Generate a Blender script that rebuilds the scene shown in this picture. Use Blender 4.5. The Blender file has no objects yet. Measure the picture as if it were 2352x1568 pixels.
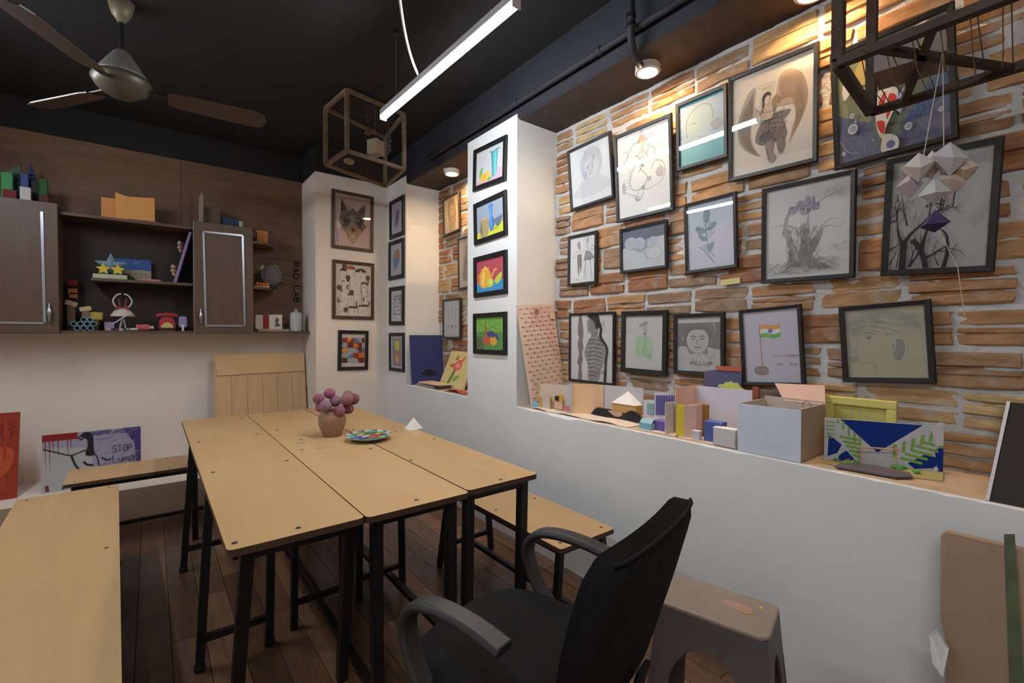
import bpy, math, random
from mathutils import Vector, Matrix
random.seed(7)
PI = math.pi
SC = bpy.context.scene
COL = SC.collection

# ------------------------------------------------------------------ camera
F_PX, CXP, CYP, EYE = 1065.0, 1176.0, 784.0, 1.28
YAW, PITCH, ROLL = math.radians(37.9), math.radians(-1.0), math.radians(0.15)
_f0 = Vector((math.sin(YAW), math.cos(YAW), 0)); _r0 = Vector((math.cos(YAW), -math.sin(YAW), 0)); _z = Vector((0, 0, 1))
CF = _f0 * math.cos(PITCH) + _z * math.sin(PITCH)
_u0 = -_f0 * math.sin(PITCH) + _z * math.cos(PITCH)
CR = _r0 * math.cos(ROLL) + _u0 * math.sin(ROLL)
CU = -_r0 * math.sin(ROLL) + _u0 * math.cos(ROLL)
CAM = Vector((0, 0, EYE))
cd = bpy.data.cameras.new('camera'); cam = bpy.data.objects.new('camera', cd); COL.objects.link(cam)
cd.sensor_width = 36.0; cd.lens = F_PX * 36.0 / 2352.0; cd.clip_start = 0.02; cd.clip_end = 60
cam.matrix_world = Matrix(((CR.x, CU.x, -CF.x, 0), (CR.y, CU.y, -CF.y, 0), (CR.z, CU.z, -CF.z, EYE), (0, 0, 0, 1)))
SC.camera = cam

# ------------------------------------------------------------------ world, exposure
w = bpy.data.worlds.new('world'); SC.world = w; w.use_nodes = True
w.node_tree.nodes['Background'].inputs[0].default_value = (0.8, 0.85, 1, 1)
w.node_tree.nodes['Background'].inputs[1].default_value = 0.02
SC.view_settings.view_transform = 'Standard'; SC.view_settings.look = 'None'
SC.view_settings.gamma = 1.0; SC.view_settings.use_curve_mapping = False
SC.view_settings.exposure = 0.12
TUBE_POWER = 125.0        # emission of the LED tubes
LAMP_POWER = 850.0       # emission of the warm soffit lamps

# room measures (metres)
WX, BX = 1.776, 2.095            # face of the low right wall / of the bricks
LEDGE = 0.83
CEIL, SOFF = 2.90, 2.59
BACK, PLINTH = 4.65, 4.05
XL, YF = -1.9, -1.8

def ray(px, py): return CF + CR * ((px - CXP) / F_PX) - CU * ((py - CYP) / F_PX)
def _on(ax, px, py, v):
    d = ray(px, py); t = (v - CAM[ax]) / d[ax]; return CAM + d * t
def onx(px, py, v): return _on(0, px, py, v)
def ony(px, py, v): return _on(1, px, py, v)
def onz(px, py, v): return _on(2, px, py, v)

# ------------------------------------------------------------------ materials
def lin(c):
    o = []
    for k in c[:3]:
        k = k / 255.0
        o.append(k / 12.92 if k <= 0.04045 else ((k + 0.055) / 1.055) ** 2.4)
    return tuple(o)
def nd(nt, t, **kw):
    n = nt.nodes.new(t)
    for k, v in kw.items():
        if k in n.inputs: n.inputs[k].default_value = v
        else: setattr(n, k, v)
    return n
MATS = {}
def mat(name, rgb, rough=0.6, metal=0.0, var=0.0, scale=8.0, bump=0.0, stretch=(1, 1, 1), spec=0.5, bscale=None, rnd=0.0, sheen=0.0):
    if name in MATS: return MATS[name]
    m = bpy.data.materials.new(name); m.use_nodes = True; nt = m.node_tree
    b = nt.nodes['Principled BSDF']; c = lin(rgb)
    b.inputs['Base Color'].default_value = (*c, 1); b.inputs['Roughness'].default_value = rough
    b.inputs['Metallic'].default_value = metal; b.inputs['Specular IOR Level'].default_value = spec
    if var or bump or rnd:
        tc = nd(nt, 'ShaderNodeTexCoord'); mp = nd(nt, 'ShaderNodeMapping'); mp.inputs['Scale'].default_value = stretch
        nt.links.new(tc.outputs['Object'], mp.inputs[0])
        out = None
        if var:
            no = nd(nt, 'ShaderNodeTexNoise', Scale=scale, Detail=6.0, Roughness=0.6); nt.links.new(mp.outputs[0], no.inputs['Vector'])
            rp = nd(nt, 'ShaderNodeValToRGB'); rp.color_ramp.elements[0].position = 0.3; rp.color_ramp.elements[1].position = 0.7
            rp.color_ramp.elements[0].color = (*[max(0, k * (1 - var)) for k in c], 1); rp.color_ramp.elements[1].color = (*[min(1, k * (1 + var)) for k in c], 1)
            nt.links.new(no.outputs['Fac'], rp.inputs[0]); out = rp.outputs[0]
        if rnd:
            oi = nd(nt, 'ShaderNodeObjectInfo'); mr = nd(nt, 'ShaderNodeMapRange'); mr.inputs['To Min'].default_value = 1 - rnd; mr.inputs['To Max'].default_value = 1 + rnd
            nt.links.new(oi.outputs['Random'], mr.inputs[0])
            hs = nd(nt, 'ShaderNodeHueSaturation'); nt.links.new(mr.outputs[0], hs.inputs['Value'])
            if out: nt.links.new(out, hs.inputs['Color'])
            else: hs.inputs['Color'].default_value = (*c, 1)
            out = hs.outputs[0]
        if out: nt.links.new(out, b.inputs['Base Color'])
        if bump:
            n2 = nd(nt, 'ShaderNodeTexNoise', Scale=bscale or scale * 3, Detail=8.0); nt.links.new(mp.outputs[0], n2.inputs['Vector'])
            bp = nd(nt, 'ShaderNodeBump', Strength=bump, Distance=0.01); nt.links.new(n2.outputs['Fac'], bp.inputs['Height']); nt.links.new(bp.outputs[0], b.inputs['Normal'])
    MATS[name] = m; return m
def emis(name, rgb, strength):
    m = bpy.data.materials.new(name); m.use_nodes = True; nt = m.node_tree; nt.nodes.clear()
    e = nd(nt, 'ShaderNodeEmission'); e.inputs[0].default_value = (*rgb, 1); e.inputs[1].default_value = strength
    o = nd(nt, 'ShaderNodeOutputMaterial'); nt.links.new(e.outputs[0], o.inputs[0]); MATS[name] = m; return m
def wood(name, tones, rough=0.5, grain=(1, 14, 14), scale=2.5, rnd=0.12, bump=0.08, spec=0.4):
    m = bpy.data.materials.new(name); m.use_nodes = True; nt = m.node_tree; b = nt.nodes['Principled BSDF']
    b.inputs['Roughness'].default_value = rough; b.inputs['Specular IOR Level'].default_value = spec
    tc = nd(nt, 'ShaderNodeTexCoord'); oi = nd(nt, 'ShaderNodeObjectInfo'); mp = nd(nt, 'ShaderNodeMapping'); mp.inputs['Scale'].default_value = grain
    vm = nd(nt, 'ShaderNodeVectorMath', operation='MULTIPLY_ADD'); vm.inputs[1].default_value = (9.1, 5.7, 3.3)
    cb = nd(nt, 'ShaderNodeCombineXYZ')
    for k in range(3): nt.links.new(oi.outputs['Random'], cb.inputs[k])
    nt.links.new(cb.outputs[0], vm.inputs[0]); nt.links.new(tc.outputs['Object'], vm.inputs[2]); nt.links.new(vm.outputs[0], mp.inputs[0])
    no = nd(nt, 'ShaderNodeTexNoise', Scale=scale, Detail=7.0, Roughness=0.62, Distortion=0.6); nt.links.new(mp.outputs[0], no.inputs['Vector'])
    rp = nd(nt, 'ShaderNodeValToRGB'); el = rp.color_ramp.elements
    while len(el) < len(tones): el.new(0.5)
    for i, t in enumerate(tones): el[i].position = 0.25 + 0.5 * i / (len(tones) - 1); el[i].color = (*lin(t), 1)
    nt.links.new(no.outputs['Fac'], rp.inputs[0])
    mr = nd(nt, 'ShaderNodeMapRange'); mr.inputs['To Min'].default_value = 1 - rnd; mr.inputs['To Max'].default_value = 1 + rnd; nt.links.new(oi.outputs['Random'], mr.inputs[0])
    hs = nd(nt, 'ShaderNodeHueSaturation'); nt.links.new(mr.outputs[0], hs.inputs['Value']); nt.links.new(rp.outputs[0], hs.inputs['Color']); nt.links.new(hs.outputs[0], b.inputs['Base Color'])
    bp = nd(nt, 'ShaderNodeBump', Strength=bump, Distance=0.005); nt.links.new(no.outputs['Fac'], bp.inputs['Height']); nt.links.new(bp.outputs[0], b.inputs['Normal'])
    MATS[name] = m; return m
def brickmat():
    m = bpy.data.materials.new('brick_clay'); m.use_nodes = True; nt = m.node_tree; b = nt.nodes['Principled BSDF']; b.inputs['Roughness'].default_value = 0.9; b.inputs['Specular IOR Level'].default_value = 0.2
    oi = nd(nt, 'ShaderNodeObjectInfo'); rp = nd(nt, 'ShaderNodeValToRGB'); rp.color_ramp.interpolation = 'CONSTANT'
    tones = [(170, 132, 100), (184, 154, 114), (152, 112, 86), (176, 140, 104), (150, 126, 106), (164, 118, 86), (188, 164, 126), (160, 130, 104)]
    el = rp.color_ramp.elements
    while len(el) < len(tones): el.new(0.5)
    for i, t in enumerate(tones): el[i].position = i / len(tones); el[i].color = (*lin(t), 1)
    nt.links.new(oi.outputs['Random'], rp.inputs[0])
    tc = nd(nt, 'ShaderNodeTexCoord'); mp = nd(nt, 'ShaderNodeMapping'); mp.inputs['Scale'].default_value = (1, 0.45, 1.5); nt.links.new(tc.outputs['Object'], mp.inputs[0])
    no = nd(nt, 'ShaderNodeTexNoise', Scale=26.0, Detail=8.0, Roughness=0.7); nt.links.new(mp.outputs[0], no.inputs['Vector'])
    r2 = nd(nt, 'ShaderNodeValToRGB'); r2.color_ramp.elements[0].position = 0.35; r2.color_ramp.elements[1].position = 0.68
    r2.color_ramp.elements[0].color = (0.7, 0.64, 0.58, 1); r2.color_ramp.elements[1].color = (1.18, 1.15, 1.1, 1); nt.links.new(no.outputs['Fac'], r2.inputs[0])
    mx = nd(nt, 'ShaderNodeMix', data_type='RGBA', blend_type='MULTIPLY'); mx.inputs[0].default_value = 1.0; nt.links.new(rp.outputs[0], mx.inputs[6]); nt.links.new(r2.outputs[0], mx.inputs[7])
    n3 = nd(nt, 'ShaderNodeTexNoise', Scale=5.0, Detail=3.0); nt.links.new(tc.outputs['Object'], n3.inputs['Vector'])
    r3 = nd(nt, 'ShaderNodeValToRGB'); r3.color_ramp.elements[0].position = 0.62; r3.color_ramp.elements[1].position = 0.72; r3.color_ramp.elements[0].color = (0, 0, 0, 1); nt.links.new(n3.outputs['Fac'], r3.inputs[0])
    m2 = nd(nt, 'ShaderNodeMix', data_type='RGBA'); m2.inputs[7].default_value = (*lin((176, 168, 158)), 1); nt.links.new(r3.outputs[0], m2.inputs[0]); nt.links.new(mx.outputs[2], m2.inputs[6])
    nt.links.new(m2.outputs[2], b.inputs['Base Color'])
    bp = nd(nt, 'ShaderNodeBump', Strength=0.35, Distance=0.004); nt.links.new(no.outputs['Fac'], bp.inputs['Height']); nt.links.new(bp.outputs[0], b.inputs['Normal'])
    MATS['brick'] = m; return m
def glassmat():
    m = bpy.data.materials.new('picture_glass'); m.use_nodes = True; nt = m.node_tree; nt.nodes.clear()
    t = nd(nt, 'ShaderNodeBsdfTransparent'); g = nd(nt, 'ShaderNodeBsdfGlossy'); g.inputs['Roughness'].default_value = 0.015
    lw_ = nd(nt, 'ShaderNodeLayerWeight', Blend=0.5); pw_ = nd(nt, 'ShaderNodeMath', operation='POWER'); pw_.inputs[1].default_value = 5.0
    ma = nd(nt, 'ShaderNodeMath', operation='MULTIPLY_ADD'); ma.inputs[1].default_value = 0.92; ma.inputs[2].default_value = 0.05
    mx = nd(nt, 'ShaderNodeMixShader'); o = nd(nt, 'ShaderNodeOutputMaterial')
    nt.links.new(lw_.outputs['Facing'], pw_.inputs[0]); nt.links.new(pw_.outputs[0], ma.inputs[0])
    nt.links.new(ma.outputs[0], mx.inputs[0]); nt.links.new(t.outputs[0], mx.inputs[1]); nt.links.new(g.outputs[0], mx.inputs[2]); nt.links.new(mx.outputs[0], o.inputs[0])
    MATS['glass'] = m; return m
def paintmat():
    m = bpy.data.materials.new('drawn_colour'); m.use_nodes = True; nt = m.node_tree; b = nt.nodes['Principled BSDF']; b.inputs['Roughness'].default_value = 0.85; b.inputs['Specular IOR Level'].default_value = 0.2
    a = nd(nt, 'ShaderNodeAttribute', attribute_name='Col'); nt.links.new(a.outputs[0], b.inputs['Base Color'])
    MATS['paint'] = m; return m
BRICK, GLASS, PAINT = brickmat(), glassmat(), paintmat()
M_WHITE = mat('wall_white', (226, 226, 224), 0.75, var=0.03, scale=3, bump=0.06, bscale=40)
M_CREAM = mat('wall_cream', (226, 215, 205), 0.75, var=0.03, scale=3, bump=0.05, bscale=40)
M_SHADE = mat('wall_cream_shaded', (168, 146, 128), 0.8, var=0.06, scale=3)  # cream wall with shade put into its colour, for the plinth front
M_BLACKC = mat('ceiling_black', (34, 34, 42), 0.75, var=0.25, scale=4, bump=0.35, bscale=14)
M_CEILB = mat('ceiling_paint', (22, 22, 24), 0.8, var=0.25, scale=4, bump=0.3, bscale=14)
M_SOFFIT = mat('soffit_dark', (62, 50, 44), 0.7, var=0.2, scale=5, bump=0.25, bscale=20)
M_MORTAR = mat('mortar', (186, 184, 182), 0.95, var=0.12, scale=14, bump=0.7, bscale=60)
M_LEDGE = mat('ledge_screed', (186, 162, 138), 0.85, var=0.12, scale=9, bump=0.3)
M_PLY = wood('plywood_top', [(180, 146, 102), (192, 159, 114), (186, 152, 108), (199, 168, 124)], 0.42, (3.5, 0.5, 3), 1.6, 0.05, 0.02)
M_PLYX = wood('plywood_bench', [(180, 140, 102), (194, 156, 114), (186, 148, 107)], 0.45, (0.6, 4, 3), 1.6, 0.05, 0.02)
M_EDGE = mat('ply_edge_dark', (78, 54, 40), 0.7, var=0.2, scale=20)
M_EDGEL = mat('ply_edge_light', (150, 134, 120), 0.7, var=0.2, scale=20)
M_STEEL = mat('black_steel', (22, 22, 23), 0.45, bump=0.05, spec=0.4)
M_BOLT = mat('bolt_steel', (96, 88, 84), 0.4, 0.8)
M_PLANK = wood('floor_plank', [(78, 58, 46), (122, 90, 66), (98, 74, 58), (150, 112, 80)], 0.3, (7, 1.1, 3), 2.6, 0.42, 0.1, 0.5)
M_DKWOOD = wood('cabinet_wood', [(78, 60, 48), (92, 72, 58), (84, 66, 52), (100, 80, 64)], 0.45, (8, 3, 0.8), 2.0, 0.06, 0.03)
M_PANEL = wood('panel_wood', [(92, 68, 52), (116, 88, 68), (102, 78, 60), (128, 100, 78)], 0.6, (0.8, 4, 5), 2.4, 0.07, 0.05)
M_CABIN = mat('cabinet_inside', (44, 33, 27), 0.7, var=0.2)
M_CHROME = mat('chrome_trim', (168, 172, 180), 0.3, 1.0)
M_FRAMEB = mat('frame_black', (30, 29, 30), 0.45, spec=0.35)
M_FRAMEBR = mat('frame_brown', (66, 48, 36), 0.45, var=0.15)
M_RUBBER = mat('rubber_black', (18, 18, 18), 0.7)
M_FABRIC = mat('chair_fabric', (26, 26, 27), 0.95, var=0.25, scale=60, bump=0.3, bscale=300, spec=0.2)
M_PLAST = mat('chair_plastic', (46, 44, 46), 0.5, var=0.08)
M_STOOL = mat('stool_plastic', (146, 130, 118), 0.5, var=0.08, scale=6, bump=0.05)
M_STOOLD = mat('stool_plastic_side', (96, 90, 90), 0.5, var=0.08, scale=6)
M_PAPER = mat('paper_white', (226, 224, 222), 0.85)
def flat(rgb, rough=0.8): return mat('card_%d_%d_%d' % rgb, rgb, rough)

# ------------------------------------------------------------------ mesh helpers
class MB:
    def __init__(s): s.v = []; s.f = []; s.m = []; s.c = []
    def add(s, vs, fs, mi=0, col=None):
        o = len(s.v); s.v += [Vector(p) for p in vs]
        for f in fs: s.f.append([i + o for i in f]); s.m.append(mi); s.c.append(col)
        return s
    def box(s, x0, x1, y0, y1, z0, z1, mi=0, col=None):
        return s.add([(x0, y0, z0), (x1, y0, z0), (x1, y1, z0), (x0, y1, z0), (x0, y0, z1), (x1, y0, z1), (x1, y1, z1), (x0, y1, z1)],
                     [(3, 2, 1, 0), (4, 5, 6, 7), (0, 1, 5, 4), (1, 2, 6, 5), (2, 3, 7, 6), (3, 0, 4, 7)], mi, col)
    def obox(s, c, size, R=None, mi=0, col=None):
        R = R or Matrix.Identity(3); c = Vector(c); h = [k / 2 for k in size]
        P = [c + R @ Vector((a * h[0], b * h[1], d * h[2])) for d in (-1, 1) for a, b in ((-1, -1), (1, -1), (1, 1), (-1, 1))]
        return s.add(P, [(3, 2, 1, 0), (4, 5, 6, 7), (0, 1, 5, 4), (1, 2, 6, 5), (2, 3, 7, 6), (3, 0, 4, 7)], mi, col)
    def ext(s, pts, vec, mi=0, col=None):
        n = len(pts); a = [Vector(p) for p in pts]; v = Vector(vec); b = [p + v for p in a]
        return s.add(a + b, [list(range(n))[::-1], list(range(n, 2 * n))] + [(i, (i + 1) % n, n + (i + 1) % n, n + i) for i in range(n)], mi, col)
    def bar(s, p0, p1, wd, ht=None, mi=0, up=(0, 0, 1)):
        p0, p1 = Vector(p0), Vector(p1); d = (p1 - p0); L = d.length; d.normalize(); up = Vector(up)
        if abs(d.dot(up)) > 0.95: up = Vector((0, 1, 0))
        x = d.cross(up).normalized(); z = x.cross(d); R = Matrix((x, d, z)).transposed()
        return s.obox((p0 + p1) / 2, (wd, L, ht or wd), R, mi)
    def tube(s, pts, r, n=8, mi=0, caps=True):
        pts = [Vector(p) for p in pts]; rr = r if isinstance(r, (list, tuple)) else [r] * len(pts); rings = []; up = None
        for i, p in enumerate(pts):
            d = (pts[min(i + 1, len(pts) - 1)] - pts[max(i - 1, 0)]).normalized()
            if up is None: up = Vector((0, 0, 1)) if abs(d.z) < 0.9 else Vector((1, 0, 0))
            x = d.cross(up).normalized(); up = x.cross(d).normalized()
            rings.append([p + (x * math.cos(a) + up * math.sin(a)) * rr[i] for a in (2 * PI * k / n for k in range(n))])
        vs = [q for g in rings for q in g]; fs = []
        for i in range(len(pts) - 1):
            for k in range(n): fs.append((i * n + k, i * n + (k + 1) % n, (i + 1) * n + (k + 1) % n, (i + 1) * n + k))
        if caps: fs += [list(range(n))[::-1], list(range((len(pts) - 1) * n, len(pts) * n))]
        return s.add(vs, fs, mi)
    def sweep(s, pts, wvec, th, mi=0):
        pts = [Vector(p) for p in pts]; wv = Vector(wvec); vs = []; n = len(pts)
        for i, p in enumerate(pts):
            d = (pts[min(i + 1, n - 1)] - pts[max(i - 1, 0)]).normalized(); nn = d.cross(wv).normalized() * th / 2; h = wv / 2; e = wv * 0.36
            vs += [p - h, p - e + nn, p + e + nn, p + h, p + e - nn, p - e - nn]
        fs = [(i * 6 + k, i * 6 + (k + 1) % 6, i * 6 + 6 + (k + 1) % 6, i * 6 + 6 + k) for i in range(n - 1) for k in range(6)]
        fs += [list(range(6))[::-1], list(range(n * 6 - 6, n * 6))]
        return s.add(vs, fs, mi)
    def lathe(s, prof, n=24, c=(0, 0, 0), mi=0, sx=1.0, sy=1.0):
        c = Vector(c); vs = [c + Vector((r * sx * math.cos(2 * PI * k / n), r * sy * math.sin(2 * PI * k / n), z)) for r, z in prof for k in range(n)]
        fs = [(i * n + k, i * n + (k + 1) % n, (i + 1) * n + (k + 1) % n, (i + 1) * n + k) for i in range(len(prof) - 1) for k in range(n)]
        if prof[0][0] > 1e-6: fs.append(list(range(n))[::-1])
        if prof[-1][0] > 1e-6: fs.append(list(range((len(prof) - 1) * n, len(prof) * n)))
        return s.add(vs, fs, mi)
    def ball(s, c, r, n=12, m=8, mi=0, sq=(1, 1, 1), ribs=0):
        c = Vector(c); vs = []; fs = []
        for i in range(m + 1):
            t = PI * i / m
            for k in range(n):
                a = 2 * PI * k / n; rr = r * (1 - ribs * (k % 2))
                vs.append(c + Vector((rr * math.sin(t) * math.cos(a) * sq[0], rr * math.sin(t) * math.sin(a) * sq[1], -r * math.cos(t) * sq[2])))
        for i in range(m):
            for k in range(n): fs.append((i * n + k, i * n + (k + 1) % n, (i + 1) * n + (k + 1) % n, (i + 1) * n + k))
        return s.add(vs, fs, mi)
    def grid(s, fn, nu, nv, mi=0):
        vs = [fn(i / nu, j / nv) for j in range(nv + 1) for i in range(nu + 1)]
        return s.add(vs, [(j * (nu + 1) + i, j * (nu + 1) + i + 1, (j + 1) * (nu + 1) + i + 1, (j + 1) * (nu + 1) + i) for j in range(nv) for i in range(nu)], mi)
    def mesh(s, name, mats, org=None, smooth=False):
        o = Vector(org) if org is not None else Vector((0, 0, 0))
        me = bpy.data.meshes.new(name); me.from_pydata([tuple(p - o) for p in s.v], [], s.f)
        for m in (mats if isinstance(mats, (list, tuple)) else [mats]): me.materials.append(m)
        if any(s.m): me.polygons.foreach_set('material_index', s.m)
        if any(c is not None for c in s.c):
            at = me.color_attributes.new('Col', 'FLOAT_COLOR', 'CORNER'); d = []
            for p, c in zip(me.polygons, s.c): d += list((*(c or (1, 1, 1)), 1.0)) * p.loop_total
            at.data.foreach_set('color', d)
        if smooth: me.polygons.foreach_set('use_smooth', [True] * len(me.polygons))
        me.update(); return me
    def build(s, name, mats, parent=None, org=None, smooth=False, bevel=0.0, world=False, label=None):
        """world=True: the vertices are in world space and the parent is an unrotated Empty"""
        if world and parent is not None: org = parent.location
        me = s.mesh(name, mats, org, smooth); ob = bpy.data.objects.new(name, me); COL.objects.link(ob)
        if parent is not None: ob.parent = parent
        elif org is not None: ob.location = org
        if bevel:
            b = ob.modifiers.new('bevel', 'BEVEL'); b.width = bevel; b.segments = 2; b.limit_method = 'ANGLE'
        if label: ob['label'] = label
        return ob
def tag(o, label, cat, group=None):
    o['label'] = label; o['category'] = cat
    if group: o['group'] = group
    return o
def struct(o): o['kind'] = 'structure'; return o
def thing(name, label, cat, loc=(0, 0, 0), rotz=0.0, group=None, mw=None):
    o = bpy.data.objects.new(name, None); COL.objects.link(o); o.empty_display_size = 0.05
    if mw is not None: o.matrix_world = mw
    else: o.location = loc; o.rotation_euler = (0, 0, rotz)
    return tag(o, label, cat, group)
def Rz(a): return Matrix.Rotation(a, 3, 'Z')
from mathutils import noise as mnoise
# ================================================================== ROOM SHELL
fl = MB().box(XL, 2.2, YF, BACK, -0.06, -0.012).build('floor', mat('floor_gap', (20, 15, 12), 0.9)); struct(fl)
pw = 0.115; x = XL; col = 0
while x < WX - 0.01:
    x1 = min(x + pw, WX); y = YF - random.uniform(0, 0.9)
    while y < BACK:
        y1 = min(y + 1.0, BACK); y0 = max(y, YF)
        if y1 - y0 > 0.05:
            cx, cy = (x + x1) / 2, (y0 + y1) / 2
            o = MB().box(x + 0.0012, x1 - 0.0012, y0 + 0.0012, y1 - 0.0012, -0.012, 0).build('plank', M_PLANK, fl, org=(cx, cy, 0)); o.location = (cx, cy, 0)
        y += 1.0
    x = x1
ce = MB().grid(lambda u, v: (XL + u * (WX + 0.02 - XL), YF + v * (BACK - YF), CEIL + 0.006 * mnoise.noise(Vector((u * 9, v * 14, 1)))), 40, 60).build('ceiling', M_CEILB); struct(ce)
# lowered soffit above the brick recess, with a rough lower edge
def beam_edge(v): return 0.006 * mnoise.noise(Vector((v * 40, 3, 0))) + 0.004 * mnoise.noise(Vector((v * 140, 5, 0)))
bm = MB()
y0, y1, n = YF, 4.19, 160
prof = []
for i in range(n + 1):
    y = y0 + (y1 - y0) * i / n; e = beam_edge(y)
    prof.append([(WX + .005, y, CEIL + 0.02), (WX + .006 + e * 0.3, y, SOFF + 0.012 + e), (WX + 0.018, y, SOFF + e * 0.5), (BX + 0.12, y, SOFF)])
vs = [p for r in prof for p in r]; fs = []; mi = []
for i in range(n):
    for k in range(3):
        fs.append((i * 4 + k, i * 4 + 4 + k, i * 4 + 5 + k, i * 4 + 1 + k))
bm.add(vs, fs)
bm.m = [(0 if k < 2 else 1) for i in range(n) for k in range(3)]
so = bm.build('trim_1', [M_BLACKC, M_SOFFIT]); struct(so)

# low right wall with chipped top edge and its screed ledge
lw = MB(); N = 260; Y0, Y1 = YF, 4.19; rows = []
for i in range(N + 1):
    y = Y0 + (Y1 - Y0) * i / N
    chip = max(0, mnoise.noise(Vector((y * 9, 1.5, 0))) - 0.12) * 0.022 + max(0, mnoise.noise(Vector((y * 31, 7, 0)))) * 0.006
    if y > 2.2: chip = 0
    rows.append([(WX, y, 0), (WX, y, LEDGE - 0.005 - chip), (WX + 0.003 + chip * 0.7, y, LEDGE), (BX + 0.1, y, LEDGE)])
lw.add([p for r in rows for p in r], [(i * 4 + k, i * 4 + 1 + k, i * 4 + 5 + k, i * 4 + 4 + k) for i in range(N) for k in range(3)])
lw.m = [(1 if k == 2 else 0) for i in range(N) for k in range(3)]
wl = lw.build('wall_right_low', [M_WHITE, M_LEDGE]); struct(wl)

# brick wall: mortar bed + every brick its own piece
def mortar(u, v):
    y = YF + u * (4.19 - YF); z = LEDGE - 0.02 + v * (SOFF + 0.04 - LEDGE)
    d = 0.007 * mnoise.noise(Vector((y * 14, z * 16, 2))) + 0.005 * mnoise.noise(Vector((y * 45, z * 50, 9)))
    return (BX + 0.011 + d, y, z)
wr = MB().grid(mortar, 330, 110).build('wall_right', M_MORTAR, smooth=True); struct(wr)
CH = 0.1345
def brick(yc, zc, L, Hh):
    b = MB(); pat = random.choice([[(0, .004), (.05, 0), (.3, 0), (.32, .007), (.36, .007), (.38, 0), (.5, 0), (.53, .016), (.6, .016), (.63, 0), (.95, 0), (1, .004)],
                                  [(0, .004), (.05, 0), (.28, .001), (.31, .013), (.38, .013), (.41, 0), (.66, 0), (.69, .014), (.76, .013), (.79, .001), (.95, 0), (1, .004)],
                                  [(0, .005), (.06, 0), (.5, 0), (.52, .006), (.56, .006), (.58, .002), (.94, .002), (1, .006)],
                                  [(0, .004), (.05, .001), (.36, 0), (.39, .014), (.52, .013), (.55, .002), (.94, 0), (1, .005)]])
    dep = random.uniform(-0.007, 0.006); seg = 4; tl = random.uniform(-0.006, 0.006)
    vs = []
    for (t, d) in pat:
        for k in range(seg + 1):
            u = -L / 2 + L * k / seg; j = random.uniform(-.0018, .0018); e = 0.006 if k in (0, seg) else 0
            ju = random.uniform(-.006, .006) if k in (0, seg) else 0
            vs.append((dep + d + e + j, u + ju, -Hh / 2 + t * Hh + tl * k / seg + random.uniform(-.0015, .0015)))
    n = len(pat); fs = [(r * (seg + 1) + k, (r + 1) * (seg + 1) + k, (r + 1) * (seg + 1) + k + 1, r * (seg + 1) + k + 1) for r in range(n - 1) for k in range(seg)]
    b0 = len(vs)
    for r in (0, n - 1):
        for k in (0, seg): p = vs[r * (seg + 1) + k]; vs.append((0.045, p[1], p[2]))
    bl, br, tl_, tr = b0, b0 + 1, b0 + 2, b0 + 3
    fs += [[bl] + list(range(0, seg + 1)) + [br], [tr] + [(n - 1) * (seg + 1) + k for k in range(seg, -1, -1)] + [tl_]]
    fs += [[bl, tl_] + [r * (seg + 1) for r in range(n - 1, -1, -1)], [br] + [r * (seg + 1) + seg for r in range(n)] + [tr]]
    b.add(vs, fs); o = b.build('brick', BRICK, wr); o.location = (BX, yc, zc); return o
for (ya, yb) in ((-0.9, 2.232), (2.80, 3.80)):
    r = 0; z = LEDGE + 0.012
    while z + 0.05 < SOFF:
        hh = min(CH - 0.021, SOFF - z - 0.004) * random.uniform(0.97, 1.02)
        y = ya - (0.14 if r % 2 else 0.0) - random.uniform(0, .05)
        while y < yb:
            L = random.choice([0.245, 0.25, 0.255, 0.24]); a, e = max(y, ya), min(y + L, yb)
            if e - a > 0.05 and hh > 0.03: brick((a + e) / 2, z + hh / 2 + random.uniform(-.003, .003), e - a, hh)
            y += L + random.uniform(0.018, 0.034)
        z += CH; r += 1

# pillars (their faces are flush with the low wall)
def pillar(name, x0, x1, y0, y1, z0, z1, mats, faces): return struct(MB().box(x0, x1, y0, y1, z0, z1).build(name, mats))
pillar('wall_pillar_middle', WX, 2.2, 2.236, 2.796, LEDGE - 0.002, 2.62, M_WHITE, None)
pillar('wall_pillar_far', WX, 2.2, 3.803, 4.195, LEDGE - 0.002, 2.66, M_WHITE, None)
pillar('wall_pillar_corner', 1.122, 2.2, 4.192, BACK + 0.1, 0, 2.665, M_CREAM, None)
struct(MB().box(1.122, 2.2, 4.194, BACK + .1, 2.665, CEIL + .02).build('trim_3', M_CEILB))
struct(MB().box(WX + .006, 2.2, YF, 4.194, SOFF + .03, CEIL + .02).build('trim_4', M_BLACKC))
# back wall: cream below, dark timber panels above, black band at the top
struct(MB().box(XL, 1.13, BACK, BACK + 0.08, 0, CEIL + 0.02).build('wall_back', M_CREAM))
wb = bpy.data.objects['wall_back']
px_ = [XL, -1.02, 0.2, 1.12]
for a, b in zip(px_[:-1], px_[1:]):
    for (z0, z1) in ((1.272, 1.95), (1.953, 2.68)):
        c = ((a + b) / 2, BACK - 0.008, (z0 + z1) / 2); o = MB().box(a + .001, b - .001, BACK - 0.014, BACK - 0.001, z0, z1).build('panel', M_PANEL, wb, org=c); o.location = c
o = MB().box(XL, 1.12, BACK - 0.03, BACK - 0.001, 2.68, CEIL).build('band', M_CEILB, wb)
struct(MB().box(XL, 1.122, PLINTH, BACK, 0, 0.22).build('trim_2', [M_CREAM]))
o = MB().box(XL, 1.122, PLINTH - 0.004, PLINTH - 0.0005, 0.0, 0.219).build('face', M_SHADE, bpy.data.objects['trim_2'])  # thin sheet over the plinth front, coloured darker to stand for shade
struct(MB().box(XL - 0.08, XL, YF, BACK, 0, CEIL).build('wall_left', M_CREAM))
struct(MB().box(XL, 2.2, YF - 0.08, YF, 0, CEIL).build('wall_front', M_CREAM))

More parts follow.
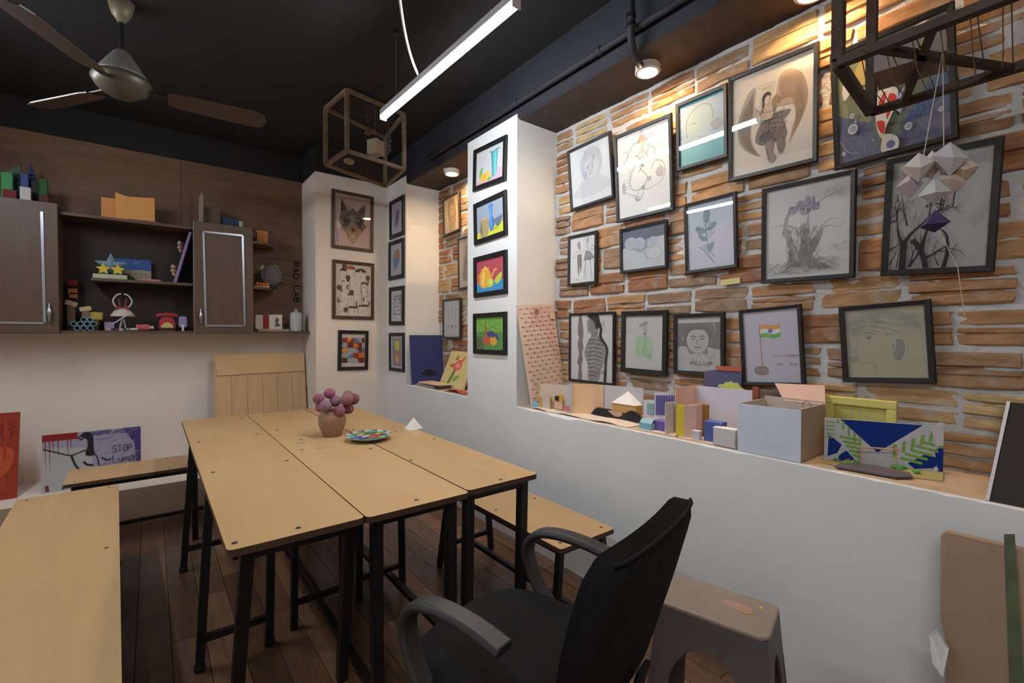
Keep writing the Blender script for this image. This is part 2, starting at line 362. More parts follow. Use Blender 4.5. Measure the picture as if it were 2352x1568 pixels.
# ================================================================== LIGHTS
M_TUBE = emis('led_tube_light', (0.92, 0.975, 1.03), TUBE_POWER)
M_LAMP = emis('warm_lamp_light', (1.0, 0.67, 0.35), LAMP_POWER)
M_HOUS = mat('lamp_housing', (206, 200, 208), 0.5)
def led_tube(p0, p1, label, wires=(0.14, 0.86), cable=True):
    p0, p1 = Vector(p0), Vector(p1); mid = (p0 + p1) / 2; d = (p1 - p0); L = d.length; ang = math.atan2(-d.x, d.y)
    t = thing('led_tube_light', label, 'light', mid, ang, 'hanging LED tube lights')
    hw = 0.019
    MB().ext([(-hw, -L / 2, 0.004), (hw, -L / 2, 0.004), (hw, -L / 2, 0.034), (-hw, -L / 2, 0.034)], (0, L, 0)).build('housing', M_HOUS, t)
    prof = [(hw * 0.93 * math.cos(a), -L / 2 + .003, 0.004 - 0.024 * abs(math.sin(a)) ** 0.7) for a in [PI * k / 10 for k in range(11)]]
    MB().ext(prof, (0, L - .006, 0)).build('diffuser', M_TUBE, t)
    for s in (-1, 1): MB().box(-hw, hw, s * L / 2 - .003, s * L / 2 + .003, -0.02, 0.034).build('end_cap', M_HOUS, t)
    for f in wires:
        y = -L / 2 + L * f
        MB().tube([(0, y, 0.034), (0, y, CEIL - mid.z - .002)], 0.0009, 5).build('suspension_wire', mat('wire_grey', (120, 124, 130), 0.5), t)
        MB().lathe([(0.012, 0), (0.012, .01), (0.004, .014)][::-1], 10, (0, y, CEIL - mid.z - 0.018)).build('ceiling_hook', M_STEEL, t)
    if cable:
        pts = []; a = Vector((0, L * 0.13, 0.034)); b = Vector((-0.42, -L * 0.36, CEIL - mid.z - .004))
        for k in range(17):
            u = k / 16; q = a.lerp(b, u); q.z = a.z + (b.z - a.z) * u ** 2.2; q.y += 0.05 * math.sin(PI * u); pts.append(q)
        MB().tube(pts, 0.006, 8).build('power_cable', mat('cable_white', (190, 190, 192), 0.5), t, smooth=True)
    return t
ta, tb = onz(880, 268, 2.50), onz(1186, 6, 2.50)
led_tube(tb, ta, 'bright white LED tube hanging over the wooden tables')
led_tube((-0.95, 2.45, 2.50), (-0.95, 3.60, 2.50), 'bright white LED tube hanging over the left benches outside the view', cable=False)
led_tube((-0.35, -1.05, 2.50), (-0.35, 0.10, 2.50), 'bright white LED tube hanging behind the camera on the left', cable=False)
def soffit_lamp(c, label):
    t = thing('soffit_lamp', label, 'lamp', (c[0], c[1], SOFF), 0, 'round warm lamps under the soffit')
    MB().lathe([(0.02, 0), (0.058, -0.002), (0.06, -0.034), (0.056, -0.038), (0.047, -0.038), (0.046, -0.03)], 28).build('ring', mat('lamp_ring', (214, 204, 196), 0.5), t, smooth=False)
    MB().lathe([(0.0001, -0.0302), (0.0455, -0.0302)], 28).build('lens', M_LAMP, t)
    MB().box(-0.07, -0.057, -0.012, 0.012, -0.03, -0.002).build('clip', M_HOUS, t)
soffit_lamp((1.925, 1.40), 'round warm lamp on the soffit above the ornate drawing')
soffit_lamp((1.915, 3.25), 'round warm lamp on the soffit above the niche')
soffit_lamp((1.965, 0.70), 'round warm lamp on the soffit beside the hanging wire crate')
# conduit pipes
t = thing('conduit_pipe', 'long black conduit pipe running along the ceiling beam', 'pipe', (WX - .03, 1.5, 2.665))
MB().tube([(WX - .03, 3.35, 2.665), (WX - .03, 1.9, 2.662), (WX - .03, YF, 2.662)], 0.016, 10).build('pipe', M_BLACKC, t, world=True, smooth=True)
for y in (2.9, 2.2, 1.55, 0.9, 0.2): MB().lathe([(0.021, -.012), (0.021, .012)], 10).build('clamp', M_BLACKC, t).matrix_local = Matrix.Translation((0, y - 1.5, 0)) @ Matrix.Rotation(PI / 2, 4, 'X')
t = thing('conduit_branch', 'short black conduit dropping from the ceiling to the warm soffit lamp', 'pipe', (1.705, 1.33, 2.69))
MB().tube([(1.705, 1.33, CEIL), (1.705, 1.33, 2.66), (1.712, 1.335, 2.61), (1.745, 1.35, 2.575), (1.80, 1.372, 2.565), (1.862, 1.395, 2.565)], 0.0165, 10).build('pipe', M_BLACKC, t, world=True, smooth=True)
for z in (2.70, 2.66): MB().lathe([(.022, -.008), (.022, .008)], 12, (1.705, 1.33, z)).build('clamp', M_STEEL, t, world=True)

# ================================================================== CEILING FAN
_p = onz(278, 5, CEIL); fx, fy = _p.x, _p.y; za, zb = ony(280, 114, fy).z - CEIL, ony(280, 224, fy).z - CEIL; fs_ = (za - zb) / .19
def fz(o): return za + (o + .235) * fs_
t = thing('ceiling_fan', 'dark ceiling fan with three brown blades and pale cone hub', 'fan', (fx, fy, CEIL))
M_FANW = mat('fan_white', (112, 110, 108), 0.4); M_FANB = mat('fan_blade', (66, 50, 40), 0.4, var=0.15)
MB().lathe([(0.0001, -0.10), (0.014, -0.10), (0.04, -0.06), (0.055, 0)], 20).build('canopy', mat('fan_canopy', (120, 112, 90), 0.4), t, smooth=True)
MB().tube([(0, 0, -0.08), (0, 0, fz(-.26))], 0.010, 10).build('down_rod', M_STEEL, t)
MB().lathe([(0.108, fz(-0.345)), (0.10, fz(-0.335)), (0.034, fz(-0.25)), (0.014, fz(-0.235))], 28).build('cone', M_FANW, t, smooth=True)
MB().lathe([(0.0001, fz(-0.425)), (0.057, fz(-0.42)), (0.10, fz(-0.395)), (0.12, fz(-0.365)), (0.114, fz(-0.349))], 28).build('motor', mat('fan_motor', (84, 76, 64), 0.4, 0.2), t, smooth=True)
for a in (-3, 125, 240):
    R = Matrix.Rotation(math.radians(a), 4, 'Z') @ Matrix.Translation((0, 0, fz(-0.39))) @ Matrix.Rotation(math.radians(-14), 4, 'X')
    b = MB(); up = [(x_ * 1.14, y_ * 1.14) for x_, y_ in [(0.16, -.04), (.2, -.052), (.5, -.062), (.54, -.05), (.555, 0), (.54, .045), (.5, .058), (.2, .05), (.16, .04)]]
    b.ext([(p[0], p[1], -.003) for p in up], (0, 0, .006)); o = b.build('blade', M_FANB, t); o.matrix_local = R
    b2 = MB().box(0.095, 0.22, -.022, .022, .003, .009).build('bracket', M_STEEL, o)
# ================================================================== FURNITURE
def rrect(x0, x1, y0, y1, z, r=0.018, n=4):
    pts = []
    for cx, cy, a0 in ((x1 - r, y0 + r, -90), (x1 - r, y1 - r, 0), (x0 + r, y1 - r, 90), (x0 + r, y0 + r, 180)):
        for k in range(n + 1):
            a = math.radians(a0 + 90 * k / n); pts.append((cx + r * math.cos(a), cy + r * math.sin(a), z))
    return pts
def board(x0, x1, y0, y1, z0, z1, r=0.018):
    b = MB(); p = rrect(x0, x1, y0, y1, z0, r); n = len(p); q = [(a[0], a[1], z1) for a in p]
    b.add(p + q, [list(range(n))[::-1]], 1); b.add(q, [list(range(n))], 0)
    b.add(p + q, [(i, (i + 1) % n, n + (i + 1) % n, n + i) for i in range(n)], 1); return b
TZ = 0.716; M_BRUSH = mat('paint_smudge', (64, 132, 120), 0.7)
def table(label, x0, x1, y0, y1, front, fronty, mids, bolts, bars=()):
    cx, cy = (x0 + x1) / 2, (y0 + y1) / 2
    t = thing('folding_table', label, 'table', (cx, cy, 0), 0, 'narrow plywood tables pushed together')
    board(x0, x1, y0, y1, TZ - 0.02, TZ).build('table_top', [M_PLY, M_EDGE], t, world=True)
    zt = TZ - 0.021; lw_ = 0.034
    for (xt, xf, yf) in front: MB().bar((xt, fronty, zt - 0.001), (xf, yf, 0.0), lw_, lw_, up=(0, 1, 0)).build('leg', M_STEEL, t, world=True)
    xa, xb = front[0][0], front[1][0]; yb = 3.45
    for xx in (xa, xb): MB().box(xx - .015, xx + .015, yb - .015, yb + .015, 0, zt).build('leg', M_STEEL, t, world=True)
    R = lambda *a: MB().box(*a).build('rail', M_STEEL, t, world=True)
    R(xa + .017, xb - .017, fronty - .015, fronty + .015, zt - .036, zt); R(xa + .015, xb - .015, yb - .013, yb + .013, zt - .03, zt)
    for xx in (xa, xb): R(xx - .012, xx + .012, fronty + .017, yb - .015, zt - .028, zt)
    for (xt1, xf1, xt2, xf2, y, top) in mids:
        for (xt, xf) in ((xt1, xf1), (xt2, xf2)):
            MB().bar((xt, y, top), (xf, y, 0.012), 0.029, 0.029, up=(0, 1, 0)).build('leg', M_STEEL, t, world=True)
            MB().lathe([(0.019, 0), (0.02, 0.018), (0.016, 0.024)], 12, (xf, y, 0)).build('rubber_foot', M_RUBBER, t, world=True)
        MB().box(min(xf1, xf2) + .012, max(xf1, xf2) - .012, y - .011, y + .011, 0.105, 0.13).build('stretcher', M_STEEL, t, world=True)
    for (bx, ya, yb2) in bars: MB().box(bx - .013, bx + .013, ya, yb2, 0.06, 0.085).build('stretcher', M_STEEL, t, world=True)
    for (bx, by) in bolts: MB().lathe([(0.0085, 0), (0.007, 0.0016), (0.0001, 0.0018)], 10, (bx, by, TZ)).build('bolt', M_BOLT, t, world=True)
    return t
zt = TZ - 0.021
t1 = table('leftmost plywood table of the three pushed together', 0.150, 0.512, 1.387, 3.645, [(0.205, 0.20, 1.70), (0.486, 0.545, 1.72)], 1.45,
           [(0.172, 0.134, 0.385, 0.372, 2.094, zt - .001), (0.172, 0.126, 0.385, 0.37, 3.02, zt - .001)],
           [(0.331, 1.43), (0.172, 1.43), (0.192, 2.21), (0.468, 2.215), (0.19, 2.86), (0.46, 2.9), (0.47, 3.5)])
t2 = table('middle plywood table under the vase of dried purple flowers', 0.516, 0.887, 1.38, 3.625, [(0.572, 0.573, 1.45), (0.848, 0.85, 1.45)], 1.45, [],
           [(0.703, 1.428), (0.57, 2.38), (0.62, 2.61), (0.57, 2.94), (0.84, 2.2), (0.6, 3.5)], bars=[(0.587, 1.50, 3.43)])
t3 = table('rightmost plywood table beside the white low wall', 0.893, 1.226, 1.40, 3.645, [(0.932, 0.922, 1.46), (1.192, 1.178, 1.46)], 1.46, [],
           [(1.06, 1.43), (0.905, 1.89), (1.1, 2.5), (0.93, 2.7), (1.19, 2.2), (1.0, 3.5)], bars=[(0.93, 1.50, 3.43)])
MB().ext([(-.022, -.004, 0), (.02, -.006, 0), (.024, .003, 0), (-.02, .005, 0)], (0, 0, .0006)).build('paint_smudge', M_BRUSH, t2).location = (0.60 - t2.location.x, 2.53 - t2.location.y, TZ)
MB().ext([(-.025, -.003, 0), (.02, -.004, 0), (.026, .002, 0), (-.02, .004, 0)], (0, 0, .0006)).build('paint_smudge', flat((140, 112, 116)), t2).location = (0.655 - t2.location.x, 2.36 - t2.location.y, TZ)

def bench(label, L, Wd, Hh, loc, rotz, splay=0.05, bolts=True, leg=0.026, material=None, low=True):
    t = thing('bench', label, 'bench', loc, rotz, 'plywood benches on black steel frames')
    board(-Wd / 2, Wd / 2, -L / 2, L / 2, Hh - 0.02, Hh, 0.015).build('seat', [material or M_PLY, M_EDGE], t)
    z = Hh - 0.0205; tx, ty = Wd / 2 - 0.04, L / 2 - 0.045
    for sx in (-1, 1):
        for sy in (-1, 1):
            MB().bar((sx * tx, sy * ty, z - .001), (sx * (tx + splay), sy * (ty + splay * .3), 0.006), leg, leg, up=(0, 1, 0)).build('leg', M_STEEL, t)
            MB().lathe([(leg * .62, 0), (leg * .62, .02), (leg * .5, .024)], 10, (sx * (tx + splay), sy * (ty + splay * .3), 0)).build('rubber_foot', M_RUBBER, t)
        MB().box(sx * tx - .011, sx * tx + .011, -ty + .012, ty - .012, z - .026, z).build('rail', M_STEEL, t)
    for sy in (-1, 1):
        MB().box(-tx + .012, tx - .012, sy * ty - .011, sy * ty + .011, z - .026, z).build('rail', M_STEEL, t)
        k = 0.74
        if low: MB().box(-(tx + splay * k) + .012, tx + splay * k - .012, sy * (ty + splay * .3 * k) - .01, sy * (ty + splay * .3 * k) + .01, 0.1, 0.122).build('stretcher', M_STEEL, t)
    if low: MB().box(-.011, .011, -ty - splay * .2 + .01, ty + splay * .2 - .01, 0.1, 0.122).build('stretcher', M_STEEL, t)
    if bolts:
        for sx in (-1, 1):
            for sy in (-1, 0, 1): MB().lathe([(0.007, 0), (0.006, 0.0014), (0.0001, 0.0016)], 10, (sx * tx, sy * ty, Hh)).build('bolt', M_BOLT, t)
    return t
bench('plywood bench standing along the low white wall beside the table', 0.97, 0.325, 0.44, (1.412, 1.293 + 0.485, 0), 0.0)
bench('plywood bench in front of the plinth under the horse painting', 0.95, 0.36, 0.44, (-0.395 + 0.475, 3.70, 0), PI / 2 + 0.02, 0.0, material=M_PLYX)
bench('large plywood bench in the left foreground', 1.95, 0.39, 0.44, (-0.30, 2.38, 0), 0.045, 0.03)
bench('narrow bench tucked under the leftmost and middle tables', 1.0, 0.28, 0.42, (0.583, 2.60, 0), 0.0, 0.006)
bench('narrow bench tucked under the middle and rightmost tables', 1.0, 0.29, 0.42, (0.882, 2.63, 0), 0.0, 0.006)

# office chair ------------------------------------------------------
ch = thing('office_chair', 'black fabric office chair with looped armrests in front of the tables', 'chair', (0.757, 0.92, 0), 0.242)
def pillow(name, w, d, h, n=10, m=10, e=3.2, mt=M_FABRIC, curve=0.0):
    def pt(u, v, s):
        x, y = 2 * u - 1, 2 * v - 1; rr = (abs(x) ** e + abs(y) ** e) ** (1 / e)
        mx = max(abs(x), abs(y)) or 1; k = mx / rr if rr > 0 else 1; x2, y2 = x * k, y * k
        edge = max(0.0, 1 - mx ** 4) ** 0.5
        return (x2 * w / 2, y2 * d / 2, s * h / 2 * (0.25 + 0.75 * edge) + curve * (x2 * x2))
    b = MB(); b.grid(lambda u, v: pt(u, v, 1), n, m); o1 = len(b.v)
    b.grid(lambda u, v: pt(1 - u, v, -1), n, m)
    N_ = n + 1
    for k in range(n):
        b.f.append([k, k + 1, o1 + n - k - 1, o1 + n - k][::-1]); b.m.append(0); b.c.append(None)
        a = m * N_; b.f.append([a + k + 1, a + k, o1 + a + n - k, o1 + a + n - k - 1][::-1]); b.m.append(0); b.c.append(None)
    for k in range(m):
        b.f.append([(k + 1) * N_, k * N_, o1 + k * N_ + n, o1 + (k + 1) * N_ + n][::-1]); b.m.append(0); b.c.append(None)
        b.f.append([k * N_ + n, (k + 1) * N_ + n, o1 + (k + 1) * N_, o1 + k * N_][::-1]); b.m.append(0); b.c.append(None)
    return b
o = pillow('s', 0.47, 0.46, 0.085).build('seat', M_FABRIC, ch, smooth=True); o.location = (0, 0.02, 0.455)
# backrest: padded curved panel, narrower at the bottom, flat top
def back_pt(u, v, s):
    x = 2 * u - 1; h = v
    wd = (0.19 + 0.047 * min(1, h * 1.8)) * (1 - .11 * max(0, (h - .84) / .16) ** 2)
    ed = (1 - abs(x) ** 8) ** 0.5; tp = (1 - max(0, (h - .9) / .1) ** 4 * .18) * (1 - max(0, (.1 - h) / .1) ** 2 * .5)
    y = -0.222 - 0.112 * h - 0.015 * (1 - x * x) + s * 0.034 * (0.7 + 0.3 * ed) * tp
    return (x * wd, y, 0.455 + 0.415 * h)
b = MB(); n, m = 14, 12
b.grid(lambda u, v: back_pt(u, v, 1), n, m); o1 = len(b.v); b.grid(lambda u, v: back_pt(u, v, -1), n, m); NN = n + 1
for k in range(n):
    for (f) in ([k, k + 1, o1 + k + 1, o1 + k], [m * NN + k + 1, m * NN + k, o1 + m * NN + k, o1 + m * NN + k + 1]): b.f.append(f); b.m.append(0); b.c.append(None)
for k in range(m):
    for (f) in ([(k + 1) * NN, k * NN, o1 + k * NN, o1 + (k + 1) * NN], [k * NN + n, (k + 1) * NN + n, o1 + (k + 1) * NN + n, o1 + k * NN + n]): b.f.append(f); b.m.append(0); b.c.append(None)
bk = b.build('backrest', M_FABRIC, ch, smooth=True)
sm = [back_pt(1 - k / 20 if False else k / 20, 1.0, -1) for k in range(21)]
MB().tube([Vector(p) + Vector((0, -.001, .002)) for p in sm], 0.0045, 6).build('piping', M_FABRIC, bk, smooth=True)
MB().sweep([(0, -0.20, 0.40), (0, -0.27, 0.42), (0, -0.30, 0.47), (0, -0.325, 0.56)], (0.06, 0, 0), 0.014).build('back_bracket', M_STEEL, ch)
for s, nm in ((-1, 'l'), (1, 'r')):
    P = [(s * .245, y, z) for y, z in ((-.135, .648), (-.06, .662), (.03, .665), (.10, .655), (.145, .63), (.165, .59), (.158, .545), (.125, .485), (.08, .435), (.03, .405))]
    P2 = []
    for i in range(len(P) - 1):
        for k in range(3):
            a, bb = Vector(P[i]), Vector(P[i + 1]); p0 = Vector(P[max(i - 1, 0)]); p3 = Vector(P[min(i + 2, len(P) - 1)]); u = k / 3
            P2.append(0.5 * ((2 * a) + (bb - p0) * u + (2 * p0 - 5 * a + 4 * bb - p3) * u * u + (3 * a - p0 - 3 * bb + p3) * u ** 3))
    P2.append(Vector(P[-1]))
    MB().sweep(P2, (0.058, 0, 0), 0.024).build('armrest', M_PLAST, ch, smooth=False, bevel=0.004)
    MB().box(s * .245 - s * .1, s * .245 + s * 0.02, 0.0, 0.06, 0.395, 0.41).build('arm_mount', M_STEEL, ch)
MB().box(-.12, .12, -.14, .16, .39, .415).build('seat_plate', M_STEEL, ch)
MB().lathe([(0.028, 0.09), (0.028, 0.25), (0.018, 0.25), (0.018, 0.395)], 16).build('gas_column', M_STEEL, ch)
for k in range(5):
    a = 2 * PI * k / 5 + .3; d = Vector((math.cos(a), math.sin(a), 0))
    MB().sweep([d * .02 + Vector((0, 0, .105)), d * .15 + Vector((0, 0, .095)), d * .27 + Vector((0, 0, .068))], Vector((-d.y, d.x, 0)) * .045, .03).build('base_arm', M_PLAST, ch)
    o = MB().lathe([(0.012, -.02), (0.026, -.02), (0.027, 0), (0.026, .02), (0.012, .02)], 14).build('caster', M_RUBBER, ch)
    o.matrix_local = Matrix.Translation(d * .272 + Vector((0, 0, .027))) @ Matrix.Rotation(a, 4, 'Z') @ Matrix.Rotation(PI / 2, 4, 'X')

# plastic stool -----------------------------------------------------
st = thing('plastic_stool', 'grey brown plastic stool with paint stains by the low wall', 'stool', (1.376, 0.729, 0), math.radians(14.3))
def stool_side(w_top, w_bot, z1, z0, flare):
    pts = [(-w_top / 2, 0, z1), (w_top / 2, 0, z1), (w_bot / 2, flare, z0), (w_bot / 2 - .048, flare, z0)]
    aw = w_bot / 2 - .05
    for k in range(13):
        a = PI * k / 12; x = aw * math.cos(a) * (0.97 - .12 * math.sin(a)); z = z0 + (z1 - .085 - z0) * math.sin(a) ** 0.62
        pts.append((x, flare * (z1 - z) / (z1 - z0), z))
    pts.append((-w_bot / 2 + .048, flare, z0)); pts.append((-w_bot / 2, flare, z0)); return pts
SW, SD, SH = 0.205, 0.315, 0.45
b = MB(); b.ext(rrect(-SW / 2, SW / 2, -SD / 2, SD / 2, SH - .016, .03, 5), (0, 0, .016)); b.build('seat', M_STOOL, st, bevel=.006)
MB().lathe([(0.02, 0), (0.018, .0006), (0.0001, .0006)], 12, (.02, -.05, SH), sx=1.0, sy=2.2).build('paint_stain', flat((176, 134, 122)), st)
MB().lathe([(0.016, 0), (0.015, .0005), (0.0001, .0005)], 12, (.005, -.075, SH + .0006), sx=1.0, sy=1.6).build('paint_stain', flat((182, 142, 110)), st)
MB().ext([(.045, -.115, SH), (.055, -.117, SH), (.057, -.109, SH), (.046, -.107, SH)], (0, 0, .001)).build('paint_stain', flat((214, 180, 60)), st)
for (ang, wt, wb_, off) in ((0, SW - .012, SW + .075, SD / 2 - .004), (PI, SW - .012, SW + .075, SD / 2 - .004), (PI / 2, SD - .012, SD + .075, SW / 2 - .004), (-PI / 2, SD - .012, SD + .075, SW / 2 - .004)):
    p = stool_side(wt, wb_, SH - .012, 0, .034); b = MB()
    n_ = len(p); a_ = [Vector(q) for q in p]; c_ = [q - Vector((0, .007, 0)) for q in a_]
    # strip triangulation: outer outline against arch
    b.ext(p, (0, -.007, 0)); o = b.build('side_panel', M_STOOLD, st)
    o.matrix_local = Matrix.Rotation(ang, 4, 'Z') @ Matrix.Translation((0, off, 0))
# upright plywood board leaning on the low wall, bottom right
t = thing('leaning_board', 'large stained plywood board leaning on the low wall at right', 'board', (1.60, 0.12, 0))
M_BRD = mat('stained_ply', (156, 130, 108), 0.7, var=0.14, scale=4, bump=0.05)
A = onx(2164, 1213, 1.715); Zt = A.z
pts = [(1.715, A.y, Zt - .012), (1.715, A.y - .012, Zt), (1.715, -0.25, Zt + .012), (1.60, -0.25, 0), (1.60, A.y - .035, 0), (1.672, A.y - .02, Zt * .64), (1.678, A.y - .008, Zt * .7)]
MB().ext(pts, (-.016, 0, -.003)).build('panel', M_BRD, t, world=True)
gx = lambda z: 1.60 + (1.715 - 1.60) * z / Zt - .0165
Q = [onx(2305, 1228, gx(.72)), onx(2330, 1228, gx(.72)), onx(2352, 1568, gx(.4)), onx(2318, 1568, gx(.4))]
MB().ext([(gx(p.z) - .001, p.y, p.z) for p in Q], (-.0012, 0, 0)).build('paint_streak', mat('paint_streak', (84, 92, 66), 0.7, var=0.3, scale=20), t, world=True)
MB().ext([(1.64, A.y - .004, .50), (1.655, A.y + .012, .47), (1.648, A.y + .004, .40), (1.635, A.y - .02, .38), (1.64, A.y - .03, .46)], (-.003, 0, 0)).build('paper_scrap', M_PAPER, t, world=True)
# ================================================================== FLAT ART (drawn as thin coloured shapes on paper)
GLYPH = {  # simple hand-lettering strokes in a 0..1 box
 'A': [[(0, 0), (.5, 1), (1, 0)], [(.2, .4), (.8, .4)]], 'B': [[(0, 0), (0, 1), (.7, 1), (.9, .8), (.7, .54), (0, .54)], [(.7, .54), (1, .28), (.75, 0), (0, 0)]],
 'D': [[(0, 0), (0, 1), (.6, 1), (1, .65), (1, .35), (.6, 0), (0, 0)]], 'E': [[(1, 0), (0, 0), (0, 1), (1, 1)], [(0, .5), (.7, .5)]],
 'H': [[(0, 0), (0, 1)], [(1, 0), (1, 1)], [(0, .5), (1, .5)]], 'I': [[(.5, 0), (.5, 1)]], 'J': [[(.2, 1), (1, 1)], [(.7, 1), (.7, .15), (.4, 0), (0, .2)]],
 'K': [[(0, 0), (0, 1)], [(1, 1), (0, .45), (1, 0)]], 'L': [[(0, 1), (0, 0), (1, 0)]], 'M': [[(0, 0), (0, 1), (.5, .45), (1, 1), (1, 0)]],
 'N': [[(0, 0), (0, 1), (1, 0), (1, 1)]], 'O': [[(.5, 0), (.1, .2), (0, .5), (.1, .8), (.5, 1), (.9, .8), (1, .5), (.9, .2), (.5, 0)]],
 'P': [[(0, 0), (0, 1), (.75, 1), (1, .76), (.75, .5), (0, .5)]], 'R': [[(0, 0), (0, 1), (.75, 1), (1, .76), (.75, .52), (0, .52)], [(.5, .52), (1, 0)]],
 'S': [[(1, .85), (.6, 1), (.2, .95), (0, .75), (.25, .55), (.75, .45), (1, .25), (.75, .03), (.3, 0), (0, .15)]], 'T': [[(0, 1), (1, 1)], [(.5, 1), (.5, 0)]],
 'V': [[(0, 1), (.5, 0), (1, 1)]], 'W': [[(0, 1), (.25, 0), (.5, .7), (.75, 0), (1, 1)]], '-': [[(.1, .5), (.9, .5)]], '!': [[(.7, 1), (.4, .35)], [(.3, .12), (.28, .02)]],
 'u': [[(0, .6), (0, .15), (.3, 0), (.8, .1), (.9, .6)], [(.9, .6), (.95, 0)]], 'm': [[(0, 0), (0, .6)], [(0, .45), (.3, .6), (.48, .45), (.48, 0)], [(.48, .45), (.8, .6), (1, .45), (1, 0)]],
 'p': [[(.1, -.45), (.1, .6)], [(.1, .5), (.5, .65), (.95, .4), (.8, .08), (.1, .05)]], 'y': [[(0, .6), (.45, .05)], [(1, .6), (.3, -.45)]],
 '0': [[(.5, 0), (.1, .3), (.1, .7), (.5, 1), (.9, .7), (.9, .3), (.5, 0)]], '8': [[(.5, .5), (.1, .75), (.5, 1), (.9, .75), (.5, .5), (0, .22), (.5, 0), (1, .22), (.5, .5)]],
 '4': [[(.8, 0), (.8, 1), (0, .3), (1, .3)]], '&': [[(1, 0), (.25, .75), (.45, 1), (.65, .8), (.1, .3), (.4, 0), (.95, .4)]], ' ': []}
class Art:
    """flat picture, unit coordinates: x to the right, y up; drawn in the plane z = const of its parent"""
    def __init__(s, w, h, z=0.0): s.w, s.h, s.z, s.k = w, h, z, 0; s.b = MB()
    def P(s, p): return (p[0] * s.w - s.w / 2, p[1] * s.h - s.h / 2)
    def cl(s, x, y): return max(-s.w / 2, min(s.w / 2, x)), max(-s.h / 2, min(s.h / 2, y))
    def _face(s, pts, c):
        pts = [s.cl(*p) for p in pts]
        s.k += 1; z = s.z + s.k * 4e-5; s.b.add([(x, y, z) for x, y in pts], [list(range(len(pts)))], 0, lin(c))
    def poly(s, pts, c): s._face([s.P(p) for p in pts], c); return s
    def rect(s, x0, y0, x1, y1, c): return s.poly([(x0, y0), (x1, y0), (x1, y1), (x0, y1)], c)
    def ell(s, x, y, rx, ry, c, n=20, a0=0, a1=360, rot=0):
        ca, sa = math.cos(rot), math.sin(rot); pts = []
        for k in range(n + (1 if a1 - a0 < 360 else 0)):
            a = math.radians(a0 + (a1 - a0) * k / n); u, v = rx * math.cos(a) * s.w, ry * math.sin(a) * s.h
            pts.append((x * s.w - s.w / 2 + u * ca - v * sa, y * s.h - s.h / 2 + u * sa + v * ca))
        s._face(pts, c); return s
    def line(s, pts, wd, c, taper=False):
        Q = [Vector(s.P(p)) for p in pts]; n = len(Q); L, R = [], []; wd = wd * s.w
        for i in range(n):
            d = Q[min(i + 1, n - 1)] - Q[max(i - 1, 0)]
            if d.length < 1e-9: d = Vector((1, 0))
            d.normalize(); k = (1 - i / (n - 1) * 0.85) if taper else 1; o = Vector((-d.y, d.x)) * wd / 2 * k; L.append(Q[i] + o); R.append(Q[i] - o)
        s.k += 1; z = s.z + s.k * 4e-5
        s.b.add([(*s.cl(p.x, p.y), z) for p in L + R], [(i, n + i, n + i + 1, i + 1) for i in range(n - 1)], 0, lin(c)); return s
    def curve(s, pts, wd, c, taper=False, m=5):
        out = []; n = len(pts); V = [Vector(p) for p in pts]
        for i in range(n - 1):
            a, b, p0, p3 = V[i], V[i + 1], V[max(i - 1, 0)], V[min(i + 2, n - 1)]
            for k in range(m):
                u = k / m; out.append(0.5 * ((2 * a) + (b - p0) * u + (2 * p0 - 5 * a + 4 * b - p3) * u * u + (3 * a - p0 - 3 * b + p3) * u ** 3))
        out.append(V[-1]); return s.line(out, wd, c, taper)
    def blob(s, pts, c, m=5):
        out = []; n = len(pts); V = [Vector(p) for p in pts]
        for i in range(n):
            a, b, p0, p3 = V[i], V[(i + 1) % n], V[i - 1], V[(i + 2) % n]
            for k in range(m):
                u = k / m; out.append(0.5 * ((2 * a) + (b - p0) * u + (2 * p0 - 5 * a + 4 * b - p3) * u * u + (3 * a - p0 - 3 * b + p3) * u ** 3))
        return s.poly(out, c)
    def ring(s, x, y, rx, ry, wd, c, a0=0, a1=360, n=24):
        return s.line([(x + rx * math.cos(math.radians(a0 + (a1 - a0) * k / n)), y + ry * math.sin(math.radians(a0 + (a1 - a0) * k / n))) for k in range(n + 1)], wd, c)
    def text(s, t, x, y, w, h, c, wd=0.012, gap=0.3, down=False):
        n = len(t); cw = w / (n + gap * (n - 1)) if not down else None
        for i, ch in enumerate(t):
            for st in GLYPH.get(ch, []):
                if down:   # letters turned a quarter clockwise, running down
                    step = h / n; s.line([(x + q[1] * w, y - i * step - q[0] * step * .74) for q in st], wd, c)
                else: s.line([(x + i * cw * (1 + gap) + q[0] * cw, y + q[1] * h) for q in st], wd, c)
        return s
    def hatch(s, n, x0, y0, x1, y1, c, wd, L, ang=60, jit=25, rnd=None):
        r = rnd or random
        for _ in range(n):
            x, y = r.uniform(x0, x1), r.uniform(y0, y1); a = math.radians(ang + r.uniform(-jit, jit)); l = L * r.uniform(.5, 1)
            s.line([(x, y), (x + l * math.cos(a), y + l * math.sin(a))], wd, c)
        return s
    def done(s, parent, name='drawing'): return s.b.build(name, PAINT, parent)

def face(a, cx, cy, rx, ry, skin, dark, hair=None, hairtop=1.0):
    if hair: a.ell(cx, cy + ry * .18, rx * 1.18, ry * 1.12 * hairtop, hair)
    a.ell(cx, cy, rx, ry, skin)
    for s_ in (-1, 1):
        a.curve([(cx + s_ * rx * .65, cy + ry * .28), (cx + s_ * rx * .4, cy + ry * .36), (cx + s_ * rx * .15, cy + ry * .28)], rx * .09, dark)
        a.ell(cx + s_ * rx * .4, cy + ry * .12, rx * .17, ry * .06, dark)
    a.curve([(cx, cy + ry * .1), (cx - rx * .1, cy - ry * .25), (cx + rx * .1, cy - ry * .27)], rx * .05, dark)
    a.curve([(cx - rx * .32, cy - ry * .5), (cx, cy - ry * .54), (cx + rx * .32, cy - ry * .5)], rx * .08, dark)

